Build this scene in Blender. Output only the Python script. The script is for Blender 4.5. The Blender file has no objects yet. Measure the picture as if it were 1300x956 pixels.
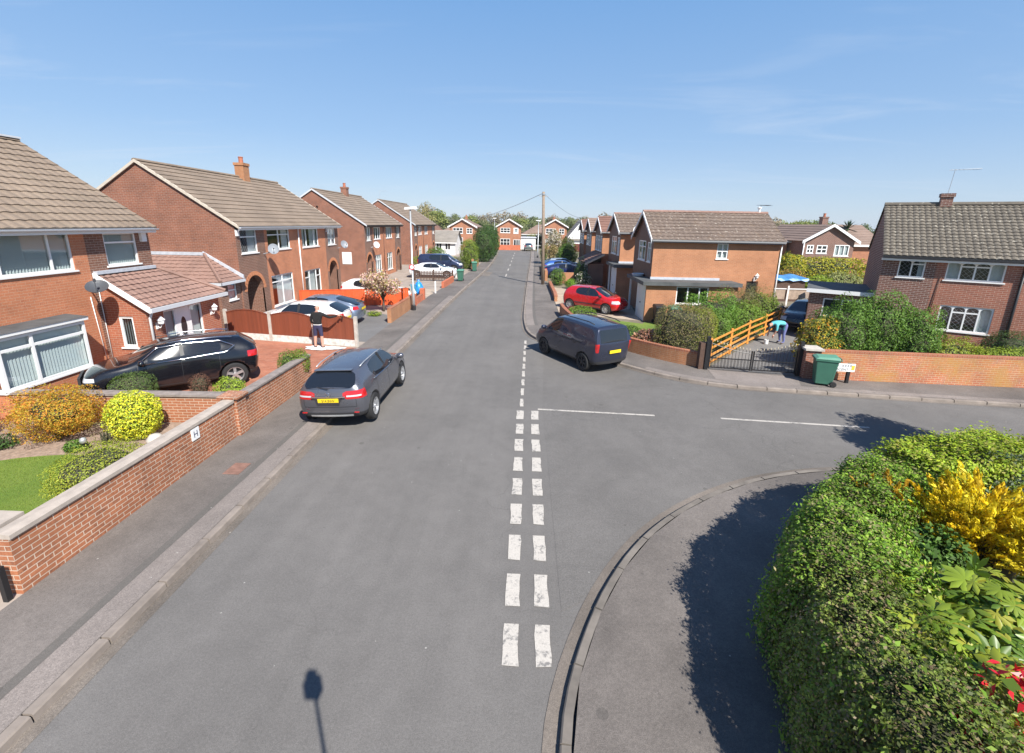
import bpy, bmesh, math, random
import numpy as np
from mathutils import Vector, Matrix
random.seed(7); RNG = np.random.default_rng(11)
R = math.radians
scene = bpy.context.scene
COL = scene.collection

# ------------------------------------------------------------------ mesh builder
class MB:
    def __init__(s): s.v=[]; s.f=[]; s.m=[]
    def face(s, pts, m=0):
        b=len(s.v); s.v+= [tuple(p) for p in pts]; s.f.append(tuple(range(b,b+len(pts)))); s.m.append(m); return s
    def raw(s, verts, faces, m=0):
        b=len(s.v); s.v+= [tuple(p) for p in verts]
        for f in faces: s.f.append(tuple(i+b for i in f)); s.m.append(m)
        return s
    def fbox(s, o, U, N, u0,u1,d0,d1,z0,z1, m=0, W=(0,0,1)):
        o=Vector(o);U=Vector(U);N=Vector(N);W=Vector(W)
        P=[o+U*u+N*d+W*z for z in (z0,z1) for d in (d0,d1) for u in (u0,u1)]
        F=[(0,2,3,1),(4,5,7,6),(0,1,5,4),(2,6,7,3),(0,4,6,2),(1,3,7,5)]
        return s.raw(P,F,m)
    def box(s, x0,x1,y0,y1,z0,z1, m=0): return s.fbox((0,0,0),(1,0,0),(0,1,0),x0,x1,y0,y1,z0,z1,m)
    def prism(s, poly, z0, z1, m=0, top=True, bot=True):
        n=len(poly); P=[(x,y,z0) for x,y in poly]+[(x,y,z1) for x,y in poly]
        F=[(i,(i+1)%n,(i+1)%n+n,i+n) for i in range(n)]
        if top: F.append(tuple(range(n,2*n)))
        if bot: F.append(tuple(range(n-1,-1,-1)))
        return s.raw(P,F,m)
    def tube(s, path, rad, n=8, m=0, cap=True):
        path=[Vector(p) for p in path]
        if not hasattr(rad,'__len__'): rad=[rad]*len(path)
        P=[];F=[]; up=None
        for i,p in enumerate(path):
            t=(path[min(i+1,len(path)-1)]-path[max(i-1,0)]).normalized()
            if up is None:
                a=Vector((0,0,1)) if abs(t.z)<.9 else Vector((1,0,0)); up=t.cross(a).normalized()
            else:
                up=(up-t*up.dot(t)).normalized()
            w=t.cross(up)
            for k in range(n):
                an=2*math.pi*k/n; P.append(p+(up*math.cos(an)+w*math.sin(an))*rad[i])
        for i in range(len(path)-1):
            for k in range(n):
                F.append((i*n+k,i*n+(k+1)%n,(i+1)*n+(k+1)%n,(i+1)*n+k))
        if cap: F.append(tuple(range(n-1,-1,-1))); F.append(tuple((len(path)-1)*n+k for k in range(n)))
        return s.raw(P,F,m)
    def lathe(s, prof, n=24, axis='z', o=(0,0,0), m=0):
        P=[];F=[]
        for r,z in prof:
            for k in range(n):
                a=2*math.pi*k/n; c,q=r*math.cos(a),r*math.sin(a)
                P.append({'z':(c,q,z),'y':(c,z,q),'x':(z,c,q)}[axis])
        P=[(p[0]+o[0],p[1]+o[1],p[2]+o[2]) for p in P]
        for i in range(len(prof)-1):
            for k in range(n): F.append((i*n+k,i*n+(k+1)%n,(i+1)*n+(k+1)%n,(i+1)*n+k))
        return s.raw(P,F,m)
    def strip(s, A, B, m=0):          # sheet between two polylines of equal length
        n=len(A); return s.raw(list(A)+list(B),[(i,i+1,n+i+1,n+i) for i in range(n-1)],m)
    def build(s, name, mats, parent=None, loc=None, rot=0, smooth=False, recalc=True):
        me=bpy.data.meshes.new(name); me.from_pydata(s.v,[],s.f)
        mats=mats if isinstance(mats,(list,tuple)) else [mats]
        for q in mats: me.materials.append(q)
        if len(mats)>1: me.polygons.foreach_set('material_index',s.m)
        if recalc:
            bm=bmesh.new(); bm.from_mesh(me); bmesh.ops.remove_doubles(bm,verts=bm.verts,dist=1e-5)
            bmesh.ops.recalc_face_normals(bm,faces=bm.faces); bm.to_mesh(me); bm.free()
        if smooth: me.polygons.foreach_set('use_smooth',[True]*len(me.polygons))
        me.update()
        return link(name,me,parent,loc,rot)
def link(name, data, parent=None, loc=None, rot=0):
    o=bpy.data.objects.new(name,data); COL.objects.link(o)
    if parent: o.parent=parent
    if loc is not None: o.location=loc
    if rot: o.rotation_euler=(0,0,rot)
    return o
def tag(o, label=None, cat=None, group=None, kind=None):
    if label: o['label']=label
    if cat: o['category']=cat
    if group: o['group']=group
    if kind: o['kind']=kind
    return o
def thing(name, label, cat, loc=(0,0,0), rot=0, group=None):
    return tag(link(name,None,None,loc,rot),label,cat,group)
def kids(o): return [c for c in bpy.data.objects if c.parent==o]
def dup(root, loc, rot=0, label=None, group=None, scale=None):
    def cp(o,par):
        c=o.copy(); COL.objects.link(c)
        if par: c.parent=par
        for ch in list(o.children): cp(ch,c)
        return c
    r=cp(root,None); r.location=loc; r.rotation_euler=(0,0,rot)
    if scale: r.scale=scale
    if label: r['label']=label
    if group: r['group']=group
    return r
def bevel(o, w=.01, seg=2, ang=40):
    b=o.modifiers.new('Bevel','BEVEL'); b.width=w; b.segments=seg; b.limit_method='ANGLE'; b.angle_limit=R(ang); return o

# ------------------------------------------------------------------ materials
class NT:
    def __init__(s,name):
        s.mat=bpy.data.materials.new(name); s.mat.use_nodes=True; s.t=s.mat.node_tree; s.n=s.t.nodes; s.l=s.t.links
        s.bsdf=s.n['Principled BSDF']; s.out=s.n['Material Output']
    def new(s,t,**k):
        n=s.n.new(t)
        for a,b in k.items(): setattr(n,a,b)
        return n
    def set(s,sock,val):
        if hasattr(val,'is_linked') or isinstance(val,bpy.types.NodeSocket): s.l.new(val,sock)
        else:
            if isinstance(val,(tuple,list)) and len(val)==3 and sock.type=='RGBA': val=(*val,1)
            sock.default_value=val
    def obj(s): return s.new('ShaderNodeTexCoord').outputs['Object']
    def noise(s,vec,scale,detail=4,rough=.55,dist=0):
        n=s.new('ShaderNodeTexNoise'); s.set(n.inputs['Vector'],vec); n.inputs['Scale'].default_value=scale
        n.inputs['Detail'].default_value=detail; n.inputs['Roughness'].default_value=rough; n.inputs['Distortion'].default_value=dist
        return n.outputs['Fac']
    def ramp(s,fac,stops):
        n=s.new('ShaderNodeValToRGB'); s.set(n.inputs['Fac'],fac); e=n.color_ramp.elements
        while len(e)<len(stops): e.new(.5)
        for q,(p,c) in zip(e,stops):
            q.position=p; q.color=(*c,1) if hasattr(c,'__len__') else (c,c,c,1)
        return n.outputs['Color']
    def mix(s,fac,a,b,mode='MIX'):
        n=s.new('ShaderNodeMix',data_type='RGBA',blend_type=mode); s.set(n.inputs[0],fac); s.set(n.inputs[6],a); s.set(n.inputs[7],b); return n.outputs[2]
    def math(s,op,a,b=0.0):
        n=s.new('ShaderNodeMath',operation=op); s.set(n.inputs[0],a); s.set(n.inputs[1],b); return n.outputs[0]
    def comb(s,x,y,z=0.0):
        n=s.new('ShaderNodeCombineXYZ'); s.set(n.inputs[0],x); s.set(n.inputs[1],y); s.set(n.inputs[2],z); return n.outputs[0]
    def sep(s,v):
        n=s.new('ShaderNodeSeparateXYZ'); s.set(n.inputs[0],v); return n.outputs
    def bump(s,h,strength=.3,dist=.01):
        n=s.new('ShaderNodeBump'); n.inputs['Strength'].default_value=strength; n.inputs['Distance'].default_value=dist
        s.set(n.inputs['Height'],h); s.l.new(n.outputs['Normal'],s.bsdf.inputs['Normal'])
    def base(s,c): s.set(s.bsdf.inputs['Base Color'],c)
    def rough(s,r): s.set(s.bsdf.inputs['Roughness'],r)
def plain(name,c,rough=.6,metal=0,coat=0,var=.0,vscale=8,spec=.5,bump=0):
    q=NT(name); q.rough(rough); q.bsdf.inputs['Metallic'].default_value=metal; q.bsdf.inputs['Coat Weight'].default_value=coat
    q.bsdf.inputs['Coat Roughness'].default_value=.03; q.bsdf.inputs['Specular IOR Level'].default_value=spec
    if var:
        n=q.noise(q.obj(),vscale,5,.6)
        q.base(q.ramp(n,[(.3,tuple(x*(1-var) for x in c)),(.7,tuple(min(1,x*(1+var)) for x in c))]))
        if bump: q.bump(n,bump,.01)
    else: q.base(c)
    return q.mat
def wallcoord(q):
    tc=q.new('ShaderNodeTexCoord'); o=q.sep(tc.outputs['Object']); nn=q.sep(tc.outputs['Normal'])
    ax=q.math('GREATER_THAN',q.math('ABSOLUTE',nn[0]),.7); az=q.math('GREATER_THAN',q.math('ABSOLUTE',nn[2]),.7)
    m=q.new('ShaderNodeMix'); q.set(m.inputs[0],ax); q.set(m.inputs[2],o[0]); q.set(m.inputs[3],o[1])
    m2=q.new('ShaderNodeMix'); q.set(m2.inputs[0],az); q.set(m2.inputs[2],o[2]); q.set(m2.inputs[3],o[1])
    return q.comb(m.outputs[0],m2.outputs[0]), tc.outputs['Object']
def brick(name,c1,c2,mort,ms=.010,stain=.35,bl=.225,bh=.075,third=None,stain_col=None,soldier=False):
    q=NT(name); v,o=wallcoord(q)
    if soldier:
        sp=q.sep(v); v=q.comb(sp[1],sp[0])
    b=q.new('ShaderNodeTexBrick'); q.set(b.inputs['Vector'],v); b.offset=.5
    b.inputs['Scale'].default_value=1; b.inputs['Brick Width'].default_value=bl; b.inputs['Row Height'].default_value=bh
    b.inputs['Mortar Size'].default_value=ms*.5; b.inputs['Mortar Smooth'].default_value=.15; b.inputs['Bias'].default_value=-.1
    n1=q.noise(o,1.3,4,.6); n2=q.noise(o,22,3,.6)
    ca=q.mix(q.ramp(n2,[(.35,0),(.65,1)]),c1,c2); cb=q.mix(q.ramp(n2,[(.35,0),(.65,1)]),c2,third or tuple(x*.7 for x in c1))
    q.set(b.inputs['Color1'],ca); q.set(b.inputs['Color2'],cb); q.set(b.inputs['Mortar'],mort)
    st=q.ramp(n1,[(.3,1-stain),(.65,1.0)])
    c=q.mix(1.0,b.outputs['Color'],st,'MULTIPLY')
    if stain_col:
        n3=q.noise(o,.9,5,.65,.6); c=q.mix(q.ramp(n3,[(.45,0),(.68,.65)]),c,stain_col)
    q.base(c); q.rough(.85)
    h=q.math('ADD',q.math('MULTIPLY',b.outputs['Fac'],-1.0),q.math('MULTIPLY',n2,.3)); q.bump(h,.55,.008)
    return q.mat
def tiles(name,c,c2,moss=None,rough=.8,row=.33,col=.30,spot=None):
    q=NT(name); o=q.obj(); n1=q.noise(o,.7,5,.65); n2=q.noise(o,9,4,.7); n3=q.noise(o,60,2,.6)
    cc=q.mix(q.ramp(n2,[(.3,0),(.7,1)]),c,c2); cc=q.mix(1.0,cc,q.ramp(n1,[(.25,.72),(.7,1.08)]),'MULTIPLY')
    cc=q.mix(1.0,cc,q.ramp(n3,[(.3,.8),(.7,1.1)]),'MULTIPLY')
    if moss: cc=q.mix(q.ramp(q.noise(o,2.3,6,.7,.5),[(.55,0),(.75,.7)]),cc,moss)
    if spot: cc=q.mix(q.ramp(q.noise(o,7.5,2,.5),[(.62,0),(.70,.8)]),cc,spot)
    q.base(cc); q.rough(rough); q.bump(n3,.2,.006); return q.mat
def leafmat(name,trans=.30,rough=.55,spec=.25):
    q=NT(name); a=q.new('ShaderNodeVertexColor'); a.layer_name='Col'
    q.base(a.outputs['Color']); q.rough(rough); q.bsdf.inputs['Specular IOR Level'].default_value=spec
    t=q.new('ShaderNodeBsdfTranslucent'); q.l.new(q.mix(1.0,a.outputs['Color'],(1.0,1.0,.55),'MULTIPLY'),t.inputs['Color'])
    m=q.new('ShaderNodeMixShader'); m.inputs[0].default_value=trans; q.l.new(q.bsdf.outputs[0],m.inputs[1]); q.l.new(t.outputs[0],m.inputs[2])
    q.l.new(m.outputs[0],q.out.inputs['Surface']); return q.mat
def glassmat(name,tint=(.75,.82,.84),refl=.16):
    q=NT(name); tr=q.new('ShaderNodeBsdfTransparent'); tr.inputs[0].default_value=(*tint,1)
    gl=q.new('ShaderNodeBsdfGlossy'); gl.inputs['Roughness'].default_value=.02; gl.inputs[0].default_value=(.95,.97,1,1)
    lw=q.new('ShaderNodeLayerWeight'); lw.inputs[0].default_value=.5
    f=q.math('ADD',q.math('MULTIPLY',q.math('POWER',lw.outputs['Facing'],3.0),.55),refl-.08)

    m=q.new('ShaderNodeMixShader'); q.set(m.inputs[0],f); q.l.new(tr.outputs[0],m.inputs[1]); q.l.new(gl.outputs[0],m.inputs[2])
    q.l.new(m.outputs[0],q.out.inputs['Surface']); return q.mat
def paint(name,c,metal=.0,rough=.28):
    q=NT(name); q.base(c); q.rough(rough); q.bsdf.inputs['Metallic'].default_value=metal
    q.bsdf.inputs['Coat Weight'].default_value=1; q.bsdf.inputs['Coat Roughness'].default_value=.02
    n=q.noise(q.obj(),3.0,3,.5); q.set(q.bsdf.inputs['Roughness'],q.ramp(n,[(.3,rough*.8),(.7,rough*1.3)]))
    return q.mat

M={}
# bricks
M['gable']=brick('left_gable_brick',(.25,.085,.046),(.33,.14,.085),(.40,.31,.245),stain=.3,third=(.135,.05,.036))
M['gdark']=brick('brown_panel_brick',(.16,.062,.04),(.29,.135,.085),(.42,.34,.275),stain=.25,third=(.085,.04,.03))
M['orange']=brick('orange_front_brick',(.52,.175,.08),(.60,.245,.125),(.54,.34,.22),ms=.008,stain=.25,third=(.38,.12,.06))
M['porch']=brick('porch_brick',(.36,.10,.048),(.45,.155,.08),(.48,.35,.26),stain=.2,third=(.27,.08,.05))
M['gwall']=brick('garden_wall_brick',(.40,.135,.062),(.49,.195,.092),(.62,.48,.37),ms=.015,stain=.38,third=(.17,.065,.04),bl=.235,bh=.078)
M['cwall']=brick('cross_wall_brick',(.34,.115,.055),(.43,.175,.085),(.60,.47,.36),ms=.013,stain=.2,third=(.27,.10,.05))
M['buff']=brick('buff_orange_brick',(.45,.19,.092),(.53,.25,.13),(.50,.33,.21),ms=.009,stain=.22,third=(.36,.14,.066))
M['rbrown']=brick('right_brown_brick',(.15,.06,.045),(.24,.105,.07),(.52,.44,.38),ms=.014,stain=.2,third=(.06,.032,.03))
M['rred']=brick('right_red_brick',(.29,.095,.06),(.39,.16,.10),(.52,.38,.30),ms=.012,stain=.2,third=(.17,.06,.043))
M['lowwall']=brick('low_wall_brick',(.42,.17,.08),(.50,.24,.11),(.44,.31,.20),stain=.3,third=(.36,.13,.06))
M['rwall']=brick('weathered_wall_brick',(.46,.115,.05),(.54,.21,.10),(.58,.42,.28),ms=.014,stain=.3,third=(.33,.15,.11),stain_col=(.40,.23,.055))
M['coping_brick']=brick('brick_on_edge',(.36,.11,.055),(.44,.16,.08),(.42,.29,.2),stain=.3,bl=.225,bh=.078,soldier=True)
M['farbrick']=brick('far_orange_brick',(.40,.155,.08),(.47,.21,.12),(.42,.28,.19),stain=.2)
M['redwall']=brick('far_red_wall_brick',(.56,.13,.06),(.62,.18,.09),(.5,.25,.15),stain=.15)
# roofs
M['roof_l']=tiles('buff_roof_tile',(.225,.168,.122),(.29,.222,.165),moss=(.175,.145,.10))
M['roof_porch']=tiles('pink_brown_tile',(.25,.145,.115),(.32,.20,.16))
M['roof_r']=tiles('mottled_brown_tile',(.135,.098,.078),(.20,.152,.12),spot=(.36,.31,.26),moss=(.17,.11,.065))
M['roof_r2']=tiles('olive_grey_tile',(.12,.103,.080),(.175,.15,.118),spot=(.40,.37,.30))
M['roof_red']=tiles('redbrown_tile',(.19,.095,.072),(.245,.135,.10))
M['roof_far']=tiles('far_brown_tile',(.24,.165,.13),(.30,.215,.17))
M['roof_grey']=tiles('grey_tile',(.26,.23,.20),(.33,.30,.265))
M['felt']=plain('roof_felt',(.085,.09,.092),.75,var=.3,vscale=2)
M['lead']=plain('lead_flashing',(.46,.49,.54),.45,var=.15,vscale=6)
# trim etc
M['white']=plain('white_upvc',(.80,.80,.79),.35)
M['whitep']=plain('white_paint_board',(.74,.74,.73),.5,var=.06)
M['cream']=plain('cement_verge',(.52,.46,.38),.85,var=.15)
M['grey_trim']=plain('grey_fascia',(.55,.57,.60),.5)
M['black']=plain('black_trim',(.02,.02,.022),.5)
M['brown']=plain('brown_cladding',(.135,.062,.04),.6,var=.25,vscale=5)
M['darkwood']=plain('dark_fascia',(.05,.035,.028),.6)
M['glass']=glassmat('window_glass')
M['dkglass']=plain('dark_window_glass',(.025,.03,.035),.05,spec=.8)
M['curtain']=plain('net_curtain',(.62,.62,.60),.9,var=.12,vscale=3)
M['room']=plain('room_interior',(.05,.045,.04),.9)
M['blind']=plain('blind_fabric',(.72,.73,.70),.85)
M['conc']=plain('concrete',(.47,.43,.38),.85,var=.2,vscale=5,bump=.15)
M['coping']=plain('coping_stone',(.40,.345,.295),.8,var=.14,vscale=7,bump=.1)
M['copdark']=plain('slate_coping',(.24,.205,.185),.8,var=.25,vscale=6)
M['arch_brick']=plain('arch_soldier_brick',(.50,.20,.095),.85,var=.25,vscale=18)
M['pot']=plain('terracotta_pot',(.40,.14,.08),.7,var=.15)
M['bark']=plain('bark',(.11,.085,.065),.9,var=.35,vscale=10,bump=.4)
M['twig']=plain('twigs',(.05,.052,.026),.9,var=.3,vscale=12)
M['soil']=plain('soil_bed',(.27,.20,.155),.95,var=.35,vscale=14,bump=.6)
M['metal']=plain('galvanised_steel',(.50,.52,.53),.4,metal=.6,var=.1)
M['iron']=plain('black_iron',(.015,.015,.017),.45)
M['leaf']=leafmat('leaves'); M['leafgloss']=leafmat('glossy_leaves',.25,.4,.4); M['leafdry']=leafmat('flowers',.3,.7,.2)
M['binG']=plain('green_bin_plastic',(.045,.145,.10),.5,var=.12,vscale=4)
M['binL']=plain('green_bin_lid',(.10,.27,.19),.55,var=.1,vscale=4)
M['binK']=plain('black_bin_plastic',(.018,.018,.02),.5)
M['wood_o']=plain('orange_timber',(.66,.27,.05),.6,var=.15,vscale=6)
M['wood_g']=plain('grey_timber',(.36,.28,.22),.8,var=.25,vscale=5)
M['wood_br']=plain('brown_picket_timber',(.09,.05,.035),.7,var=.2)
M['gutter_grey']=plain('gutter_grey',(.24,.245,.25),.5)
M['lead_line']=plain('lead_line',(.42,.43,.45),.4)
M['dishdark']=plain('dark_grey_dish',(.07,.075,.085),.45)
M['dishgrey']=plain('grey_dish',(.24,.26,.29),.45)
M['skin']=plain('skin',(.55,.30,.22),.5)
M['rubber']=plain('tyre_rubber',(.02,.02,.021),.8)
M['alloy']=plain('alloy_wheel',(.55,.56,.58),.3,metal=.7)
M['chrome']=plain('chrome',(.75,.76,.78),.12,metal=1)
M['cglass']=plain('car_glass',(.012,.015,.02),.03,spec=.9)
M['cclad']=plain('car_cladding',(.03,.03,.033),.55)
M['tail']=plain('red_lamp',(.45,.012,.015),.12,coat=1)
M['headl']=plain('headlamp',(.50,.52,.55),.08,coat=1)
M['plateY']=plain('yellow_plate',(.85,.62,.02),.4)
M['plateW']=plain('white_plate',(.8,.8,.8),.4)
def fencemat(name,c,pl=.1,axis='x'):
    q=NT(name); v,o=wallcoord(q); s=q.sep(v); 
    w=q.math('FRACT',q.math('DIVIDE',s[0],pl)); cell=q.math('FLOOR',q.math('DIVIDE',s[0],pl))
    wn=q.new('ShaderNodeTexWhiteNoise',noise_dimensions='1D'); q.set(wn.inputs['W'],cell)
    n=q.noise(q.comb(q.math('MULTIPLY',s[0],30),q.math('MULTIPLY',s[1],2)),1,4,.6)
    k=q.math('ADD',q.math('MULTIPLY',wn.outputs[0],.35),q.math('MULTIPLY',n,.5))
    q.base(q.mix(k,tuple(x*1.25 for x in c),tuple(x*.6 for x in c))); q.rough(.65)
    return q.mat
M['fence_br']=fencemat('brown_fence_boards',(.21,.055,.026)); M['fence_or']=fencemat('red_orange_fence_boards',(.62,.09,.018),.125)
M['garage_w']=plain('white_garage_door',(.72,.72,.72),.45,var=.05)
# ------------------------------------------------------------------ ground, roads, pavements
def asphalt(name,c,patch=.25,fine=.35,tint=(1,1,1),warm=None,streak=0,cracks=0,chips=.5):
    q=NT(name); o=q.obj(); n1=q.noise(o,.4,6,.65,.3); n2=q.noise(o,3.1,6,.7); n3=q.noise(o,110,2,.6); n5=q.noise(o,34,4,.75)
    cc=q.mix(1.0,tuple(c*t for t in tint),q.ramp(n1,[(.32,1-patch),(.68,1+patch*.5)]),'MULTIPLY')
    cc=q.mix(1.0,cc,q.ramp(n2,[(.25,.90),(.75,1.07)]),'MULTIPLY')
    cc=q.mix(1.0,cc,q.ramp(n5,[(.28,1-fine*.75),(.72,1+fine*.6)]),'MULTIPLY')
    cc=q.mix(1.0,cc,q.ramp(n3,[(.3,1-fine),(.72,1+fine*.8)]),'MULTIPLY')
    if streak:
        sp=q.sep(o); s=q.noise(q.comb(q.math('MULTIPLY',sp[0],1.6),q.math('MULTIPLY',sp[1],.05)),1,4,.6)
        cc=q.mix(1.0,cc,q.ramp(s,[(.35,1-streak),(.65,1+streak*.6)]),'MULTIPLY')
    def vor(scale,feat='F1'):
        v=q.new('ShaderNodeTexVoronoi',feature=feat); q.set(v.inputs['Vector'],o); v.inputs['Scale'].default_value=scale; return v
    v=vor(4.5); sel=q.math('MULTIPLY',q.math('LESS_THAN',v.outputs['Distance'],.055),q.math('GREATER_THAN',q.sep(v.outputs['Color'])[0],.86)); cc=q.mix(q.math('MULTIPLY',sel,chips),cc,(.52,.50,.46))
    v=vor(2.1); sel=q.math('MULTIPLY',q.math('LESS_THAN',v.outputs['Distance'],q.math('MULTIPLY',q.sep(v.outputs['Color'])[1],.16)),q.math('GREATER_THAN',q.sep(v.outputs['Color'])[0],.84)); cc=q.mix(q.math('MULTIPLY',sel,.4),cc,(.06,.055,.05))
    if cracks:
        dv=q.new('ShaderNodeVectorMath',operation='ADD'); nz=q.new('ShaderNodeTexNoise'); q.set(nz.inputs['Vector'],o); nz.inputs['Scale'].default_value=1.2; nz.inputs['Detail'].default_value=6
        q.set(dv.inputs[0],o); q.set(dv.inputs[1],nz.outputs['Color'])
        v=q.new('ShaderNodeTexVoronoi',feature='DISTANCE_TO_EDGE'); q.set(v.inputs['Vector'],dv.outputs[0]); v.inputs['Scale'].default_value=.32
        k=q.math('MULTIPLY',q.math('LESS_THAN',v.outputs['Distance'],.0042),q.ramp(q.noise(o,.23,3,.5),[(.46,0),(.56,1)])); cc=q.mix(q.math('MULTIPLY',k,cracks),cc,(.035,.033,.03))
    if warm: cc=q.mix(q.ramp(q.noise(o,.8,5,.7),[(.5,0),(.72,.5)]),cc,warm)
    q.base(cc); q.rough(.88); q.bump(q.math('ADD',n3,n5),.4,.006); return q.mat
M['road']=asphalt('road_asphalt',.153,.15,.28,(1.045,.98,.92),streak=.07,cracks=.14)
M['side_road']=asphalt('side_road_asphalt',.145,.18,.28,(1.045,.98,.92),cracks=.18)
M['pave']=asphalt('pavement_tarmac',.155,.36,.36,(1.10,.965,.87))
M['pave_l']=asphalt('pale_pavement_strip',.215,.25,.32,(1.11,.955,.86))
M['trench']=asphalt('trench_tarmac',.118,.1,.22,(1.08,.98,.88))
M['kerb']=plain('kerb_concrete',(.225,.19,.163),.9,var=.3,vscale=2.2,bump=.25)
M['gutter']=asphalt('gutter_dirt',.165,.4,.35,(1.12,.95,.8))
M['paintw']=None
def paintmat():
    q=NT('road_paint'); o=q.obj(); n=q.noise(o,14,6,.75); n2=q.noise(o,2.6,3,.6)
    c=q.mix(q.ramp(q.math('ADD',n,q.math('MULTIPLY',n2,.5)),[(.77,0),(.90,1)]),(.48,.445,.40),(.20,.19,.18))
    q.base(q.mix(1.0,c,q.ramp(q.noise(o,60,2,.5),[(.3,.85),(.7,1.05)]),'MULTIPLY')); q.rough(.8); return q.mat
M['paintw']=paintmat()
def pavers(name,c1,c2,m):
    q=NT(name); o=q.obj(); b=q.new('ShaderNodeTexBrick'); q.set(b.inputs['Vector'],o); b.inputs['Scale'].default_value=1
    b.inputs['Brick Width'].default_value=.2; b.inputs['Row Height'].default_value=.1; b.inputs['Mortar Size'].default_value=.006
    q.set(b.inputs['Color1'],c1); q.set(b.inputs['Color2'],c2); q.set(b.inputs['Mortar'],m)
    q.base(q.mix(1.0,b.outputs['Color'],q.ramp(q.noise(o,1.5,4,.6),[(.3,.75),(.7,1.1)]),'MULTIPLY')); q.rough(.85); return q.mat
M['drive_red']=pavers('red_block_paving',(.36,.125,.07),(.43,.18,.11),(.25,.13,.09))
M['drive_pale']=pavers('pale_paving',(.42,.33,.25),(.48,.39,.30),(.30,.25,.2))
def groundmat():
    q=NT('ground_mix'); o=q.obj(); n=q.noise(o,.05,6,.6); n2=q.noise(o,1.1,5,.7)
    c=q.ramp(n,[(.35,(.085,.105,.035)),(.5,(.13,.13,.06)),(.65,(.17,.14,.09))]); q.base(q.mix(1.0,c,q.ramp(n2,[(.3,.7),(.7,1.15)]),'MULTIPLY')); q.rough(.95); return q.mat
M['ground']=groundmat()
def lawnmat():
    q=NT('lawn_turf'); o=q.obj(); n=q.noise(o,1.1,4,.6); n2=q.noise(o,55,3,.7)
    c=q.ramp(n,[(.3,(.105,.18,.022)),(.7,(.17,.235,.035))]); q.base(q.mix(1.0,c,q.ramp(n2,[(.25,.55),(.75,1.3)]),'MULTIPLY')); q.rough(.9); q.bump(n2,.6,.02); return q.mat
M['lawn']=lawnmat()
def P(pl,z): return [(x,y,z) for x,y in pl]
def off(pl,d):   # offset polyline to its left by d
    r=[]
    for i,p in enumerate(pl):
        a=Vector(pl[max(i-1,0)]); b=Vector(pl[min(i+1,len(pl)-1)]); t=(b-a).normalized(); r.append((p[0]-t.y*d,p[1]+t.x*d))
    return r
def dens(pl,step=.5):
    r=[]
    for a,b in zip(pl[:-1],pl[1:]):
        n=max(1,int((Vector(b)-Vector(a)).length/step)); r+=[(a[0]+(b[0]-a[0])*i/n,a[1]+(b[1]-a[1])*i/n) for i in range(n)]
    return r+[pl[-1]]
def smooth(pl,it=2):
    for _ in range(it):
        q=[pl[0]]
        for a,b in zip(pl[:-1],pl[1:]):
            q+=[(a[0]*.75+b[0]*.25,a[1]*.75+b[1]*.25),(a[0]*.25+b[0]*.75,a[1]*.25+b[1]*.75)]
        pl=q+[pl[-1]]
    return pl
struct=lambda name,mb,mat,**k: tag(mb.build(name,mat,**k),kind='structure')
struct('ground',MB().face([(-2500,-300,-.06),(2500,-300,-.06),(2500,3500,-.06),(-2500,3500,-.06)]),M['ground'])
KL=smooth([(-5.06,-14),(-5.06,0),(-5.06,12),(-4.97,31),(-4.6,44),(-4.35,55),(-4.6,72),(-5.2,91)])
WL=[(-6.85,y) for x,y in KL]
WL=[((-6.85 if y<31 else max(-6.85,-6.85+(y-31)*.05) if y<52 else -5.80), y) for x,y in KL]
KRn=smooth([(.40,-14),(.40,0),(.40,3.0),(.55,4.1),(1.3,5.75),(2.45,7.2),(4.2,8.45),(6.0,9.15),(8.2,9.42),(11,9.35),(20,8.7),(60,5.0)])
KRf=smooth([(60,9.2),(26,12.6),(15.4,13.5),(8.63,14.3),(6.9,14.55),(5.2,15.3),(3.9,16.55),(2.2,18.45),(.75,20.1),(.15,21.6),(-.02,24),(-.05,27),(.1,36),(.3,47),(.75,66),(1.1,91)])
BRn=smooth([(2.55,-14),(2.55,0),(2.75,3.4),(3.1,4.6),(3.8,5.6),(4.9,6.6),(6.2,7.2),(8.2,7.5),(11,7.45),(20,6.8),(60,3.1)])
BRf=[(60,11.0),(26,14.4),(17.1,15.2),(10.3,15.55),(9.9,15.75),(6.75,16.35),(5.6,17.2),(4.46,18.4),(3.35,20.1),(2.6,22.4),(2.15,25),(2.05,27),(2.1,36),(1.95,42),(2.0,55),(2.2,70),(2.4,91)]
# main road sheet + side road sheet (one polygon each, butted 4 mm apart in height)
struct('road',MB().face([(-5.3,-14,0),(1.9,-14,0),(1.9,4,0),(9,8.0,0),(9,15.5,0),(2,21,0),(1.9,93.5,0),(-5.8,93.5,0)]),M['road'])
struct('side_road',MB().face([(.62,12.9,.004),(.62,5.2,.004),(2,6,.004),(9.5,9,.004),(62,3.5,.004),(62,10,.004),(10,15,.004),(3,19.5,.004),(1.0,20.0,.004)]),M['side_road'])
def resample(pl,n):
    v=[Vector(p) for p in pl]; d=[0]
    for a,b in zip(v[:-1],v[1:]): d.append(d[-1]+(b-a).length)
    r=[];j=0
    for i in range(n):
        t=d[-1]*i/(n-1)
        while j<len(d)-2 and d[j+1]<t: j+=1
        k=(t-d[j])/max(1e-9,d[j+1]-d[j]); p=v[j].lerp(v[j+1],k); r.append((p.x,p.y))
    return r
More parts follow.
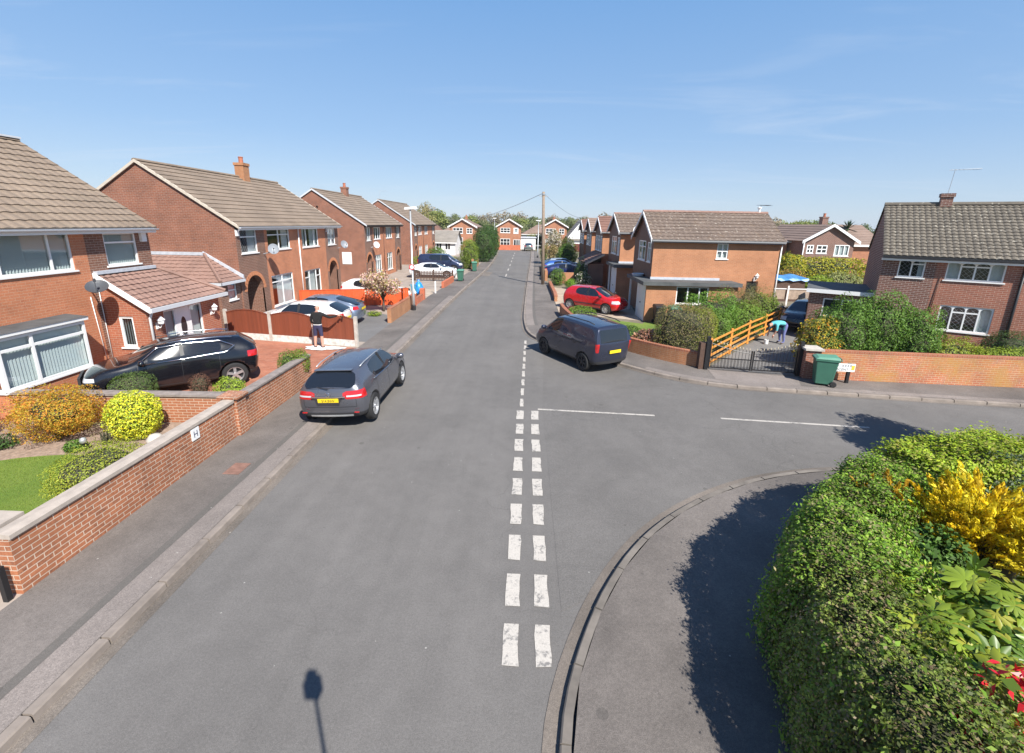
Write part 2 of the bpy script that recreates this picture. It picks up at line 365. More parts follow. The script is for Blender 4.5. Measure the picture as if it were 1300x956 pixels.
def kerbline(name,pl,side,mat='kerb',h=.1):
    mb=MB(); v=[Vector(p) for p in pl]; tot=sum((q-p).length for p,q in zip(v[:-1],v[1:])); n=int(tot/.915); R_=resample(pl,n*3+1)
    for i in range(n):
        s=R_[i*3:i*3+4]
        if s[0][1]>60 and i%3: pass
        g=.012; a=Vector(s[0]); b_=Vector(s[-1]); s=[tuple(Vector(s[0]).lerp(Vector(s[1]),g/.3))]+s[1:3]+[tuple(Vector(s[3]).lerp(Vector(s[2]),g/.3))]; j=random.uniform(-.005,.004); e=random.uniform(-.004,.004); s=off(s,e)
        t=h+j; A,B,C,D=P(s,0),P(off(s,side*.012),t-.016),P(off(s,side*.03),t),P(off(s,side*.128),t+.002)
        mb.strip(A,B); mb.strip(B,C); mb.strip(C,D)
        for q in (0,-1): mb.face([A[q],B[q],C[q],D[q],(D[q][0],D[q][1],0)])
    struct(name,mb,M[mat])
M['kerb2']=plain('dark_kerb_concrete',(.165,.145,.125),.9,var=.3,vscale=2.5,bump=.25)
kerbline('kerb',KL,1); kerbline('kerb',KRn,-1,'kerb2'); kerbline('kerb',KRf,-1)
struct('gutter',MB().strip(P(off(KL,-.16),.005),P(KL,.006)),M['gutter']); struct('gutter',MB().strip(P(off(KRn,.17),.009),P(KRn,.010)),M['gutter']); struct('gutter',MB().strip(P(off(KRf,.14),.009),P(KRf,.010)),M['gutter'])
struct('pavement',MB().strip(P(off(KL,.125),.1),P(WL,.1)),M['pave'])
struct('pavement',MB().strip(P(resample(off(KRn,-.125),80),.1),P(resample(BRn,80),.1)),M['pave'])
def bandto(A,B,n=120): # match by nearest
    A=resample(A,n); Bd=dens(B,.15); r=[]
    for p in A: r.append(min(Bd,key=lambda q:(q[0]-p[0])**2+(q[1]-p[1])**2))
    return A,r
A_,B_=bandto(off(KRf,-.125),BRf,160); struct('pavement',MB().strip(P(A_,.1),P(B_,.1)),M['pave'])
# service trench + pale strip on the left pavement, dropped pale crossings
KLn=[p for p in KL if p[1]<34]
struct('pale_pavement_strip',MB().strip(P(off(KLn,.135),.105),P(off(KLn,.50),.105)),M['pave_l'])
struct('tarmac_trench',MB().strip(P(off(KLn,.50),.107),P(off(KLn,.64),.107)),M['trench'])
KRp=[p for p in KRf if 23<p[1]<88]; struct('pale_pavement_strip',MB().strip(P(off(KRp,-.135),.105),P(off(KRp,-.55),.105)),M['pave_l'])
struct('tarmac_trench',MB().strip(P(off(KRp,-.55),.107),P(off(KRp,-.72),.107)),M['trench'])
KRq=[p for p in KRf if p[1]<16.2 and p[0]<30]; struct('pale_pavement_strip',MB().strip(P(off(KRq,-.135),.105),P(off(KRq,-.42),.105)),M['pave_l'])
KRs=[p for p in dens(KRf,.2) if 19<p[1]<27.5 and p[0]<1.6]; struct('kerb_shade_strip',MB().strip(P(off(KRs,.004),.012),P(off(KRs,.05),.012)),M['black'])  # black strip painted along the kerb foot for the shade on its face
# markings
mb=MB(); y=4.36
def dash(mb,x0,x1,y0,y1,j=.01):
    r=lambda: random.uniform(-j,j)
    n=4; L=[(x0+r(),y0+(y1-y0)*i/n,.009) for i in range(n+1)]; Q=[(x1+r(),y0+(y1-y0)*i/n,.009) for i in range(n+1)]; L[0]=(L[0][0],y0+r(),.009); Q[0]=(Q[0][0],y0+r(),.009); mb.strip(L,Q)
for i in range(0,9):
    yy=4.36+i*.9
    dash(mb,-.165+.012*i*.3,.035+.012*i*.3,yy,yy+.6); dash(mb,.245+.012*i*.3,.445+.012*i*.3,yy,yy+.6)
for i in range(9,18):
    yy=4.36+i*.9; dash(mb,-.05+.012*(i-9),.05+.012*(i-9),yy,yy+.6)
mb.face([(.47,12.24,.009),(.47,12.33,.009),(3.77,12.12,.009),(3.77,12.03,.009)])
mb.face([(5.6,11.96,.009),(5.6,12.05,.009),(9.45,11.72,.009),(9.45,11.63,.009)])
mb.face([(12.2,11.35,.009),(12.2,11.44,.009),(16.2,11.0,.009),(16.2,10.91,.009)])
for yy in (46,52,58,64,70,76,82): dash(mb,-2.0,-1.88,yy,yy+2.4)
struct('road_marking',mb,M['paintw'])
# repair patches and a drain cover
struct('road_patch',MB().face([(-4.6,46,.006),(-3.6,46,.006),(-3.5,50,.006),(-4.4,50,.006)]),M['gutter'])
struct('road_patch',MB().prism([(-6.12,8.2),(-5.78,8.2),(-5.78,8.65),(-6.12,8.65)],.104,.109),plain('rusty_cover',(.22,.12,.09),.8,var=.3))
# private plots
struct('front_plots',MB().face([(-6.86,-14,.085),(-6.86,31,.085),(-5.80,52,.085),(-5.9,95,.085),(-70,95,.085),(-70,-14,.085)]),plain('plot_paving',(.30,.25,.21),.9,var=.25,vscale=1.2))
struct('front_plots',MB().face([(60,11,.085),(60,100,.085),(2.42,100,.085)]+[(x,y,.085) for x,y in BRf[::-1][:-1]]),plain('plot_ground',(.17,.145,.10),.95,var=.35,vscale=.8))
struct('front_plots',MB().face([(2.75,-14,.085)]+[(x,y,.085) for x,y in BRn[2:]]+[(60,-14,.085)]),M['soil'])
struct('driveway',MB().face([(-6.86,10.9,.09),(-6.86,18.0,.09),(-13.45,19.2,.09),(-13.45,10.9,.09)]),M['drive_red'])
struct('driveway',MB().face([(-6.86,19.0,.09),(-6.86,24.5,.09),(-13.4,28.5,.09),(-13.4,19.6,.09)]),asphalt('tarmac_drive',.17,.2,.3,(1,.97,.95)))
struct('driveway',MB().face([(-6.8,30.6,.09),(-6.5,35,.09),(-13.4,38.4,.09),(-13.4,28.8,.09)]),M['drive_pale'])
struct('driveway',MB().face([(2.1,26.9,.09),(6.5,25.0,.09),(7.05,30,.09),(7.05,34.5,.09),(2.12,38.3,.09)]),M['drive_pale'])
struct('driveway',MB().face([(6.85,16.4,.09),(9.85,15.8,.09),(14.6,21.5,.09),(17.5,26,.09),(15.6,26.5,.09)]),asphalt('drive_tarmac',.20,.2,.3,(1,.96,.92)))
struct('drive_apron',MB().face([(6.7,15.15,.108),(7.6,14.75,.108),(9.3,14.62,.108),(9.75,15.6,.108),(6.85,16.25,.108)]),M['pave_l'])
struct('lawn',MB().face([(x,y,.10) for x,y in smooth([(-11.3,6.2),(-11.3,8.35),(-10.7,8.65),(-9.6,8.85),(-8.8,8.0),(-8.3,7.2),(-7.5,6.3),(-7.3,6.2)],1)]),M['lawn'])
struct('soil_bed',MB().face([(-13.4,5.8,.092),(-7.1,5.8,.092),(-7.1,10.6,.092),(-13.4,10.6,.092)]),M['soil'])
struct('lawn',MB().face([(x,y,.095) for x,y in [(2.35,25.2),(2.3,26.4),(6.4,24.2),(6.6,24.6),(8.4,24.6),(8.3,20.2),(6.0,18.6),(4.8,18.9),(3.7,20.3),(2.9,22.6)]]),M['lawn'])
# mown blades on the near lawn
def blades(name,poly,n,h,cols):
    x0=min(p[0] for p in poly);x1=max(p[0] for p in poly);y0=min(p[1] for p in poly);y1=max(p[1] for p in poly)
    def ins(x,y):
        c=False;j=len(poly)-1
        for i in range(len(poly)):
            a,b=poly[i],poly[j]
            if (a[1]>y)!=(b[1]>y) and x<(b[0]-a[0])*(y-a[1])/(b[1]-a[1])+a[0]: c=not c
            j=i
        return c
    pts=[]
    while len(pts)<n:
        x,y=random.uniform(x0,x1),random.uniform(y0,y1)
        if ins(x,y): pts.append((x,y,.09))
    C=np.array(pts); N=np.tile([0,0,1.],(n,1)); a=RNG.uniform(0,6.28,n); d=np.stack([np.cos(a)*.5,np.sin(a)*.5,np.ones(n)],1); d/=np.linalg.norm(d,axis=1)[:,None]
    s=np.stack([-np.sin(a),np.cos(a),np.zeros(n)],1)*.004; L=RNG.uniform(.6,1.2,n)[:,None]*h
    V=np.concatenate([C-s,C+s,C+d*L],1).reshape(-1,3); col=pick(cols,n)
    return rawmesh(name,V,3,np.repeat(col,3,0),M['leaf'])
def pick(cols,n,jit=.18):
    c=np.array(cols)[RNG.integers(0,len(cols),n)]; return np.clip(c*RNG.uniform(1-jit,1+jit,(n,1))*RNG.uniform(.93,1.07,(n,3)),0,1)
def rawmesh(name,V,k,C,mat,parent=None,idx=None):
    me=bpy.data.meshes.new(name); n=len(V); nf=n//k if idx is None else len(idx)//k
    me.vertices.add(n); me.vertices.foreach_set('co',V.astype(np.float32).ravel())
    me.loops.add(nf*k); me.loops.foreach_set('vertex_index',(np.arange(n) if idx is None else idx).astype(np.int32))
    me.polygons.add(nf); me.polygons.foreach_set('loop_start',np.arange(0,nf*k,k,dtype=np.int32)); me.update(calc_edges=True)
    a=me.color_attributes.new('Col','FLOAT_COLOR','POINT'); a.data.foreach_set('color',np.concatenate([C,np.ones((n,1))],1).astype(np.float32).ravel())
    me.materials.append(mat); return link(name,me,parent)
tag(blades('grass',[(-11.25,6.2),(-11.25,8.3),(-10.7,8.6),(-9.6,8.8),(-8.8,7.95),(-8.3,7.2),(-7.6,6.3)],26000,.035,[(.14,.23,.025),(.18,.26,.035),(.21,.26,.045)]),'short mown grass of the front lawn','grass',kind='stuff')
# ------------------------------------------------------------------ house pieces
Z3=Vector((0,0,1))
def wall(mb,o,U,N,L,z0,z1,ops=(),depth=.09,m=0,arches=()):
    o=Vector(o);U=Vector(U);N=Vector(N)
    p=lambda u,z,d=0: tuple(o+U*u+N*d+Z3*z)
    us=sorted({0,L,*[a for q in ops for a in (q[0],q[2])]}); zs=sorted({z0,z1,*[a for q in ops for a in (q[1],q[3])]})
    for i in range(len(us)-1):
        for j in range(len(zs)-1):
            uc=(us[i]+us[i+1])/2; zc=(zs[j]+zs[j+1])/2
            if any(q[0]<uc<q[2] and q[1]<zc<q[3] for q in ops): continue
            mb.face([p(us[i],zs[j]),p(us[i+1],zs[j]),p(us[i+1],zs[j+1]),p(us[i],zs[j+1])],m)
    for a,b,c,d in ops:
        for q in ([(a,b),(c,b)],[(c,b),(c,d)],[(c,d),(a,d)],[(a,d),(a,b)]):
            mb.face([p(*q[0]),p(*q[1]),p(*q[1],-depth),p(*q[0],-depth)],m)
def slope(mb,A,B,C,D,gauge=.35,lam=None,amp=.014,step=.035,m=0):
    A,B,C,D=map(Vector,(A,B,C,D)); nrm=(B-A).cross((C+D)/2-(A+B)/2).normalized()
    if nrm.z<0: nrm=-nrm
    L=max((B-A).length,(D-C).length); n=max(1,round(max((C-A).length,(D-B).length)/gauge)); nu=max(1,int(L/lam*4)) if lam else 1
    for k in range(n):
        v0,v1=k/n,(k+1)/n; rows=[]
        for v,h in ((v0,None),(v0,step),(v1,.004)):
            P=A.lerp(C,v); Q=B.lerp(D,v); w=(Q-P).length; r=[]
            for i in range(nu+1):
                t=i/nu; x=P.lerp(Q,t); ph=((x-A).dot((B-A).normalized()) if (B-A).length>.01 else t*w)
                c=(abs(math.sin(math.pi*ph/lam))*amp*2-amp) if lam else 0
                dz=-.012 if h is None else h+c
                r.append(x+nrm*dz)
            rows.append(r)
        for a,b in ((0,1),(1,2)): mb.strip(rows[a],rows[b],m)
def window(par,o,U,N,u0,z0,u1,z1,mull=(),trans=None,blind=None,room=True,name='window',inset=.06,fw=.055,label=None,mat='white',tr_only=None,sill=True,curt=None,dark=False,arched=False,lead=False):
    """frame (part) with pane, sill, blind/curtain sub-parts. mull: fractions; trans: fraction of height of a transom"""
    o=Vector(o);U=Vector(U);N=Vector(N); mb=MB(); d0,d1=-inset-.03,-inset+.03
    w=u1-u0; h=z1-z0
    mb.fbox(o,U,N,u0,u0+fw,d0,d1,z0,z1).fbox(o,U,N,u1-fw,u1,d0,d1,z0,z1).fbox(o,U,N,u0+fw,u1-fw,d0,d1,z0,z0+fw).fbox(o,U,N,u0+fw,u1-fw,d0,d1,z1-fw,z1)
    xs=[u0]+[u0+w*f for f in mull]+[u1]
    for x in xs[1:-1]: mb.fbox(o,U,N,x-fw*.5,x+fw*.5,d0+.002,d1-.002,z0+fw,z1-fw)
    if trans:
        for i in range(len(xs)-1):
            if tr_only is None or i in tr_only:
                zt=z0+h*trans; mb.fbox(o,U,N,xs[i]+fw*.5,xs[i+1]-fw*.5,d0+.004,d1-.004,zt-fw*.5,zt+fw*.5)
    if arched:
        for i in range(len(xs)-1):
            a,b=xs[i]+fw*.5,xs[i+1]-fw*.5; c=(a+b)/2; rr=(b-a)/2
            for s in (-1,1):
                pts=[(c+s*rr,z1-fw)]+[(c+s*rr*math.cos(t),z1-fw-.10+.10*math.sin(t)) for t in (0,.4,.8,1.2,1.57)]
                mb.face([o+U*x+N*(d1-.006)+Z3*z for x,z in pts])
    f=mb.build(name,M[mat],par)
    if label: f['label']=label
    pq=[o+U*a+N*(-inset)+Z3*b for a,b in ((u0+.02,z0+.02),(u1-.02,z0+.02),(u1-.02,z1-.02),(u0+.02,z1-.02))]
    if U.cross(Z3).dot(N)<0: pq=pq[::-1]
    g=MB().face(pq).build('pane',M['dkglass' if dark else 'glass'],f,recalc=False)
    if sill: MB().fbox(o,U,N,u0-.05,u1+.05,-inset,.045,z0-.05,z0-.002).build('sill',M[mat],f)
    if lead:
        ld=MB(); s=.17
        for k in range(-int(h/s)-1,int(w/s)+2):
            for sg in (1,-1):
                a=Vector((k*s if sg>0 else k*s,0)); pts=[]
                for t in np.linspace(0,h,40):
                    x=(k*s+t) if sg>0 else (k*s+h-t)
                    if fw<=x<=w-fw and fw<=t<=h-fw: pts.append((x,t))
                if len(pts)>2:
                    p=[o+U*(u0+q[0])+N*(-inset+.006)+Z3*(z0+q[1]) for q in (pts[0],pts[-1])]; ld.tube(p,.0032,3)
        ld.build('lead_lattice',M['lead_line'],f)
    if not dark:
        bb=MB()
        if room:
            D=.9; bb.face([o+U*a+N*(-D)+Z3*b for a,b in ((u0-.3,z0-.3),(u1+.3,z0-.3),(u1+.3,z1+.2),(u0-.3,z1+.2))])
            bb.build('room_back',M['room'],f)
        if blind:
            bl=MB(); x=u0+.03
            while x<u1-.05:
                wv=.089; t=Vector(U)*math.cos(R(blind))+Vector(N)*math.sin(R(blind)); c=o+U*(x+.04)+N*(-inset-.10)
                bl.face([c-t*.044+Z3*(z0+.03),c+t*.044+Z3*(z0+.03),c+t*.044+Z3*(z1-.03),c-t*.044+Z3*(z1-.03)]); x+=.083
            bl.build('blind',M['blind'],f,recalc=False)
        for (a,b) in (curt or ()):
            cb=MB(); n=max(6,int((b-a)*w/.05)); lo=[];hi=[]
            for i in range(n+1):
                x=u0+w*(a+(b-a)*i/n); dd=-inset-.09+.025*math.sin(i*1.9)
                lo.append(o+U*x+N*dd+Z3*(z0+.03)); hi.append(o+U*x+N*dd+Z3*(z1-.03))
            cb.strip(lo,hi).build('curtain',M['curtain'],f,smooth=True)
    return f
def chimney(par,x,y,z0,z1,sx=.3,sy=.3,mat='gable',pots=1):
    c=MB().box(x-sx,x+sx,y-sy,y+sy,z0,z1-.16).box(x-sx-.04,x+sx+.04,y-sy-.04,y+sy+.04,z1-.157,z1).build('chimney',M[mat],par)
    for i in range(pots):
        yy=y+(i-(pots-1)/2)*.4
        MB().lathe([(.13,z1),(.12,z1+.3),(.14,z1+.31),(.14,z1+.36),(.09,z1+.36),(.085,z1+.1)],12,o=(x,yy,0)).build('chimney_pot',M['pot'],c,smooth=False)
def aerial(par,p,h=1.2,yaw=0.6,mat='metal'):
    x,y,z=p; mb=MB().tube([(x,y,z),(x+.05,y,z+h)],.011,6); c,s=math.cos(yaw),math.sin(yaw)
    mb.tube([(x+.05-c*.2,y-s*.2,z+h),(x+.05+c*.9,y+s*.9,z+h+.05)],.008,5)
    for i in range(9):
        t=-.15+i*.12; a=(x+.05+c*t,y+s*t,z+h+.01); mb.tube([(a[0]-s*.18,a[1]+c*.18,a[2]),(a[0]+s*.18,a[1]-c*.18,a[2])],.006,4)
    return mb.build('aerial',M[mat],par)
def dish(par,p,face=(.6,-.75,.35),r=.3,mat='grey_trim',wallp=None):
    f=Vector(face).normalized(); q=f.to_track_quat('Z','Y').to_matrix()
    mb=MB(); prof=[(0,0),(r*.35,.012),(r*.7,.045),(r,.09),(r*.99,.10),(r*.68,.058),(r*.3,.022),(0,.012)]
    t=MB().lathe(prof,24); P=[Vector(p)+q@Vector((v[0],v[1]*1.12,v[2])) for v in t.v]; mb.raw(P,t.f)
    c=Vector(p); mb.tube([c+q@Vector((0,-r,.08)),c+q@Vector((0,-r*.4,.38))],.012,6); mb.tube([c+q@Vector((0,-r*.4,.34)),c+q@Vector((0,-r*.3,.43))],.035,8)
    if wallp: mb.tube([c,c+Vector((-.1,0,-.12)),Vector(wallp)],.022,6)
    return mb.build('satellite_dish',M[mat],par,smooth=False)
def pipe(par,pts,mat='white',r=.034,name='downpipe'): return MB().tube(pts,r,8).build(name,M[mat],par,smooth=True)
def archway(par,y0,y1,zt,x=0,depth=1.0,z0=0.0,key='arch'):
    """brick ring round an arched recess in a wall facing +X (opening built square, spandrels filled)"""
    rr=(y1-y0)/2; c=(y0+y1)/2; zc=zt-rr; n=14
    sp=MB()
    for s in (-1,1):
        prev=None
        for i in range(n//2+1):
            t=math.pi/2*i/(n//2); q=(c+s*rr*math.cos(t),zc+rr*math.sin(t))
            if prev: sp.face([(x,prev[0],prev[1]),(x,q[0],q[1]),(x,q[0],zt),(x,prev[0],zt)])
            prev=q
    for i in range(n):   # soffit
        t0,t1=math.pi*i/n,math.pi*(i+1)/n
        sp.face([(x,c+rr*math.cos(t0),zc+rr*math.sin(t0)),(x,c+rr*math.cos(t1),zc+rr*math.sin(t1)),(x-.3,c+rr*math.cos(t1),zc+rr*math.sin(t1)),(x-.3,c+rr*math.cos(t0),zc+rr*math.sin(t0))])
    sp.build('arch_spandrel',M['gdark'],par)
    rg=MB(); ro=rr+.2
    for i in range(n+0):
        t0,t1=math.pi*i/n+.012,math.pi*(i+1)/n-.012
        P=[(c+r*math.cos(t),zc+r*math.sin(t)) for r,t in ((rr,t0),(ro,t0),(ro,t1),(rr,t1))]
        rg.raw([(x+.012,*p) for p in P]+[(x-.05,*p) for p in P],[(0,1,2,3),(0,4,5,1),(1,5,6,2),(2,6,7,3),(3,7,4,0)])
    rg.build('arch_ring',M['arch_brick'],par)
    rc=MB(); rc.box(x-depth,x-.01,y0-.10,y0,z0,zt).box(x-depth,x-.01,y1,y1+.10,z0,zt).box(x-depth,x-.01,y0,y1,zt,zt+.08)
    rc.build('porch_recess',M['gdark'],par)
    d=MB().box(x-depth-.03,x-depth+.03,y0+.1,y1-.35,z0,zt-.25).build('front_door',M['black'],par)
    MB().box(x-depth-.04,x-depth+.04,y0,y0+.1,z0,zt).box(x-depth-.04,x-depth+.04,y1-.35,y1,z0,zt).box(x-depth-.04,x-depth+.04,y0+.1,y1-.35,zt-.25,zt).build('frame',M['white'],d)
UY=(0,1,0); NX=(1,0,0)
def semi(y0,W,front,eave=4.80,ridge=7.66,D=8.2,name='brick_semi_detached_house',label='',group='brick semi-detached house pairs on the left of the street',roofm='roof_l',lam=None,gauge=.36,verge='cream',fascia='white',chim=(),ext=0.0,gablemat='gable',ops=()):
    h=thing(name,label,'house',(-13.5,y0,.05),0,group); E=eave-.05; G=ridge-.05
    mb=MB(); last=0
    # front in vertical bands of differing brick
    for (a,b,mat) in front:
        wall(mb,(0,a,0),UY,NX,b-a,0,E+.02,[(q[0]-a,q[1],q[2]-a,q[3]) for q in ops if q[0]>=a-.001 and q[2]<=b+.001],m={'gdark':0,'orange':1,'gable':2}[mat])
    for yy,s in ((0,-1),(W,1)):
        mb.face([(0,yy,0),(-D,yy,0),(-D,yy,E+.02),(0,yy,E+.02)],2); mb.face([(0,yy,E+.02),(-D,yy,E+.02),(-D/2,yy,G-.06)],2)
    mb.face([(-D,0,0),(-D,W,0),(-D,W,E),(-D,0,E)],2)
    mb.build('wall',[M['gdark'],M['orange'],M[gablemat]],h)
    rf=MB(); o=.28; ov=.09; ez=E+.03; sl=(G-ez)/(D/2+o)
    slope(rf,(o,-ov,ez),(o,W+ov,ez),(-D/2,-ov,G),(-D/2,W+ov,G),gauge,lam)
    slope(rf,(-D-o,W+ov,ez),(-D-o,-ov,ez),(-D/2,W+ov,G),(-D/2,-ov,G),gauge,None)
    roof=rf.build('roof',M[roofm],h,recalc=False)
    n=int(W/.45); rt=MB()
    for i in range(n+1):
        a=-ov+(W+2*ov)*i/(n+1); b=-ov+(W+2*ov)*(i+1)/(n+1)-.01
        P=[(.13*math.cos(t),.10*math.sin(t)) for t in np.linspace(0,math.pi,7)]
        rt.raw([(-D/2+p[0],a,G-.02+p[1]) for p in P]+[(-D/2+p[0]*1.06,b,G-.02+p[1]*1.06) for p in P],[(j,j+1,j+8,j+7) for j in range(6)]+[tuple(range(7)),tuple(range(13,6,-1))])
    rt.build('ridge_tiles',M[roofm],roof)
    for yy in (-ov-.02,W+ov-.06):
        vb=MB()
        for s in (0,1):
            xa=o if s==0 else -D-o
            vb.raw([(xa,yy,ez-.10),(-D/2,yy,G-.10),(-D/2,yy,G+.03),(xa,yy,ez+.03),(xa,yy+.08,ez-.10),(-D/2,yy+.08,G-.10),(-D/2,yy+.08,G+.03),(xa,yy+.08,ez+.03)],[(0,1,2,3),(7,6,5,4),(0,4,5,1),(3,2,6,7),(0,3,7,4)])
        vb.build('verge',M[verge],h)
    fb=MB().box(.0,o-.02,-ov+.1,W+ov-.1,ez-.17,ez-.15).box(o-.04,o-.015,-ov+.02,W+ov-.02,ez-.17,ez-.01); fb.build('fascia',M[fascia],h)
    gt=MB(); P=[(.055*math.cos(t),.055*math.sin(t)) for t in np.linspace(math.pi,2*math.pi,7)]
    gt.strip([(o+.05+p[0],-ov,ez-.03+p[1]) for p in P],[(o+.05+p[0],W+ov,ez-.03+p[1]) for p in P]); gt.build('gutter',M['grey_trim' if fascia=='white' else fascia],h)
    for c in chim: chimney(h,-D/2+.15,c[0],G-.5,G+c[1],.27,.30,'lowwall' if c[1]==.80 else 'gable',pots=c[2] if len(c)>2 else 1)
    return h
# ---- second pair (L2): the fullest view
ops2=[(.34,3.52,1.72,4.65),(2.67,3.55,4.99,4.63),(6.44,3.51,8.68,4.63),(10.1,3.5,11.35,4.59),(2.67,.55,4.95,2.20),(6.4,.62,8.6,2.1),(.42,0,1.88,2.42),(10.0,0,11.4,2.42)]
L2=semi(21.3,11.85,[(0,2.4,'gdark'),(2.4,9.7,'orange'),(9.7,11.85,'gdark')],ops=ops2,chim=[(7.75,.80,1)],gauge=.37,
  label='long brick semi pair behind the brown fence, two arched porches and a grey dish')
kw=dict(o=(0,0,0),U=UY,N=NX)
def W_(h,q,**k): return window(h,kw['o'],UY,NX,*q,**k)
W_(L2,ops2[0],trans=.68,lead=True,curt=[(.55,.98)]); W_(L2,ops2[1],mull=(.5,),trans=.72,curt=[(.7,.98)]); W_(L2,ops2[2],mull=(.27,.75),curt=[(.02,.25),(.55,.98)]); W_(L2,ops2[3],mull=(.5,),curt=[(.05,.95)])
W_(L2,ops2[4],mull=(.5,),trans=.78,curt=[(.3,.98)]); W_(L2,ops2[5],mull=(.3,.72),trans=.7,tr_only=(0,2),curt=[(.3,.7)])
archway(L2,.42,1.88,2.42); archway(L2,10.0,11.4,2.42)
pipe(L2,[(.05,5.95,4.6),(.05,5.95,.1)]); dish(L2,(.5,2.25,3.62),(.45,-.75,.45),.26,'dishgrey',wallp=(0,2.15,3.4)); dish(L2,(.45,11.7,3.45),(.7,-.6,.4),.26,'dishgrey',wallp=(0,11.6,3.2))
MB().box(.0,.09,.02,.2,4.35,4.62).build('alarm_box',M['white'],L2); MB().box(.0,.09,9.85,10.03,4.35,4.62).build('alarm_box',M['grey_trim'],L2)
# hipped lean-to on its near gable
le=MB(); wall(le,(-.05,-1.5,0),UY,NX,1.5,0,2.42,[(.55,1.5-.02,1.18,2.28)]); le.face([(-.05,-1.5,0),(-6,-1.5,0),(-6,-1.5,2.42),(-.05,-1.5,2.42)])
le.build('side_extension_wall',M['gdark'],L2)
window(L2,(-.05,-1.5,0),UY,NX,.55,1.48,1.18,2.28,trans=.55,curt=[(.05,.95)])
rr=MB(); slope(rr,(.18,-1.72,2.38),(-6,-1.72,2.38),(-1.55,-.02,3.46),(-6,-.02,3.46),.34,.3); slope(rr,(.18,-.02,2.38),(.18,-1.72,2.38),(-1.55,-.02,3.46),(-1.55,-.02,3.46),.34,.3)
ro=rr.build('side_extension_roof',M['roof_porch'],L2,recalc=False)
MB().tube([(.18,-1.72,2.44),(-1.55,-.06,3.52)],.07,6).build('hip_tiles',M['roof_porch'],ro)
fl=MB().fbox((0,-.02,0),(-1,0,0),(0,-1,0),1.5,6,0,.10,3.44,3.58); fl.raw([(.2,-.02,2.40),(-1.6,-.02,3.46),(-1.6,-.02,3.62),(.2,-.02,2.56),(.2,-.09,2.40),(-1.6,-.09,3.46),(-1.6,-.09,3.62),(.2,-.09,2.56)],[(0,1,2,3),(4,5,6,7),(3,2,6,7),(0,3,7,4)]); fl.build('flashing',M['lead'],L2)
MB().box(.15,.24,-1.78,0,2.26,2.38).box(-6,.24,-1.80,-1.74,2.26,2.38).build('gutter',M['grey_trim'],L2)
# ---- third and fourth pairs
def plainsemi(y0,W,lab,ch,seg,fascia='darkwood',verge='grey_trim'):
    q=[(.5,3.5,1.5,4.6),(2.4,3.55,4.3,4.6),(6.0,3.55,8.0,4.6),(W-1.65,3.5,W-.6,4.6),(2.5,.5,4.3,2.15),(6.1,.5,7.9,2.15),(.35,0,1.7,2.35),(W-1.8,0,W-.45,2.35)]
    h=semi(y0,W,[(0,2.1,'gdark'),(2.1,W-2.3,'orange'),(W-2.3,W,'gdark')],ops=q,chim=ch,gauge=.4,label=lab,fascia=fascia,verge=verge,gablemat='gable')
    for i,k in enumerate(q[:6]): W_(h,k,mull=((.5,) if i in (0,3) else (.33,.67)),trans=(.72 if i>=4 else None),curt=[(.04,.3),(.7,.96)] if i%2 else [(.05,.95)])
    archway(h,.35,1.7,2.35); archway(h,W-1.8,W-.45,2.35); pipe(h,[(.05,5.1,4.6),(.05,5.1,.1)],'brown'); return h
L3=plainsemi(38.7,11.3,'brick semi pair with a white panel on its gable, behind the pink magnolia',[(6.6,.62,1)],0)
dish(L3,(.45,1.55,3.1),(.6,-.7,.4),.27,'grey_trim',wallp=(0,1.5,2.9)); MB().box(-2.0,-1.2,-.03,-.001,1.55,2.55).build('gable_panel',M['white'],L3); MB().lathe([(.07,-.06),(.1,0)],8,'y',o=(-3.8,-.02,6.2)).build('vent',M['black'],L3)
L4=plainsemi(55.9,13.1,'farthest brick semi pair on the left, beyond the white coupe',[],0); aerial(L4,(-4.1,.6,7.7),.9)
# ---- first pair (L1): big near house at left with bay and tiled porch
ops1=[(5.8,3.56,8.8,4.70),(9.9,3.58,11.15,4.62),(5.75,.85,8.0,2.2)]
L1=semi(4.6,11.7,[(0,9.25,'orange'),(9.25,11.7,'gdark')],ops=ops1,lam=.30,gauge=.36,verge='roof_l',chim=[],
  label='nearest brick house at the left edge with white bay window and tiled porch')
# correct root offset: local y of L1 = world y - 4.6
W_(L1,ops1[0],mull=(.34,.79),blind=50); W_(L1,ops1[1],trans=.7,blind=50)
# bay: box on the front
by0,by1,bx,bz0,bz1=5.72,8.05,.62,.82,2.17
b=MB().box(0.003,bx,by0,by1,0,bz0-.06).build('bay_base',M['orange'],L1)
window(L1,(bx,by0,0),UY,NX,0,bz0,by1-by0,bz1,mull=(.36,),trans=.76,blind=20,inset=.0,fw=.07,name='bay_window',room=False)
window(L1,(0,by1,0),NX,UY,.05,bz0,bx,bz1,trans=.76,inset=.0,fw=.06,name='bay_window',room=False,blind=30)
window(L1,(0,by0,0),NX,(0,-1,0),.05,bz0,bx,bz1,trans=.76,inset=.0,fw=.06,name='bay_window',room=False)
MB().box(.003,bx+.10,by0-.08,by1+.08,bz1+.03,bz1+.12).build('bay_fascia',M['white'],L1)
MB().raw([(.003,by0-.14,bz1+.17),(.003,by1+.14,bz1+.17),(bx+.12,by1+.10,bz1+.125),(bx+.12,by0-.10,bz1+.125)],[(0,1,2,3)]).raw([(.003,by1+.14,bz1+.17),(.003,by1+.10,bz1+.125),(bx+.12,by1+.10,bz1+.125)],[(0,1,2)]).build('bay_roof',M['felt'],L1)
MB().box(-.9,-.85,by0,by1,.3,2.6).build('room_back',M['room'],L1)
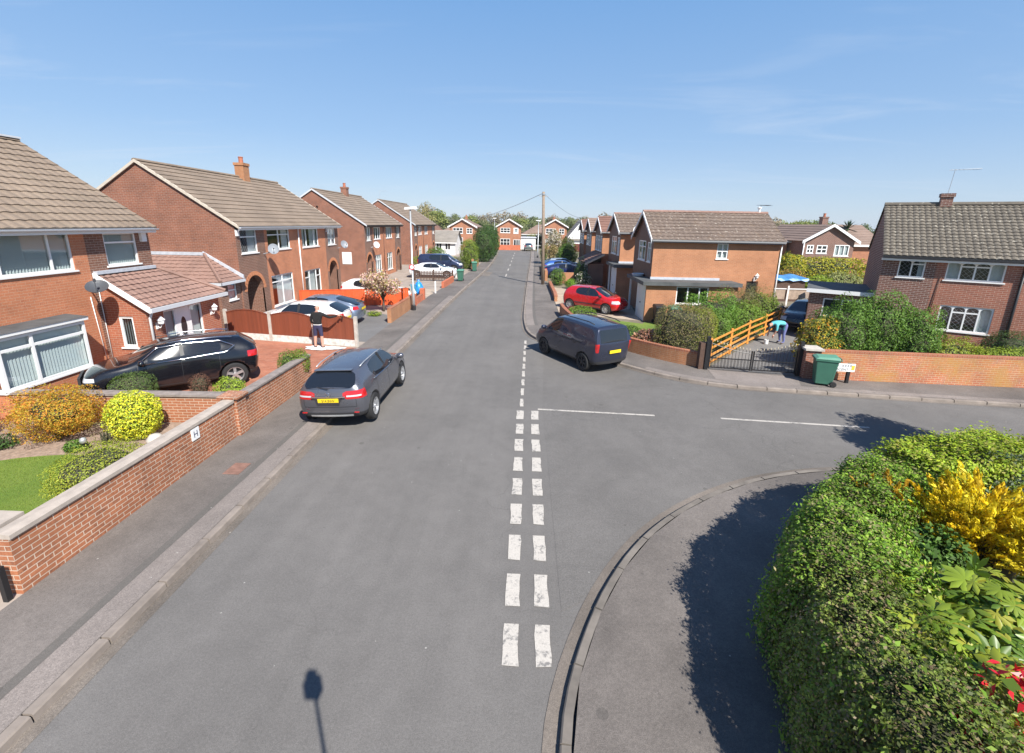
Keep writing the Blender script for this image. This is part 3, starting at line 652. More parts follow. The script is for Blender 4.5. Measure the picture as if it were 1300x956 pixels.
# porch
px=1.36; py0,py1=9.42,12.95; pe,pt=2.32,3.36
pw=MB(); q=[(.75,.42,2.62,2.1)]
wall(pw,(px,py0,0),UY,NX,py1-py0,0,pe,[(.70,.1,2.55,2.08)])
wall(pw,(0,py0,0),NX,(0,-1,0),px,0,pe,[(.42,1.0,.90,2.02)])
pw.face([(0,py0,pe),(px,py0,pe),(0,py0,pt-.05)]); pw.face([(px,py1,0),(-6,py1,0),(-6,py1,pe),(px,py1,pe)])
pw.build('porch_wall',M['porch'],L1)
window(L1,(0,py0,0),NX,(0,-1,0),.42,1.0,.90,2.02,blind=70,fw=.07,name='porch_window')
window(L1,(px,py0,0),UY,NX,.70,.55,1.24,2.08,blind=40,name='porch_window'); window(L1,(px,py0,0),UY,NX,1.92,.55,2.55,2.08,blind=10,name='porch_window')
dr=MB().fbox((px,py0,0),UY,NX,1.25,1.91,-.09,-.03,.1,2.08).build('front_door',M['white'],L1)
dg=MB(); c=1.58; dg.face([(px-.027,py0+c+.14*math.cos(t)*1.0,1.35+(.38 if math.sin(t)>0 else .34)*math.sin(t)*1.0) for t in np.linspace(0,2*math.pi,28)[:-1]]); dg.build('door_glass',M['dkglass'],dr)
pr_=MB(); slope(pr_,(px+.22,py0-.1,pe-.02),(px+.22,py1+.2,pe-.02),(.003,py0-.1,pt),(.003,py1-1.28,pt),.3,.24,amp=.016)
slope(pr_,(px+.22,py1+.2,pe-.02),(-6,py1+.2,pe-.02),(.003,py1-1.28,pt),(-6,py1-1.28,pt),.3,.24,amp=.016)
pr2=pr_.build('porch_roof',M['roof_porch'],L1,recalc=False)
MB().tube([(px+.2,py1+.18,pe+.05),(.0,py1-1.28,pt+.05)],.075,6).build('hip_tiles',M['roof_porch'],pr2)
MB().fbox((0,0,0),UY,NX,py0-.1,py1-1.3,.004,.14,pt+.0,pt+.1).build('flashing',M['lead'],L1)
MB().raw([(px+.25,py0-.14,pe-.16),(.0,py0-.14,pt-.13),(.0,py0-.14,pt+.05),(px+.25,py0-.14,pe+.02),(px+.25,py0-.08,pe-.16),(.0,py0-.08,pt-.13),(.0,py0-.08,pt+.05),(px+.25,py0-.08,pe+.02)],[(0,1,2,3),(7,6,5,4),(3,2,6,7),(0,3,7,4),(0,4,5,1)]).build('barge_board',M['white'],L1)
MB().box(px+.16,px+.30,py0-.1,py1+.2,pe-.15,pe-.02).build('gutter',M['grey_trim'],L1); MB().box(px+.02,px+.16,py0,py1,pe-.14,pe-.1).build('soffit',M['white'],L1)
pipe(L1,[(px+.2,py0+.02,pe-.12),(px+.06,py0+.06,pe-.35),(px+.06,py0+.06,.1)],r=.04)
def lantern(par,x,y,z):
    l=MB().box(x,x+.03,y-.05,y+.05,z-.2,z+.02).tube([(x+.02,y,z-.12),(x+.12,y,z-.16),(x+.17,y,z-.06)],.014,6)
    l.lathe([(.04,0),(.085,.05),(.10,.16),(.13,.17),(.05,.25),(.02,.29),(0,.31)],6,o=(x+.17,y,z-.06)); return l.build('wall_lantern',M['white'],par)
lantern(L1,px,py0+.35,1.75); lantern(L1,px,py0+3.0,1.72)
dish(L1,(.62,8.72,3.02),(.30,-.40,.86),.28,'dishdark',wallp=(0,9.15,2.85)); pipe(L1,[(.02,9.05,2.7),(.03,9.15,.6)],r=.012,name='cable'); pipe(L1,[(.03,9.36,3.0),(.03,9.36,.4)],r=.012,name='cable')
MB().box(0,.1,11.3,11.5,4.3,4.6).build('alarm_box',M['white'],L1)
MB().box(-4.25,-3.95,9.6,11.8,7.66,7.72).build('ridge_capping',M['grey_trim'],L1)

# ------------------------------------------------------------------ right-hand detached houses (gables to the street)
UXp=(1,0,0); NYm=(0,-1,0)
def righthouse(x,y0,W,L,E,G,label,roofm='roof_r',garage=None,sidewin=(),lam=.3,gauge=.34,detail=2,side='buff',front='brown',verge='whitep',winz=(3.2,4.25),wins=None,porch=None):
    h=thing('gable_fronted_house',label,'house',(x,y0,0),0,'gable-fronted houses on the right of the street')
    mb=MB(); wall(mb,(0,0,0),UXp,NYm,L,0,E+.05,[s[:4] for s in sidewin],m=0)
    wins=wins if wins is not None else [(.45,winz[0],1.35,winz[1]),(1.75,winz[0],W-.4,winz[1])]
    # front faces -X : U=+Y, N=-X
    wall(mb,(0,0,0),UY,(-1,0,0),W,0,E+.05,wins,m=1); mb.face([(0,0,E+.05),(0,W,E+.05),(0,W/2,G-.05)],1); mb.face([(L,0,E+.05),(L,W,E+.05),(L,W/2,G-.05)],0)
    mb.face([(L,0,0),(L,W,0),(L,W,E+.05),(L,0,E+.05)],0); mb.face([(0,W,0),(L,W,0),(L,W,E+.05),(0,W,E+.05)],0)
    mb.build('wall',[M[side],M[front]],h)
    for q in wins: window(h,(0,0,0),UY,(-1,0,0),*q,mull=(.5,),trans=.7,curt=[(.05,.45),(.6,.95)],inset=.03)
    for s in sidewin: window(h,(0,0,0),UXp,NYm,*s[:4],**s[4])
    rf=MB(); o=.2; oy=.28
    slope(rf,(-o,-oy,E-.02),(L+.12,-oy,E-.02),(-o,W/2,G),(L+.12,W/2,G),gauge,lam); slope(rf,(L+.12,W+oy,E-.02),(-o,W+oy,E-.02),(L+.12,W/2,G),(-o,W/2,G),gauge,None)
    roof=rf.build('roof',M[roofm],h,recalc=False)
    n=int(L/.45); rt=MB()
    for i in range(n):
        a=-o+(L+o+.12)*i/n; b=-o+(L+o+.12)*(i+1)/n-.012; Pq=[(.14*math.cos(t),.11*math.sin(t)) for t in np.linspace(0,math.pi,7)]
        rt.raw([(a,W/2+p[0],G-.03+p[1]) for p in Pq]+[(b,W/2+p[0]*1.07,G-.03+p[1]*1.07) for p in Pq],[(j,j+1,j+8,j+7) for j in range(6)]+[tuple(range(7)),tuple(range(13,6,-1))])
    rt.build('ridge_tiles',M['roof_porch' if roofm=='roof_r' else roofm],roof)
    vb=MB()
    for sgn in (0,1):
        ya=-oy if sgn==0 else W+oy
        for xx in (-o-.03,):
            vb.raw([(xx,ya,E-.17),(xx,W/2,G-.15),(xx,W/2,G+.03),(xx,ya,E+.02),(xx+.05,ya,E-.17),(xx+.05,W/2,G-.15),(xx+.05,W/2,G+.03),(xx+.05,ya,E+.02)],[(0,1,2,3),(7,6,5,4),(3,2,6,7),(0,3,7,4),(0,4,5,1)])
    vb.build('barge_board',M[verge],h)
    MB().box(-o+.03,L+.1,-oy+.003,0-.001,E-.16,E-.12).box(-o+.03,L+.1,-oy-.06,-oy+.0,E-.10,E-.015).build('gutter',M['gutter_grey'],h)
    if garage:
        gx0,gx1,gy,gz=garage['x0'],garage['x1'],garage['y'],garage['z']   # garage['y'] negative: projects to the near side
        g=MB(); wall(g,(gx0,gy,0),UXp,NYm,gx1-gx0,0,gz,[w[:4] for w in garage.get('win',())]); g.face([(gx1,gy,0),(gx1,0,0),(gx1,0,gz),(gx1,gy,gz)])
        g.box(gx0,gx0+.12,gy+.001,gy+.14,0,gz-.002)
        g.build('garage_wall',M[side],h)
        for w in garage.get('win',()): window(h,(gx0,gy,0),UXp,NYm,*w[:4],**w[4])
        MB().box(gx0-.22,gx1+.1,gy-.18,garage['yb'],gz,gz+.05).box(gx0-.25,gx1+.12,gy-.21,gy-.18,gz-.14,gz+.06).box(gx0-.25,gx0-.22,gy-.18,garage['yb'],gz-.14,gz+.06).build('garage_roof',M['felt'],h)
        MB().box(-.05,gx1-gx0+gx0-.6,-.10,-.003,gz+.05,gz+.18).build('flashing',M['lead'],h)
        dy0=gy+.16; dy1=gy+garage.get('door',1.75)
        d=MB().fbox((gx0+.05,0,0),UY,(-1,0,0),dy0,dy1,0,.05,.09,gz-.16)
        for i in range(8):
            yy=dy0+.1+(dy1-dy0-.2)*i/7; d.fbox((gx0+.05,0,0),UY,(-1,0,0),yy-.02,yy+.02,.05,.065,.15,gz-.22)
        d=d.build('garage_door',M['garage_w'],h); MB().fbox((gx0,0,0),UY,(-1,0,0),(dy0+dy1)/2-.05,(dy0+dy1)/2+.05,.02,.06,1.0,1.05).build('handle',M['black'],d)
        MB().fbox((gx0+.02,0,0),UY,(-1,0,0),dy1,dy1+.1,-.05,.05,.09,gz).fbox((gx0+.02,0,0),UY,(-1,0,0),garage['yb']-.1,garage['yb'],-.05,.05,.09,gz).fbox((gx0+.02,0,0),UY,(-1,0,0),dy0,garage['yb']-.1,-.05,.05,gz-.16,gz-.01).build('porch_frame',M['white'],h)
        dd=MB().fbox((-.03,0,0),UY,(-1,0,0),dy1+.15,garage['yb']-.15,0,.04,.1,gz-.2).build('front_door',M['dkglass'],h)
    return h
R1=righthouse(7.1,26.0,4.5,6.95,4.5,6.05,'large orange brick house on the corner with a flat garage roof, nearest on the right',
  sidewin=[(3.5,3.50,4.12,4.34,dict(mull=(.5,),trans=.5,fw=.06,curt=[(.05,.95)])),(5.35,1.3,6.0,2.3,dict(mat='brown',dark=True,sill=False))],
  garage=dict(x0=-.5,x1=4.4,y=-1.2,z=2.25,yb=2.7,door=1.8,win=[(1.62,1.12,3.35,2.06,dict(mull=(.36,.72),fw=.06))]),wins=[(.42,3.2,1.2,4.3),(1.65,3.2,3.3,4.35)])
lantern(R1,5.7,-.05,2.5); MB().lathe([(.07,0),(.07,.25),(.12,.26),(.12,.32),(0,.36)],10,o=(6.55,2.2,6.05)).build('flue',M['white'],R1); aerial(R1,(6.75,2.6,5.9),.6,.5,'black')
MB().lathe([(.32,0),(.36,.12),(.34,.14),(.28,.02),(0,.01)],16,o=(-.35,1.6,2.31)).build('roof_planter',M['grey_trim'],R1)
pipe(R1,[(6.98,-.05,4.3),(6.98,-.05,.1)],'white')
R1b=righthouse(6.8,33.6,4.55,7.0,4.74,6.08,'second gabled house on the right, white garage door in shade behind the red car',roofm='roof_r',
  garage=dict(x0=-.4,x1=4.4,y=-1.45,z=2.5,yb=1.5,door=1.8),wins=[(.3,3.1,1.0,4.35),(1.5,3.1,3.3,4.4)],gauge=.4)
dish(R1b,(1.0,-.5,4.75),(.3,-.9,.2),.4,'whitep',wallp=(.8,0,4.6))
R1c=righthouse(6.55,40.0,4.2,7,4.65,5.90,'third gabled house on the right with a red-brown roof above a tiled lean-to porch',roofm='roof_red',lam=None,wins=[(.3,3.0,1.1,4.3),(1.4,3.0,2.4,4.3),(2.7,3.0,3.8,4.3)],gauge=.42)
lt=MB(); lt.box(-1.3,-.002,-1.4,4.6,0,2.05); lt.build('porch_wall',M['gdark'],R1c)
s_=MB(); slope(s_,(-1.55,4.7,2.05),(-1.55,-1.6,2.05),(0.02,4.7,2.85),(0.02,-1.6,2.85),.3,None); s_.build('porch_roof',M['roof_red'],R1c,recalc=False)
for a in (-1.2,.4,2.0,3.6): window(R1c,(-1.3,0,0),UY,(-1,0,0),a,.9,a+1.1,2.0,mull=(.5,),dark=True,inset=-.03)
MB().raw([(-1.6,-1.62,1.93),(.0,-1.62,2.75),(.0,-1.62,2.9),(-1.6,-1.62,2.1),(-1.6,-1.56,1.93),(.0,-1.56,2.75),(.0,-1.56,2.9),(-1.6,-1.56,2.1)],[(0,1,2,3),(7,6,5,4),(3,2,6,7)]).build('barge_board',M['cream'],R1c)
R1d=righthouse(6.5,46.2,4.1,7,4.65,5.82,'fourth gabled house on the right, its narrow gable dark between two others',roofm='roof_far',lam=None,gauge=.45)
R1e=righthouse(6.4,51.4,4.1,7,4.6,5.76,'farthest gabled house on the right, an orange side strip below its plum roof',roofm='roof_red',lam=None,gauge=.45)
# ------------------------------------------------------------------ R2: dark brick semi on the side road (turned to the side road)
R2=thing('dark_brick_house','dark red brick house with leaded white windows at the right edge','house',(15.15,20.0,0),R(-31))
o2=[(.55,3.33,1.41,4.06),(2.06,3.32,3.76,4.05),(2.15,1.28,3.75,2.30),(6.2,3.3,8.0,4.05),(6.2,1.25,7.9,2.3)]
mb=MB(); E2,G2,D2=4.2,6.33,6.0
wall(mb,(0,0,0),UXp,NYm,1.75,0,E2+.02,[o2[0]],m=0); wall(mb,(1.75,0,0),UXp,NYm,7.6,0,E2+.02,[(a-1.75,b,c-1.75,d) for a,b,c,d in o2[1:]],m=1)
for xx in (0,9.35): mb.face([(xx,0,0),(xx,D2,0),(xx,D2,E2+.02),(xx,0,E2+.02)],0); mb.face([(xx,0,E2+.02),(xx,D2,E2+.02),(xx,D2/2,G2-.05)],0)
mb.face([(0,D2,0),(9.35,D2,0),(9.35,D2,E2),(0,D2,E2)],0); mb.build('wall',[M['rbrown'],M['rred']],R2)
for i,q in enumerate(o2): window(R2,(0,0,0),UXp,NYm,*q,mull=((.5,) if i==0 else (.25,.5,.75)),trans=.74,tr_only=((1,) if i==0 else (1,2)),arched=True,lead=True,fw=.05,curt=[(.76,.98)] if i!=1 else [(.02,.24),(.76,.98)])
rf=MB(); slope(rf,(-.06,-.25,E2),(9.5,-.25,E2),(-.06,D2/2,G2),(9.5,D2/2,G2),.225,.20,amp=.016,step=.034); slope(rf,(9.5,D2+.25,E2),(-.06,D2+.25,E2),(9.5,D2/2,G2),(-.06,D2/2,G2),.35,None); rf2=rf.build('roof',M['roof_r2'],R2,recalc=False)
MB().tube([(-.06,D2/2,G2+.02),(9.5,D2/2,G2+.02)],.11,8).build('ridge_tiles',M['roof_r2'],rf2)
MB().box(-.06,9.5,-.33,-.25,E2-.1,E2-.01).build('gutter',M['black'],R2); MB().box(-.06,9.5,-.24,-.001,E2-.2,E2-.12).build('soffit',M['white'],R2)
chimney(R2,2.05,D2/2,G2-.3,G2+.48,.20,.18,'rbrown',pots=0); aerial(R2,(2.05,D2/2,G2+.45),1.0,.2); pipe(R2,[(4.24,-.06,4.1),(4.24,-.06,.1)],'black',.045); pipe(R2,[(1.95,-.03,3.4),(1.85,-.03,1.9)],'brown',.015,'cable')
g=MB(); wall(g,(-2.35,.5,0),UXp,NYm,2.35,0,2.45,[(.55,1.3,2.0,2.12)]); g.face([(-2.35,.5,0),(-2.35,4.2,0),(-2.35,4.2,2.45),(-2.35,.5,2.45)]); g.build('garage_wall',M['rbrown'],R2)
window(R2,(-2.35,.5,0),UXp,NYm,.55,1.3,2.0,2.12,mull=(.5,),dark=True)
MB().box(-2.5,-.002,.3,4.3,2.45,2.52).build('garage_roof',M['felt'],R2); MB().box(-2.52,-.002,.26,.3,2.36,2.53).build('garage_fascia',M['white'],R2)
# ------------------------------------------------------------------ far houses at the end of the street (gables facing us)
def endhouse(x,y,W,E,G,label,wl,mat='farbrick',roofm='roof_far',depth=8,chim=None,name='end_of_street_house',verge='white',group='orange gabled houses closing the street'):
    h=thing(name,label,'house',(x,y,0),0,group); mb=MB(); wall(mb,(0,0,0),UXp,NYm,W,0,E,[q[:4] for q in wl]); mb.face([(0,0,E),(W,0,E),(W/2,0,G-.08)])
    for xx in (0,W): mb.face([(xx,0,0),(xx,depth,0),(xx,depth,E),(xx,0,E)])
    mb.face([(0,depth,0),(W,depth,0),(W,depth,E),(0,depth,E)]); mb.face([(0,depth,E),(W,depth,E),(W/2,depth,G-.08)]); mb.build('wall',M[mat],h)
    for q in wl: window(h,(0,0,0),UXp,NYm,*q[:4],**(q[4] if len(q)>4 else dict(mull=(.33,.67),fw=.09,curt=[(.05,.3),(.7,.95)],inset=.03)))
    rf=MB(); o=.35
    for s in (0,1):
        xa=-o if s==0 else W+o
        A,B=(xa,-.3,E-.1),(xa,depth,E-.1)
        if s==0: slope(rf,B,A,(W/2,depth,G),(W/2,-.3,G),.45,None)
        else: slope(rf,A,B,(W/2,-.3,G),(W/2,depth,G),.45,None)
    rf.build('roof',M[roofm],h,recalc=False)
    vb=MB()
    for xa in (-o,W+o): vb.raw([(xa,-.36,E-.32),(W/2,-.36,G-.2),(W/2,-.36,G+.05),(xa,-.36,E-.05),(xa,-.3,E-.32),(W/2,-.3,G-.2),(W/2,-.3,G+.05),(xa,-.3,E-.05)],[(0,1,2,3),(7,6,5,4),(3,2,6,7),(0,4,5,1)])
    vb.build('barge_board',M[verge],h)
    if chim: chimney(h,*chim)
    return h
wk=dict(mull=(.33,.67),trans=.5,fw=.09,inset=.03,dark=True); wk1=dict(mull=(.5,),trans=.5,fw=.09,inset=.03,dark=True)
F1=endhouse(-14.4,88,4.9,4.5,5.9,'orange gabled house at the street end, left of the dark conifers',[(.6,3.2,2.5,4.25,wk),(3.2,3.2,4.3,4.2,wk1),(.6,1.1,2.5,2.45,wk)],chim=(2.6,4.5,5.4,6.3,.25,.25,'farbrick',1))
F2=endhouse(-5.85,96,4.8,4.65,6.1,'orange gabled house facing down the street behind the red wall',[(.6,3.3,2.6,4.3,wk),(3.3,3.2,4.3,4.35,dict(fw=.2,inset=.03,mat='white',curt=[(.02,.98)])),(.6,.8,2.6,2.15,wk),(3.3,.3,4.7,2.0,dict(mull=(.4,.7),fw=.09,inset=.03,dark=True))])
gb=MB().box(4.81,7.9,.3,5,0,2.35).build('garage_wall',M['whitep'],F2); MB().fbox((4.81,.3,0),UXp,NYm,.3,2.8,0,.04,.1,2.1).build('garage_door',M['garage_w'],F2); MB().box(4.81,8.05,.1,5.1,2.35,2.5).build('garage_roof',M['grey_trim'],F2)
F3=endhouse(3.6,98,4.9,4.75,6.2,'orange gabled house at the street end, right of the wooden pole',[(.5,3.2,2.6,4.3,wk),(3.3,3.2,4.4,4.3,wk1),(.5,.9,2.6,2.2,wk)],chim=(2.45,5,5.9,6.5,.25,.25,'farbrick',1))
WG=endhouse(8.6,92,4.6,2.9,6.0,'white gabled house with a dark red garage at the street end',[(1.9,3.2,2.5,3.7,wk1)] if False else [],mat='whitep',roofm='roof_grey',name='white_gable_house',group=None)
MB().box(.3,4.3,-1.6,-.01,0,2.2).build('garage_wall',M['whitep'],WG); MB().fbox((.3,-1.6,0),UXp,NYm,.4,3.5,0,.04,.1,1.6).build('garage_door',plain('dark_red_door',(.16,.03,.03),.5),WG); MB().box(.1,4.5,-1.9,-.02,2.2,2.5).build('garage_roof',M['roof_grey'],WG)
def bungalow(x,y,W,D,E,G,label,mat='whitep',roofm='roof_far',rot=0,name='bungalow',wins=True,group='low bungalows far behind the street',hip=True):
    h=thing(name,label,'bungalow',(x,y,0),rot,group); mb=MB(); wl=[(W*.12,.9,W*.3,2.0),(W*.4,.9,W*.58,2.0),(W*.68,.9,W*.86,2.0)] if wins else []
    wall(mb,(0,0,0),UXp,NYm,W,0,E,wl)
    for xx in (0,W): mb.face([(xx,0,0),(xx,D,0),(xx,D,E),(xx,0,E)])
    mb.face([(0,D,0),(W,D,0),(W,D,E),(0,D,E)]); mb.build('wall',M[mat],h)
    for q in wl: window(h,(0,0,0),UXp,NYm,*q,mull=(.5,),dark=True,inset=.02,fw=.08)
    rf=MB(); o=.3; k=D/2+o if hip else .2
    slope(rf,(-o,-o,E-.05),(W+o,-o,E-.05),(k-o if hip else -o,D/2,G),(W+o-k if hip else W+o,D/2,G),.45); slope(rf,(W+o,D+o,E-.05),(-o,D+o,E-.05),(W+o-k if hip else W+o,D/2,G),(k-o if hip else -o,D/2,G),.45)
    if hip:
        slope(rf,(-o,D+o,E-.05),(-o,-o,E-.05),(k-o,D/2,G),(k-o,D/2,G),.45); slope(rf,(W+o,-o,E-.05),(W+o,D+o,E-.05),(W+o-k,D/2,G),(W+o-k,D/2,G),.45)
    else:
        for xx in (0,W): mb2=MB().face([(xx,0,E),(xx,D,E),(xx,D/2,G-.05)]); mb2.build('gable_wall',M[mat],h)
    rf.build('roof',M[roofm],h,recalc=False); MB().box(-o,W+o,-o-.05,-o,E-.17,E-.03).build('gutter',M['white'],h); return h
bungalow(-16.3,74,5.0,6.5,2.1,3.9,'bungalow with grey pitched roof beyond the last semi pair',roofm='roof_grey',hip=False)
bungalow(-19,108,10,7,3.4,5.3,'brown roofed bungalow behind the left end house',roofm='roof_far'); bungalow(-.8,112,9,7,2.8,5.0,'brown roofed bungalow showing right of the middle end house',roofm='roof_far')
bungalow(-31,118,10,7,2.8,5.2,'long brown roof left of the end houses, half hidden by trees',roofm='roof_red')
# ------------------------------------------------------------------ houses behind, right of the corner house
B1=endhouse(27.0,46,4.8,4.15,5.65,'brown brick gable with white barge boards behind the yellow-green hedge',[(.35,2.9,1.0,3.7,wk1),(1.3,2.9,2.3,3.7,wk1),(3.0,2.7,4.4,3.75,dict(mull=(.33,.67),fw=.08,inset=.03,curt=[(.05,.95)]))],mat='rbrown',depth=9,name='rear_gable_house',group=None,roofm='roof_far')
chimney(B1,5.2,6,4.6,6.5,.3,.3,'rbrown'); pipe(B1,[(-.2,-.4,4.0),(-.05,-.1,.2)],'white',.05)
q=MB().box(4.9,8.2,1.0,5,0,3.8).build('side_wing_wall',M['farbrick'],B1); s_=MB(); slope(s_,(4.8,.7,3.75),(8.6,.7,3.75),(4.8,5,5.7),(8.6,5,5.7),.4); s_.build('side_wing_roof',M['roof_far'],B1,recalc=False); MB().box(4.8,8.6,.62,.7,3.6,3.78).build('gutter',M['white'],B1)
bungalow(23.2,48.5,3.6,6,4.0,5.2,'small hip-roofed orange brick house between the corner house and the brown gable',mat='buff',roofm='roof_far',name='hip_roofed_house',wins=False,group=None)
GAIN=1.7
# ------------------------------------------------------------------ plants
def nrmz(a): return a/np.maximum(np.linalg.norm(a,axis=1),1e-9)[:,None]
def leafmesh(name,Pt,N,size,cols,mat='leaf',parent=None,aspect=.5,spread=.7,up=.25,szvar=.35,jit=.2,C=None,tang=None):
    n=len(Pt); nd=nrmz(N+RNG.normal(0,spread,(n,3))*.8+np.array([0,0,up])); t=RNG.normal(0,1,(n,3)) if tang is None else tang+RNG.normal(0,.3,(n,3))
    t=nrmz(t-nd*np.sum(t*nd,1)[:,None]); b=np.cross(nd,t); L=(size*RNG.uniform(1-szvar,1+szvar,n))[:,None]; Wd=L*aspect*.5
    V=np.stack([Pt-t*L*.5,Pt+b*Wd+nd*L*.08,Pt+t*L*.5-nd*L*.06,Pt-b*Wd+nd*L*.08],1).reshape(-1,3)
    c=np.clip(pick(cols,n,jit)*(1 if mat=='leafdry' else GAIN),0,.85) if C is None else C
    return rawmesh(name,V,4,np.repeat(c,4,0),M[mat] if isinstance(mat,str) else mat,parent)
def lumps(k=7,amp=.12):
    d=nrmz(RNG.normal(0,1,(k,3))); f=RNG.uniform(2,5,k); ph=RNG.uniform(0,6.28,k)
    return lambda D: 1+amp*np.mean([np.sin(f[i]*3*(D@d[i])+ph[i]) for i in range(k)],0)*2.2
def ellipse_pts(c,r,n,power=2.0,amp=.12,thick=.3,zmin=None,k=7,lf=None):
    D=nrmz(RNG.normal(0,1,(n,3))); lf=lf or lumps(k,amp)
    s=(np.sum(np.abs(D)**power,1))**(-1/power); rad=s*lf(D)*(1-thick*RNG.uniform(0,1,n)**2)
    Pt=D*rad[:,None]*np.array(r)+np.array(c); N=nrmz(np.sign(D)*np.abs(D)**(power-1)/np.array(r))
    if zmin is not None: k_=Pt[:,2]>zmin; Pt,N=Pt[k_],N[k_]
    return Pt,N
def blob(c,r,power=2,sc=.7,nu=14,nv=9):
    V=[];F=[]
    for j in range(nv):
        a=math.pi*(j+.5)/nv
        for i in range(nu):
            b=2*math.pi*i/nu; d=np.array([math.sin(a)*math.cos(b),math.sin(a)*math.sin(b),math.cos(a)]); s=(np.sum(np.abs(d)**power))**(-1/power)*sc*random.uniform(.9,1.05)
            V.append(tuple(np.array(c)+d*s*np.array(r)))
    for j in range(nv-1):
        for i in range(nu): F.append((j*nu+i,j*nu+(i+1)%nu,(j+1)*nu+(i+1)%nu,(j+1)*nu+i))
    F.append(tuple(range(nu-1,-1,-1))); F.append(tuple((nv-1)*nu+i for i in range(nu))); return V,F
GREEN=[(.045,.095,.016),(.07,.13,.02),(.095,.16,.03)]; DARK=[(.022,.05,.014),(.035,.07,.018),(.05,.09,.022)]
LIME=[(.15,.21,.022),(.20,.25,.03),(.11,.17,.02)]; OLIVE=[(.075,.09,.026),(.10,.115,.035),(.06,.07,.022),(.12,.09,.05)]
GOLD=[(.62,.36,.015),(.72,.46,.03),(.50,.26,.01)]; AUT=[(.42,.25,.025),(.52,.28,.03),(.36,.27,.03),(.46,.20,.03)]
def shrub(name,label,cat,x,y,r,n=2500,size=.07,cols=GREEN,power=2.0,zc=None,amp=.12,thick=.3,mat='leaf',group=None,core=.68,aspect=.5,spread=.7,stems=4,second=None,z0=.09,rot=0):
    t=thing(name,label,cat,(x,y,z0),rot,group); zc=r[2]*.92 if zc is None else zc
    Pt,N=ellipse_pts((0,0,zc),r,n,power,amp,thick,.01); leafmesh('foliage',Pt,N,size,cols,mat,t,aspect,spread)
    if second:
        k=Pt[RNG.integers(0,len(Pt),second[0])]+RNG.normal(0,.02,(second[0],3)); q=k-np.array([0,0,zc]); leafmesh(second[3],k+nrmz(q)*.03,nrmz(q),second[1],second[2],'leafdry',t,.8)
    mb=MB()
    if core: mb.raw(*blob((0,0,zc),r,power,core*.88))
    for i in range(stems):
        a=6.28*i/max(1,stems)+random.random(); mb.tube([(math.cos(a)*.06,math.sin(a)*.06,-.05),(math.cos(a)*r[0]*.3,math.sin(a)*r[1]*.3,zc)],[.03,.015],5)
    mb.build('twigs',M['twig'],t); return t
def tree(name,label,cat,x,y,h,crown,n,size,cols,trunk_r=.15,group=None,clumps=14,mat='leaf',limb=7,power=2,z0=.05,thick=.55,bare=False,aspect=.5,trunkh=.45):
    t=thing(name,label,cat,(x,y,z0),random.uniform(0,6.28),group); tb=MB(); top=h-crown[2]*.8; tb.tube([(0,0,-.1),(.03*h*.3,0,h*trunkh*.5),(0,.02*h,h*trunkh),(0,0,top+crown[2]*.3)],[trunk_r*1.25,trunk_r,trunk_r*.8,trunk_r*.2],9)
    zc=h-crown[2]; P_=[];N_=[]
    for i in range(clumps):
        d=nrmz(RNG.normal(0,1,(1,3)))[0]; f=random.uniform(.35,.78); c=np.array([d[0]*crown[0]*f,d[1]*crown[1]*f,zc+d[2]*crown[2]*f]); rr=random.uniform(.28,.5)
        tb.tube([(0,0,h*trunkh*random.uniform(.7,1.1)),(c[0]*.5,c[1]*.5,(h*trunkh+c[2])/2+.1),tuple(c)],[trunk_r*.45,trunk_r*.25,trunk_r*.08],5)
        a,b=ellipse_pts(c,(crown[0]*rr,crown[1]*rr,crown[2]*rr*.9),n//clumps,2,.2,thick); P_.append(a);N_.append(b)
    tb.build('trunk',M['bark'],t,smooth=True); Pt=np.concatenate(P_); leafmesh('crown',Pt,np.concatenate(N_),size,cols,mat,t,aspect,1.0); return t
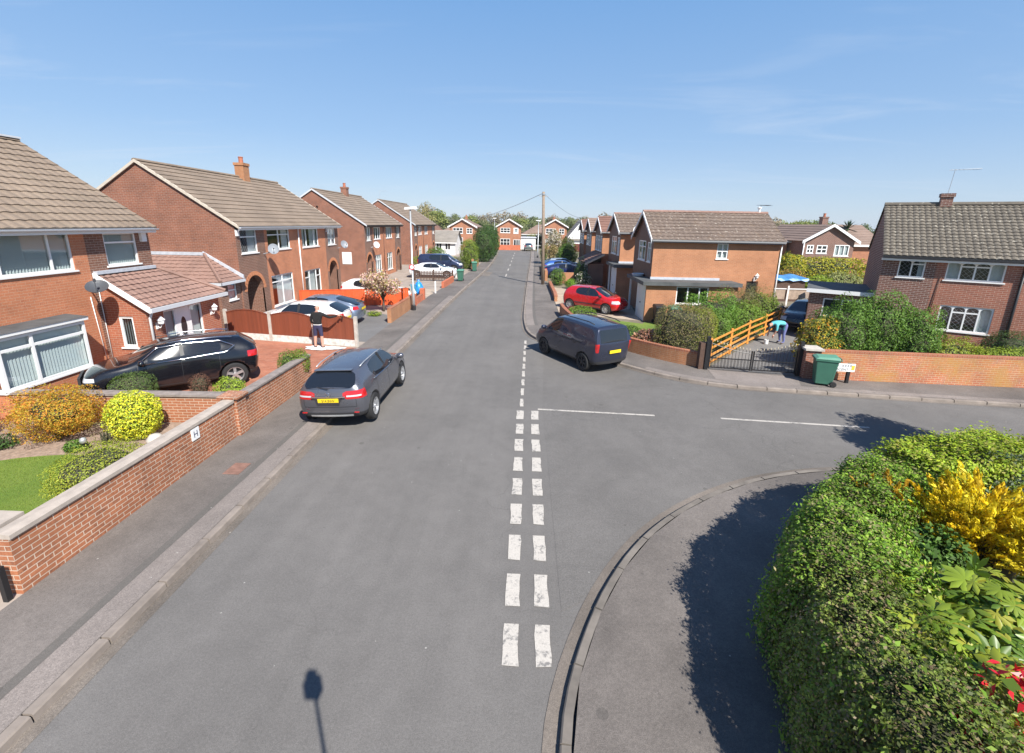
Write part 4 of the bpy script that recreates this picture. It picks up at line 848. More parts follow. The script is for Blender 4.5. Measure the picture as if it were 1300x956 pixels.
# ---- near hedge on the right: three lengths of different species
OUT=smooth([(2.60,-1.5),(2.62,1.2),(2.68,3.0),(2.90,4.2),(3.48,5.4),(4.55,6.45),(6.0,7.1),(7.6,7.42),(9.2,7.45),(11,7.35),(14,7.2)])
def hedge_part(name,label,s0,s1,h,w,n,size,cols,aspect=.45,amp=.06,spread=.8,second=None,mat='leaf',lean=.2):
    A=resample(OUT,400); i0,i1=max(0,int((s0-.025)*400)),min(399,int((s1+.025)*400)); sub=A[i0:i1+1]; inner=off(sub,-w); m=len(sub)
    t=thing(name,label,'hedge',(0,0,0)); a=np.array(sub); b=np.array(inner); ph=RNG.uniform(0,6.28,12)
    s=RNG.uniform(0,m-1.001,n); f0=20 if s0>.01 else 0; keep=RNG.uniform(0,1,n)<np.minimum(np.minimum((s+1)/max(f0,1e-3),(m-s)/20),1); s=s[keep]; n=len(s)
    i=s.astype(int); f=(s-i)[:,None]; o_=a[i]*(1-f)+a[i+1]*f; in_=b[i]*(1-f)+b[i+1]*f
    ww=w-lean; tot=h*1.05+ww+h*.5; q=RNG.uniform(0,tot,n); dirn=nrmz(np.concatenate([o_-in_,np.zeros((n,1))],1))
    side=q<h*1.05; top=(q>=h*1.05)&(q<h*1.05+ww)
    v=q/(h*1.05); xin=np.where(side,lean*v**2.2,np.where(top,lean+(q-h*1.05),w)); zz=np.where(side,h*np.minimum(v,1)**.9,np.where(top,h,h-(q-h*1.05-ww))); k=np.clip(xin/w,0,1)
    e=np.minimum(xin-lean,w-xin); zz=np.where(top,h-.20*np.exp(-np.maximum(e,0)/.16),np.where(side,zz-.20*np.clip(v-.55,0,1)/.45,zz))
    lump=.6*np.sin(s*.10+ph[0])+.6*np.sin(s*.27+ph[1]+zz*2.1)+.6*np.sin(k*6+s*.17+ph[2])+.5*np.sin(s*.8+ph[3])*np.sin(k*11+zz*5+ph[4])+.4*np.sin(s*1.9+ph[5])*np.sin(xin*23+zz*11+ph[6])
    base=np.concatenate([o_*(1-k[:,None])+in_*k[:,None],zz[:,None]],1); N=np.where(side[:,None],dirn+np.array([0,0,1.])*(v[:,None]**2)*1.2,np.where(top[:,None],np.array([0,0,1.]),-dirn)); N=nrmz(N)
    shoot=np.where(RNG.uniform(0,1,n)<.07,RNG.uniform(.02,.14,n),0)
    Pt=base+N*(lump*amp-.17*RNG.uniform(0,1,n)**1.6+RNG.normal(0,.02,n)+shoot)[:,None]
    Pt[:,2]=np.maximum(Pt[:,2],.10); Pt+=np.array([0,0,.09])
    hole=(np.sin(Pt[:,0]*9+ph[7])*np.sin(Pt[:,1]*8+ph[8])*np.sin(Pt[:,2]*8+ph[9])>.55)&(RNG.uniform(0,1,n)<.8); Pt,N=Pt[~hole],N[~hole]; n=len(Pt)
    tone=.86+.22*np.sin(Pt[:,0]*3.1+ph[10])*np.sin(Pt[:,1]*2.7+ph[11])+RNG.normal(0,.10,n); C=np.clip(pick(cols,n,.2)*GAIN*tone[:,None],0,.8)
    leafmesh('foliage',Pt,N,size,cols,mat,t,aspect,spread,szvar=.5,C=C,up=.45)
    if second: j=RNG.integers(0,n,second[0]); leafmesh(second[3],Pt[j]+N[j]*.02,N[j],second[1],second[2],second[4],t,.42,.9)
    mb=MB(); inn=off(sub,-w+.2); st=list(range(0,m,4)); X=[off(sub,-.22)[j] for j in st]; X2=[off(sub,-lean-.16)[j] for j in st]; Y=[inn[j] for j in st]
    mb.strip(P(X,.05),P(X2,h-.34)); mb.strip(P(X2,h-.34),P(Y,h-.30)); mb.strip(P(Y,h-.30),P(Y,.05))
    for q_ in (0,-1): mb.face([(*X[q_],.05),(*Y[q_],.05),(*Y[q_],h-.30),(*X2[q_],h-.34)])
    # bare stems showing through the clipped face
    for j in range(0,m,3):
        p0=Vector((*off(sub,-.3)[j],.05)); p1=Vector((*off(sub,-random.uniform(.05,.4))[j],random.uniform(.8,h-.15))); mb.tube([p0,p0.lerp(p1,.5)+Vector((random.uniform(-.1,.1),random.uniform(-.1,.1),0)),p1],[.016,.011,.005],4)
    mb.build('twigs',M['twig'],t); return t
hedge_part('box_hedge','small-leaved olive green hedge at the bottom right beside the pavement',.0,.335,1.76,.98,130000,.031,[(0.091, 0.13, 0.023), (0.124, 0.163, 0.031), (0.163, 0.202, 0.042), (0.078, 0.098, 0.029), (0.182, 0.143, 0.078)],.6,.07,.62,second=(3000,.075,[(.10,.17,.02),(.14,.21,.03)],'young_shoots','leaf'))
hedge_part('privet_hedge','bright mid green hedge curving round the pavement corner',  .335,.56,1.76,1.2,95000,.043,[(0.117, 0.208, 0.023), (0.156, 0.26, 0.029), (0.202, 0.305, 0.039), (0.091, 0.156, 0.026), (0.195, 0.176, 0.078)],.5,.08,.6)
hedge_part('golden_privet_hedge','lime green clipped hedge at the far end of the corner',.535,.80,2.02,1.35,85000,.052,[(.20,.27,.02),(.25,.32,.03),(.155,.225,.02),(.22,.22,.05)],.5,.07,.58)
def conifer_plumes(t,c,r,np_,cols,size=.075):
    P_=[];N_=[];T_=[];C_=[]
    for i in range(np_):
        d=nrmz(RNG.normal(0,1,(1,3)))[0]; d[2]=abs(d[2])*.8-.15; b=np.array(c)+d*np.array(r)*random.uniform(.45,.8); ax=nrmz((d*np.array([1,1,.4])+np.array([0,0,.75])+RNG.normal(0,.2,3))[None])[0]; L=random.uniform(.28,.5)
        col=np.array(cols[random.randrange(len(cols))])*random.uniform(.8,1.15)
        for j in range(70):
            f=random.random(); sd=nrmz(RNG.normal(0,1,(1,3)))[0]; sd=sd-ax*(sd@ax); wd=.13*(1-f)**.7+.01
            P_.append(b+ax*L*f+sd*wd*random.random()); T_.append(ax*.8+sd*.7); N_.append(sd); C_.append(np.clip(col*random.uniform(.75,1.2),0,1)*(np.array([.55,.75,1.]) if f<.25 and random.random()<.5 else 1))
    return leafmesh('foliage',np.array(P_),np.array(N_),size,cols,'leaf',t,.3,.3,0,C=np.array(C_),tang=np.array(T_))
yc=thing('golden_conifer','golden yellow conifer with feathery sprays behind the near hedge','shrub',(0,0,.09)); conifer_plumes(yc,(5.75,5.1,1.40),(.72,.62,.95),190,[(.80,.63,.025),(.83,.68,.05),(.72,.50,.02)]); conifer_plumes(yc,(5.0,5.55,1.25),(.3,.3,.6),26,[(.60,.30,.012),(.5,.3,.02)]); conifer_plumes(yc,(6.15,4.45,1.5),(.6,.55,.9),120,[(.80,.65,.03),(.83,.70,.05)])
mb=MB().tube([(5.75,5.0,-.05),(5.75,5.0,1.6)],[.09,.03],7); mb.raw(*blob((5.75,5.0,1.1),(.5,.5,.8),2,.7)); mb.build('twigs',M['twig'],yc)
shrub('silver_leaved_shrub','dark grey-green small-leaved shrub between the lime hedge and yellow conifer','shrub',7.1,6.0,(.95,.7,1.05),15000,.05,[(.055,.085,.045),(.075,.105,.06),(.10,.12,.07),(.04,.065,.03)],amp=.16,core=.7)
shrub('laurel_shrub','dark green broad-leaved shrub behind the middle of the near hedge','shrub',4.85,4.75,(.6,.55,.9),7000,.07,[(.05,.10,.018),(.07,.13,.022),(.04,.075,.015)],amp=.16,core=.7)
shrub('dark_leaved_bush','dark green bush at the far right end of the lime hedge','shrub',9.0,6.3,(1.0,.9,1.12),13000,.075,[(.035,.085,.015),(.05,.11,.02),(.065,.13,.025)],amp=.2,core=.7)
shrub('lime_bush','yellow-green bush right of the yellow conifer','shrub',8.2,5.2,(.8,.8,1.05),9000,.06,[(.15,.20,.02),(.18,.22,.03),(.1,.14,.02)],amp=.15)
# fatsia: big palmate leaves on stalks
def palm_leaf(s,lobes=8):
    V=[(0,0,0)];F=[]
    for i in range(lobes):
        a=R(-130+260*i/(lobes-1)); L=s*(1-.30*abs(i-(lobes-1)/2)/(lobes/2)); w=.17*L; ca,sa=math.cos(a),math.sin(a); b=len(V); dr=random.uniform(.08,.22)
        for r,l,z in ((.40*L,w*.7,-.01*L),(.68*L,w,-.07*L),(L,0,-dr*L),(.68*L,-w,-.07*L),(.40*L,-w*.7,-.01*L),(.55*L,0,.035*L)): V.append((ca*r-sa*l,sa*r+ca*l,z))
        F.append((0,b+5,b+2,b+1,b)); F.append((0,b+4,b+3,b+2,b+5))
    return np.array(V),F
def fatsia(name,label,spots,cols,s=.24,n=120):
    t=thing(name,label,'shrub',(0,0,.09)); V=[];C=[];L=[];S=[];cnt=0; st=MB(); faces=[]
    for (cx,cy,cz,r) in spots:
        for i in range(n):
            d=nrmz(RNG.normal(0,1,(1,3)))[0]; d[2]=abs(d[2])*.9-.1; p=np.array([cx,cy,cz])+d*r*random.uniform(.7,1.05)*np.array([1,1,.9])
            pv,pf=palm_leaf(s*random.uniform(.55,1.15),random.choice((6,7,8,9))); nd=nrmz((d*.7+np.array([0,0,.7])+RNG.normal(0,.3,3))[None])[0]; x=nrmz((d-nd*(d@nd)+RNG.normal(0,.2,3))[None])[0]; x=x-nd*(x@nd); x/=np.linalg.norm(x); y=np.cross(nd,x)
            W=p+pv[:,[0]]*x+pv[:,[1]]*y+pv[:,[2]]*nd; c=np.clip(np.array(cols[random.randrange(len(cols))])*random.uniform(.75,1.2),0,1)
            for f in pf: faces.append([k+cnt for k in f])
            V.append(W); C.append(np.tile(c,(len(W),1))); cnt+=len(W); st.tube([(cx+d[0]*r*.25,cy+d[1]*r*.25,cz-.15),tuple(p)],.006,4)
        st.tube([(cx,cy,-.05),(cx,cy,cz)],[.05,.03],6)
    V=np.concatenate(V); idx=np.array([k for f in faces for k in f]); o=rawmesh('foliage',V,5,np.concatenate(C),M['leafgloss'],t,idx=idx); st.build('stalks',plain('leaf_stalk',(.12,.15,.03),.6),t); return t
fatsia('fatsia_shrub','large glossy palm-shaped yellow-green leaves below the yellow conifer',[(4.7,3.75,1.40,.6),(5.35,3.6,1.45,.6),(4.15,3.3,1.35,.5),(4.9,3.0,1.4,.55),(4.1,4.0,1.25,.42),(5.6,2.9,1.4,.55),(4.45,4.35,1.2,.35),(3.85,3.45,1.5,.36),(3.95,2.95,1.5,.36)],[(.22,.30,.03),(.31,.37,.04),(.15,.24,.025),(.38,.38,.05),(.10,.18,.02)],.215,135)
shrub('evergreen_underplanting','plain green shrub leaves under the glossy palm-shaped leaves','shrub',4.8,3.3,(1.25,1.0,.74),13000,.075,[(.05,.09,.015),(.08,.13,.02),(.11,.16,.02)],amp=.15,core=.75)
shrub('photinia_shrub','red-leaved shrub at the bottom right corner','shrub',3.85,2.8,(.46,.36,.98),1700,.10,[(.42,.012,.018),(.55,.02,.03),(.30,.01,.015)],mat='leafgloss',aspect=.36,core=.6,second=(300,.09,[(.09,.15,.02),(.12,.18,.03)],'green_leaves'))
tree('roadside_tree','leafy tree off to the right whose shadow crosses the side road','tree',11.8,7.7,5.1,(1.75,1.75,1.5),26000,.11,GREEN,.14,trunkh=.5)
# ---- left front garden
ac=shrub('maple_bush','orange and yellow dwarf maple spreading against the garden cross wall','shrub',-10.85,9.55,(.92,.74,.57),15000,.043,[(.30,.20,.022),(.36,.19,.02),(.25,.21,.025),(.38,.15,.022),(.31,.22,.03)],amp=.22,thick=.35,zc=.70,core=.6,aspect=.42,spread=.8)
shrub('euonymus_ball','clipped yellow-green round bush beside the front wall','shrub',-9.2,9.75,(.56,.5,.58),6500,.05,[(.52,.46,.03),(.42,.42,.03),(.22,.28,.03),(.30,.34,.04)],amp=.06,power=2.4,core=.8,aspect=.6)
for i,(x,y,r,l) in enumerate([(-8.05,7.55,(.62,.8,.46),'low yellow-green shrub spilling over the lawn by the front wall')]):
    shrub('hebe_shrub',l,'shrub',x,y,r,9000,.035,[(.20,.23,.025),(.15,.19,.02),(.25,.27,.04)],amp=.10,power=2.5,core=.8); 
shrub('small_perennial','small green plant on the soil beside the garden light','plant',-9.95,8.98,(.22,.2,.13),700,.05,GREEN,core=.5); shrub('spindly_plant','thin brownish plant between the maple and the round bush','plant',-9.6,9.35,(.3,.25,.3),350,.035,[(.12,.10,.05),(.16,.14,.07)],core=0,stems=7)
shrub('ground_cover_plant','dark green plant under the left of the maple','plant',-11.7,9.0,(.35,.25,.16),900,.05,DARK,core=.5); shrub('dark_bush','dark bush at the left edge of the garden','shrub',-12.9,9.4,(.5,.5,.45),2500,.05,DARK,amp=.2)
shrub('clipped_dome_shrub','dome of dark green clipped foliage in front of the black car','shrub',-10.55,11.35,(.52,.48,.48),5000,.035,[(.05,.085,.02),(.07,.11,.03),(.09,.13,.035)],power=2.6,amp=.04,core=.85,zc=.55)
shrub('purple_dome_shrub','small brown-purple dome bush by the rear wheel of the black car','shrub',-8.85,11.55,(.26,.25,.36),2200,.032,[(.10,.05,.035),(.14,.075,.05),(.08,.045,.03)],power=2.4,amp=.05,core=.8,zc=.62)
shrub('bright_dome_shrub','bright lime green low bush just behind the brick pier','shrub',-8.15,11.75,(.44,.35,.36),3200,.042,[(.19,.26,.03),(.24,.31,.04),(.14,.2,.025)],amp=.12,core=.75,zc=.48)
shrub('boxwood_pair','double-domed green bush at the end of the front wall','shrub',-7.25,13.25,(.30,.34,.44),2600,.04,[(.06,.11,.018),(.09,.14,.022)],amp=.12,zc=.78); shrub('boxwood_pair','light green dome joined to a darker one at the wall end','shrub',-7.0,13.5,(.28,.3,.42),2400,.04,[(.10,.15,.02),(.13,.18,.03)],amp=.12,zc=.78)
# ---- magnolia and hedges up the left side
mg=tree('magnolia_tree','small pink and cream magnolia in blossom over the red-orange fence','tree',-8.2,26.0,2.5,(1.35,1.3,.85),3600,.12,[(.62,.36,.34),(.72,.50,.44),(.70,.58,.40),(.45,.36,.14),(.60,.42,.42),(.36,.30,.10)],.06,clumps=16,mat='leafdry',aspect=.6,trunkh=.35,thick=.8)
shrub('golden_edging_shrub','low yellow-green plant at the foot of the magnolia','plant',-8.3,24.6,(.4,.3,.14),600,.06,LIME)
hb=[(-6.35,52.2,(1.05,.95,1.72),'upright light green shrub behind the green bins',[(.12,.17,.025),(.16,.21,.03),(.09,.13,.02)],7000,.10),(-5.6,62.5,(1.65,1.6,2.25),'tall dark conifer leaning over the far left pavement',DARK+[(.05,.10,.02)],9000,.13),(-5.7,68,(1.75,1.6,2.3),'dark conifer in the middle of the row along the far pavement',DARK,7000,.14),(-5.9,76,(1.6,2.0,2.3),'last dark conifer of the row before the red wall',DARK,6000,.15)]
for x,y,r,l,c,n,s in hb: shrub('tall_evergreen' if y>60 else 'upright_shrub',l,'tree' if y>60 else 'shrub',x,y,r,n,s,c,amp=.14,power=2.2,core=.75,group='tall evergreens along the far left pavement' if y>60 else None,zc=r[2]*.97)
shrub('clipped_hedge','low yellow-green hedge behind the dark van on the far left','hedge',-10.0,53.6,(3.3,.5,.65),5000,.11,[(.17,.21,.025),(.12,.17,.02),(.21,.23,.04)],power=5,amp=.05,core=.8)
shrub('conifer_bush','dark green clipped bush beside the far bungalow','shrub',-12.0,62,(1.3,1,1.0),2000,.15,GREEN)
shrub('yellow_bush','bright yellow bush behind the far red wall','shrub',-6.2,95.0,(.75,.6,.95),900,.16,[(.55,.42,.02),(.62,.5,.04)])
shrub('garden_hedge','dull yellow-green hedge right of the middle end house','hedge',3.2,104,(3.2,1.0,1.6),2200,.22,[(.19,.19,.03),(.14,.16,.03)],power=4)
# ---- right side planting
bh=[(6.55,18.35,(1.12,.95,1.04),4.5,[(.12,.115,.035),(.15,.15,.04),(.10,.085,.045),(.17,.13,.075)],'large square clipped hedge by the iron gate, brownish on top',13000,.05),(7.15,18.35,(.68,.85,.97),3.5,[(.16,.18,.022),(.19,.21,.03),(.13,.15,.025)],'yellow-green clipped hedge end next to the iron gate',7500,.05)]
for x,y,r,p,c,l,n,s in bh: shrub('clipped_hedge',l,'hedge',x,y,r,n,s,c,power=p,amp=.06,core=.86,zc=r[2]*.97,rot=R(-25))
shrub('green_shrub','rounded rich green shrub between the big hedge and the corner house','shrub',8.5,20.8,(1.35,1.05,1.2),10000,.07,[(.06,.125,.016),(.08,.15,.022),(.10,.18,.03)],amp=.2); shrub('lower_green_shrub','mid green shrub filling in behind the orange rails','shrub',8.35,19.6,(.75,.8,.85),6000,.07,[(.07,.13,.02),(.10,.16,.03)],amp=.2)
shrub('dry_heather_shrub','brown wispy shrub in front of the corner house doorway','shrub',10.5,23.1,(1.4,.95,1.15),8000,.06,[(.16,.12,.06),(.13,.115,.05),(.20,.14,.085),(.10,.11,.03)],amp=.18,aspect=.25)
shrub('wispy_shrub','brown-green wispy bush at the right end of the corner house','shrub',12.6,25.4,(1.3,.9,1.1),7000,.06,[(.13,.12,.05),(.10,.12,.03),(.15,.13,.07)],amp=.2,aspect=.3); shrub('leafy_shrub','light green leafy shrub beside the top of the orange rails','shrub',10.6,22.0,(1.0,.7,.85),7500,.075,[(.10,.16,.02),(.13,.19,.03),(.075,.13,.02)],amp=.22)
shrub('rear_leafy_shrub','green shrub at the upper end of the orange rails by the grey fence','shrub',13.0,25.0,(1.0,.6,.85),5500,.08,[(.09,.14,.02),(.12,.17,.03)],amp=.22)
shrub('peach_azalea','peach pink flowering shrub behind the low curved wall','shrub',5.35,19.15,(.55,.45,.42),1600,.07,[(.10,.12,.03),(.3,.22,.1)],second=(1500,.085,[(.68,.34,.24),(.74,.46,.34),(.6,.3,.2)],'blossom'))
shrub('front_green_shrub','small deep green shrub between the van and the peach blossoms','shrub',4.75,19.75,(.5,.45,.45),1800,.07,DARK+GREEN); shrub('low_green_hedge','low green hedge at the front of the lawn by the blue van','hedge',3.1,24.2,(.75,1.2,.42),4500,.07,[(.09,.15,.02),(.07,.12,.02),(.12,.18,.03)],power=3,amp=.12); shrub('red_leaved_bush','small dark red bush beside the rear wheel of the red car','shrub',2.75,26.35,(.36,.3,.26),1000,.06,[(.16,.035,.04),(.2,.05,.05)])
rs=[(2.85,39.6,(.62,.8,.75),'dark green rounded bush beside the wooden pole',GREEN,3000,.08),(3.85,37.4,(.5,.45,.42),'bright low green bush in front of the small orange wall',[(.10,.19,.02),(.13,.22,.03)],1800,.08),(4.75,37.3,(.62,.5,.72),'white-topped flowering bush right of the small orange wall',DARK,2200,.08),(4.75,38.9,(.55,.6,1.15),'dark evergreen bush in the shade beside the lean-to porch',DARK,3000,.09),(5.0,56.6,(1.3,1.3,1.45),'tall green bush behind the blue cars',GREEN,4500,.14),(5.4,60.5,(1.4,1.5,1.75),'bushy olive evergreen behind the white blossom tree',[(.07,.09,.02),(.09,.11,.03)],4000,.14),(2.5,63,(.5,.8,1.3),'yellow-green bush at the foot of the far lamp post',LIME,1200,.14)]
for i,(x,y,r,l,c,n,s) in enumerate(rs): shrub('garden_bush',l,'shrub',x,y,r,n,s,c,amp=.18,second=(500,.10,[(.75,.72,.66),(.62,.6,.5)],'blossom') if i==2 else None,zc=r[2]*.95)
tree('blossom_tree','white blossom tree behind the blue cars','tree',3.6,60,4.7,(1.35,1.3,1.7),3000,.17,[(.72,.68,.66),(.62,.55,.5),(.42,.36,.24),(.25,.22,.08)],.09,clumps=14,mat='leafdry',thick=.8,aspect=.6); tree('brown_leaved_tree','brown twiggy tree left of the white blossom','tree',2.9,55.5,3.4,(.95,.95,1.35),2400,.13,[(.22,.17,.08),(.16,.14,.05),(.28,.22,.11)],.07,clumps=12,thick=.8)
# big green shrub behind the red wall
big=[(12.0,17.0,(1.15,.85,1.28),12000),(13.45,17.3,(1.2,.9,1.40),14000),(14.6,17.0,(.95,.8,1.2),10000)]
t=thing('large_green_shrub','tall spreading green shrub behind the weathered brick wall','shrub',(0,0,.09)); P_=[];N_=[];tw=MB()
for x,y,r,n in big:
    a,b=ellipse_pts((x,y,r[2]*.98),r,n,2.2,.2,.35,.02); P_.append(a);N_.append(b); tw.raw(*blob((x,y,r[2]*.95),r,2,.7)); tw.tube([(x,y,-.1),(x+.1,y,1.2)],[.07,.03],6)
leafmesh('foliage',np.concatenate(P_),np.concatenate(N_),.075,[(.055,.115,.016),(.075,.14,.022),(.10,.17,.03),(.045,.085,.016)],'leaf',t); tw.build('twigs',M['twig'],t)
shrub('yellow_flowering_shrub','green shrub flecked with yellow and orange beside the red pillar','shrub',10.95,16.75,(.75,.7,1.02),6500,.07,[(.10,.13,.025),(.14,.15,.03),(.30,.22,.03)],amp=.2,second=(520,.08,[(.62,.36,.02),(.6,.45,.04),(.55,.22,.02)],'blossom')); shrub('bare_twig_bush','grey twiggy bush at the foot of the yellow shrub by the pillar','shrub',10.75,16.05,(.5,.3,.5),900,.04,[(.2,.17,.12),(.15,.14,.08)],core=.4,stems=9)
shrub('spirea_shrub','light yellow-green shrub below the large ground-floor window','shrub',15.75,16.55,(1.0,.6,.72),6000,.065,[(.16,.19,.02),(.13,.17,.02),(.20,.21,.035)],amp=.2); shrub('pale_low_hedge','low lime hedge on top of the wall right of the spirea','hedge',17.6,16.2,(1.5,.42,.58),6500,.06,[(.14,.19,.02),(.18,.23,.03)],power=3.5,amp=.1); shrub('dark_low_hedge','low green hedge along the wall at the right edge','hedge',20.3,15.9,(1.5,.42,.60),6000,.06,[(.05,.11,.015),(.07,.13,.02)],power=3.5,amp=.12)
shrub('dark_dome_conifer','dark green dome conifer below the window at the right edge','shrub',18.6,17.3,(.9,.75,.72),7000,.05,[(.03,.055,.018),(.045,.075,.022)],power=2.4,amp=.06,zc=.78)
# behind the corner house
shrub('yellow_topped_hedge','yellow-green hedge in front of the brown gable','hedge',26.6,41.5,(3.4,.8,1.15),7000,.16,[(.30,.27,.02),(.20,.21,.02),(.10,.12,.02)],power=4.5,amp=.1,zc=1.55); shrub('golden_bush','golden green rounded bush at the left end of the rear hedge','shrub',22.9,40.5,(1.2,.9,1.05),4500,.14,[(.30,.26,.02),(.22,.22,.03),(.10,.14,.02)],zc=1.95,amp=.2); shrub('pale_leaved_bush','pale grey-green bush in front of the rear hedge','shrub',24.6,36,(1.9,.8,.8),3500,.14,[(.15,.17,.06),(.20,.21,.09)],zc=1.1,amp=.25)
for i,(x,y,r,l,c) in enumerate([(18.2,36.0,(1.0,.7,.75),'dark green bush under the blue tarpaulin',DARK),(20.2,35.6,(1.2,.7,.8),'russet bush right of the dark one behind the white posts',[(.26,.15,.04),(.20,.14,.03),(.1,.1,.03)]),(22.0,35.2,(1.2,.6,.6),'pale yellow-green plants right of the russet bush',LIME)]): shrub('back_garden_bush',l,'shrub',x,y,r,2600,.12,c,amp=.2,zc=r[2]+.55)
pt=thing('palm_tree','spiky dark palm top above the roofs behind the dark brick house','tree',(33.6,50,0)); mb=MB().tube([(0,0,0),(0,0,5.2)],[.18,.14],8); mb.build('trunk',M['bark'],pt); fr=MB()
for i in range(46):
    a=random.uniform(0,6.28); e=random.uniform(-.5,1.4); d=Vector((math.cos(a)*math.cos(e),math.sin(a)*math.cos(e),math.sin(e))); s=Vector((-math.sin(a),math.cos(a),0))*.07; o=Vector((0,0,5.3)); fr.face([o-s*.4,o+d*.6-s,o+d*1.15-Vector((0,0,.15)),o+d*.6+s,o+s*.4])
fr.build('crown',plain('palm_frond',(.035,.07,.025),.6),pt,recalc=False)
# ---- far tree line: separate trees with gaps
ft=[]
for i in range(64):
    x=random.uniform(-150,75); y=random.uniform(128,215); ft.append((x,y,random.uniform(5.6,8.2)+ (y-128)*.014))
ft+=[(-31,150,10.2),(-28,146,9.2),(-38,140,8.8),(-9,170,9.0),(5,175,8.8),(13,160,8.6),(18,150,8.0),(23,140,8.4),(28,132,7.6),(40,120,7.8),(48,118,8.4),(55,112,8.0),(62,120,7.4),(36,140,8.2),(70,118,8.2),(-18,150,7.6)]
for i in range(46):
    x=random.uniform(-75,30) if i<26 else random.uniform(22,85); y=random.uniform(135,165) if i<26 else random.uniform(104,128); ft.append((x,y,random.uniform(6.8,8.2) if i<26 else random.uniform(6.6,7.9)))
kinds=[('dull green far tree on the skyline',[(.10,.12,.055),(.13,.15,.07),(.15,.16,.08)]),('fresh yellow-green far tree on the skyline',[(.14,.17,.05),(.17,.19,.06)]),('brown bare-looking far tree on the skyline',[(.17,.145,.10),(.20,.17,.12)]),('dark green far tree on the skyline',[(.095,.115,.06),(.115,.135,.065)])]
protos=[]
for k,(l,c) in enumerate(kinds): protos.append(tree('far_tree',l,'tree',ft[k][0],ft[k][1],7.5,(3.2,3.2,2.7),1900,.42,c,.2,group='far trees on the skyline, '+l.split(' far')[0],clumps=13,thick=.7,aspect=.6,trunkh=.4))
for i,(x,y,h) in enumerate(ft[4:]):
    k=2 if i==60 else random.choice((0,0,1,2,2,3)); s=h/7.5; dup(protos[k],(x,y,0),random.uniform(0,6.28),kinds[k][0],scale=(s*random.uniform(.9,1.5),s*random.uniform(.9,1.4),s))
tree('birch_tree','bare pale tree rising behind the last semi pair','tree',-15.5,74,9.0,(2.0,2.0,3.0),2200,.18,[(.20,.17,.08),(.17,.17,.05),(.24,.21,.11)],.12,clumps=18,thick=.9)
shrub('far_field_hedge','long dark hedge line below the skyline trees','hedge',-35,122,(70,2.5,2.2),9000,.5,[(.10,.115,.05),(.13,.13,.06),(.075,.09,.035)],amp=.2,power=4,core=.8); shrub('right_field_hedge','long green hedge line behind the right-hand roofs','hedge',45,108,(34,2.5,2.4),6000,.5,[(.10,.125,.05),(.13,.145,.06)],amp=.2,power=4,core=.8)
# ------------------------------------------------------------------ cars
def wheel(par,x,y,r,w=.22,spokes=5,dark=False,steel=False):
    s=1 if y>0 else -1
    wl=MB().lathe([(r*.66,-w/2),(r*.93,-w/2),(r,-w/2+.03),(r,w/2-.03),(r*.93,w/2),(r*.66,w/2)],40,'y',o=(x,y-s*w/2,r)).build('wheel',M['rubber'],par,smooth=False)
    rm=MB(); yo=y-s*.02
    rm.lathe([(r*.68,0),(r*.70,.02),(r*.62,.015),(r*.60,-.05)] if s>0 else [(r*.60,.05),(r*.62,-.015),(r*.70,-.02),(r*.68,0)],26,'y',o=(x,yo,r))
    for i in range(spokes):
        a=6.283*i/spokes+.3; d=Vector((math.cos(a),0,math.sin(a))); p=Vector((-math.sin(a),0,math.cos(a)))
        wd=.30*r if steel else .15*r*(5/spokes)**.5; o=Vector((x,yo,r)); e=Vector((0,s,0))
        A=[o-p*wd*.55+e*.0,o+p*wd*.55+e*.0,o+d*r*.64+p*wd*.8-e*.012,o+d*r*.64-p*wd*.8-e*.012]
        rm.raw([tuple(v) for v in A]+[tuple(v-e*.05) for v in A],[(0,1,2,3),(0,4,5,1),(1,5,6,2),(2,6,7,3),(3,7,4,0)])
    rm.lathe([(0,0),(.05,0),(.06,-.03)] if s>0 else [(0,0),(.05,0),(.06,.03)],12,'y',o=(x,yo+s*.012,r))
    rm.build('rim',M['alloy' if not dark else 'cclad'],wl)
    MB().lathe([(0,0),(r*.66,0)],20,'y',o=(x,yo-s*.09,r)).build('brake_disc',M['cclad'],wl)
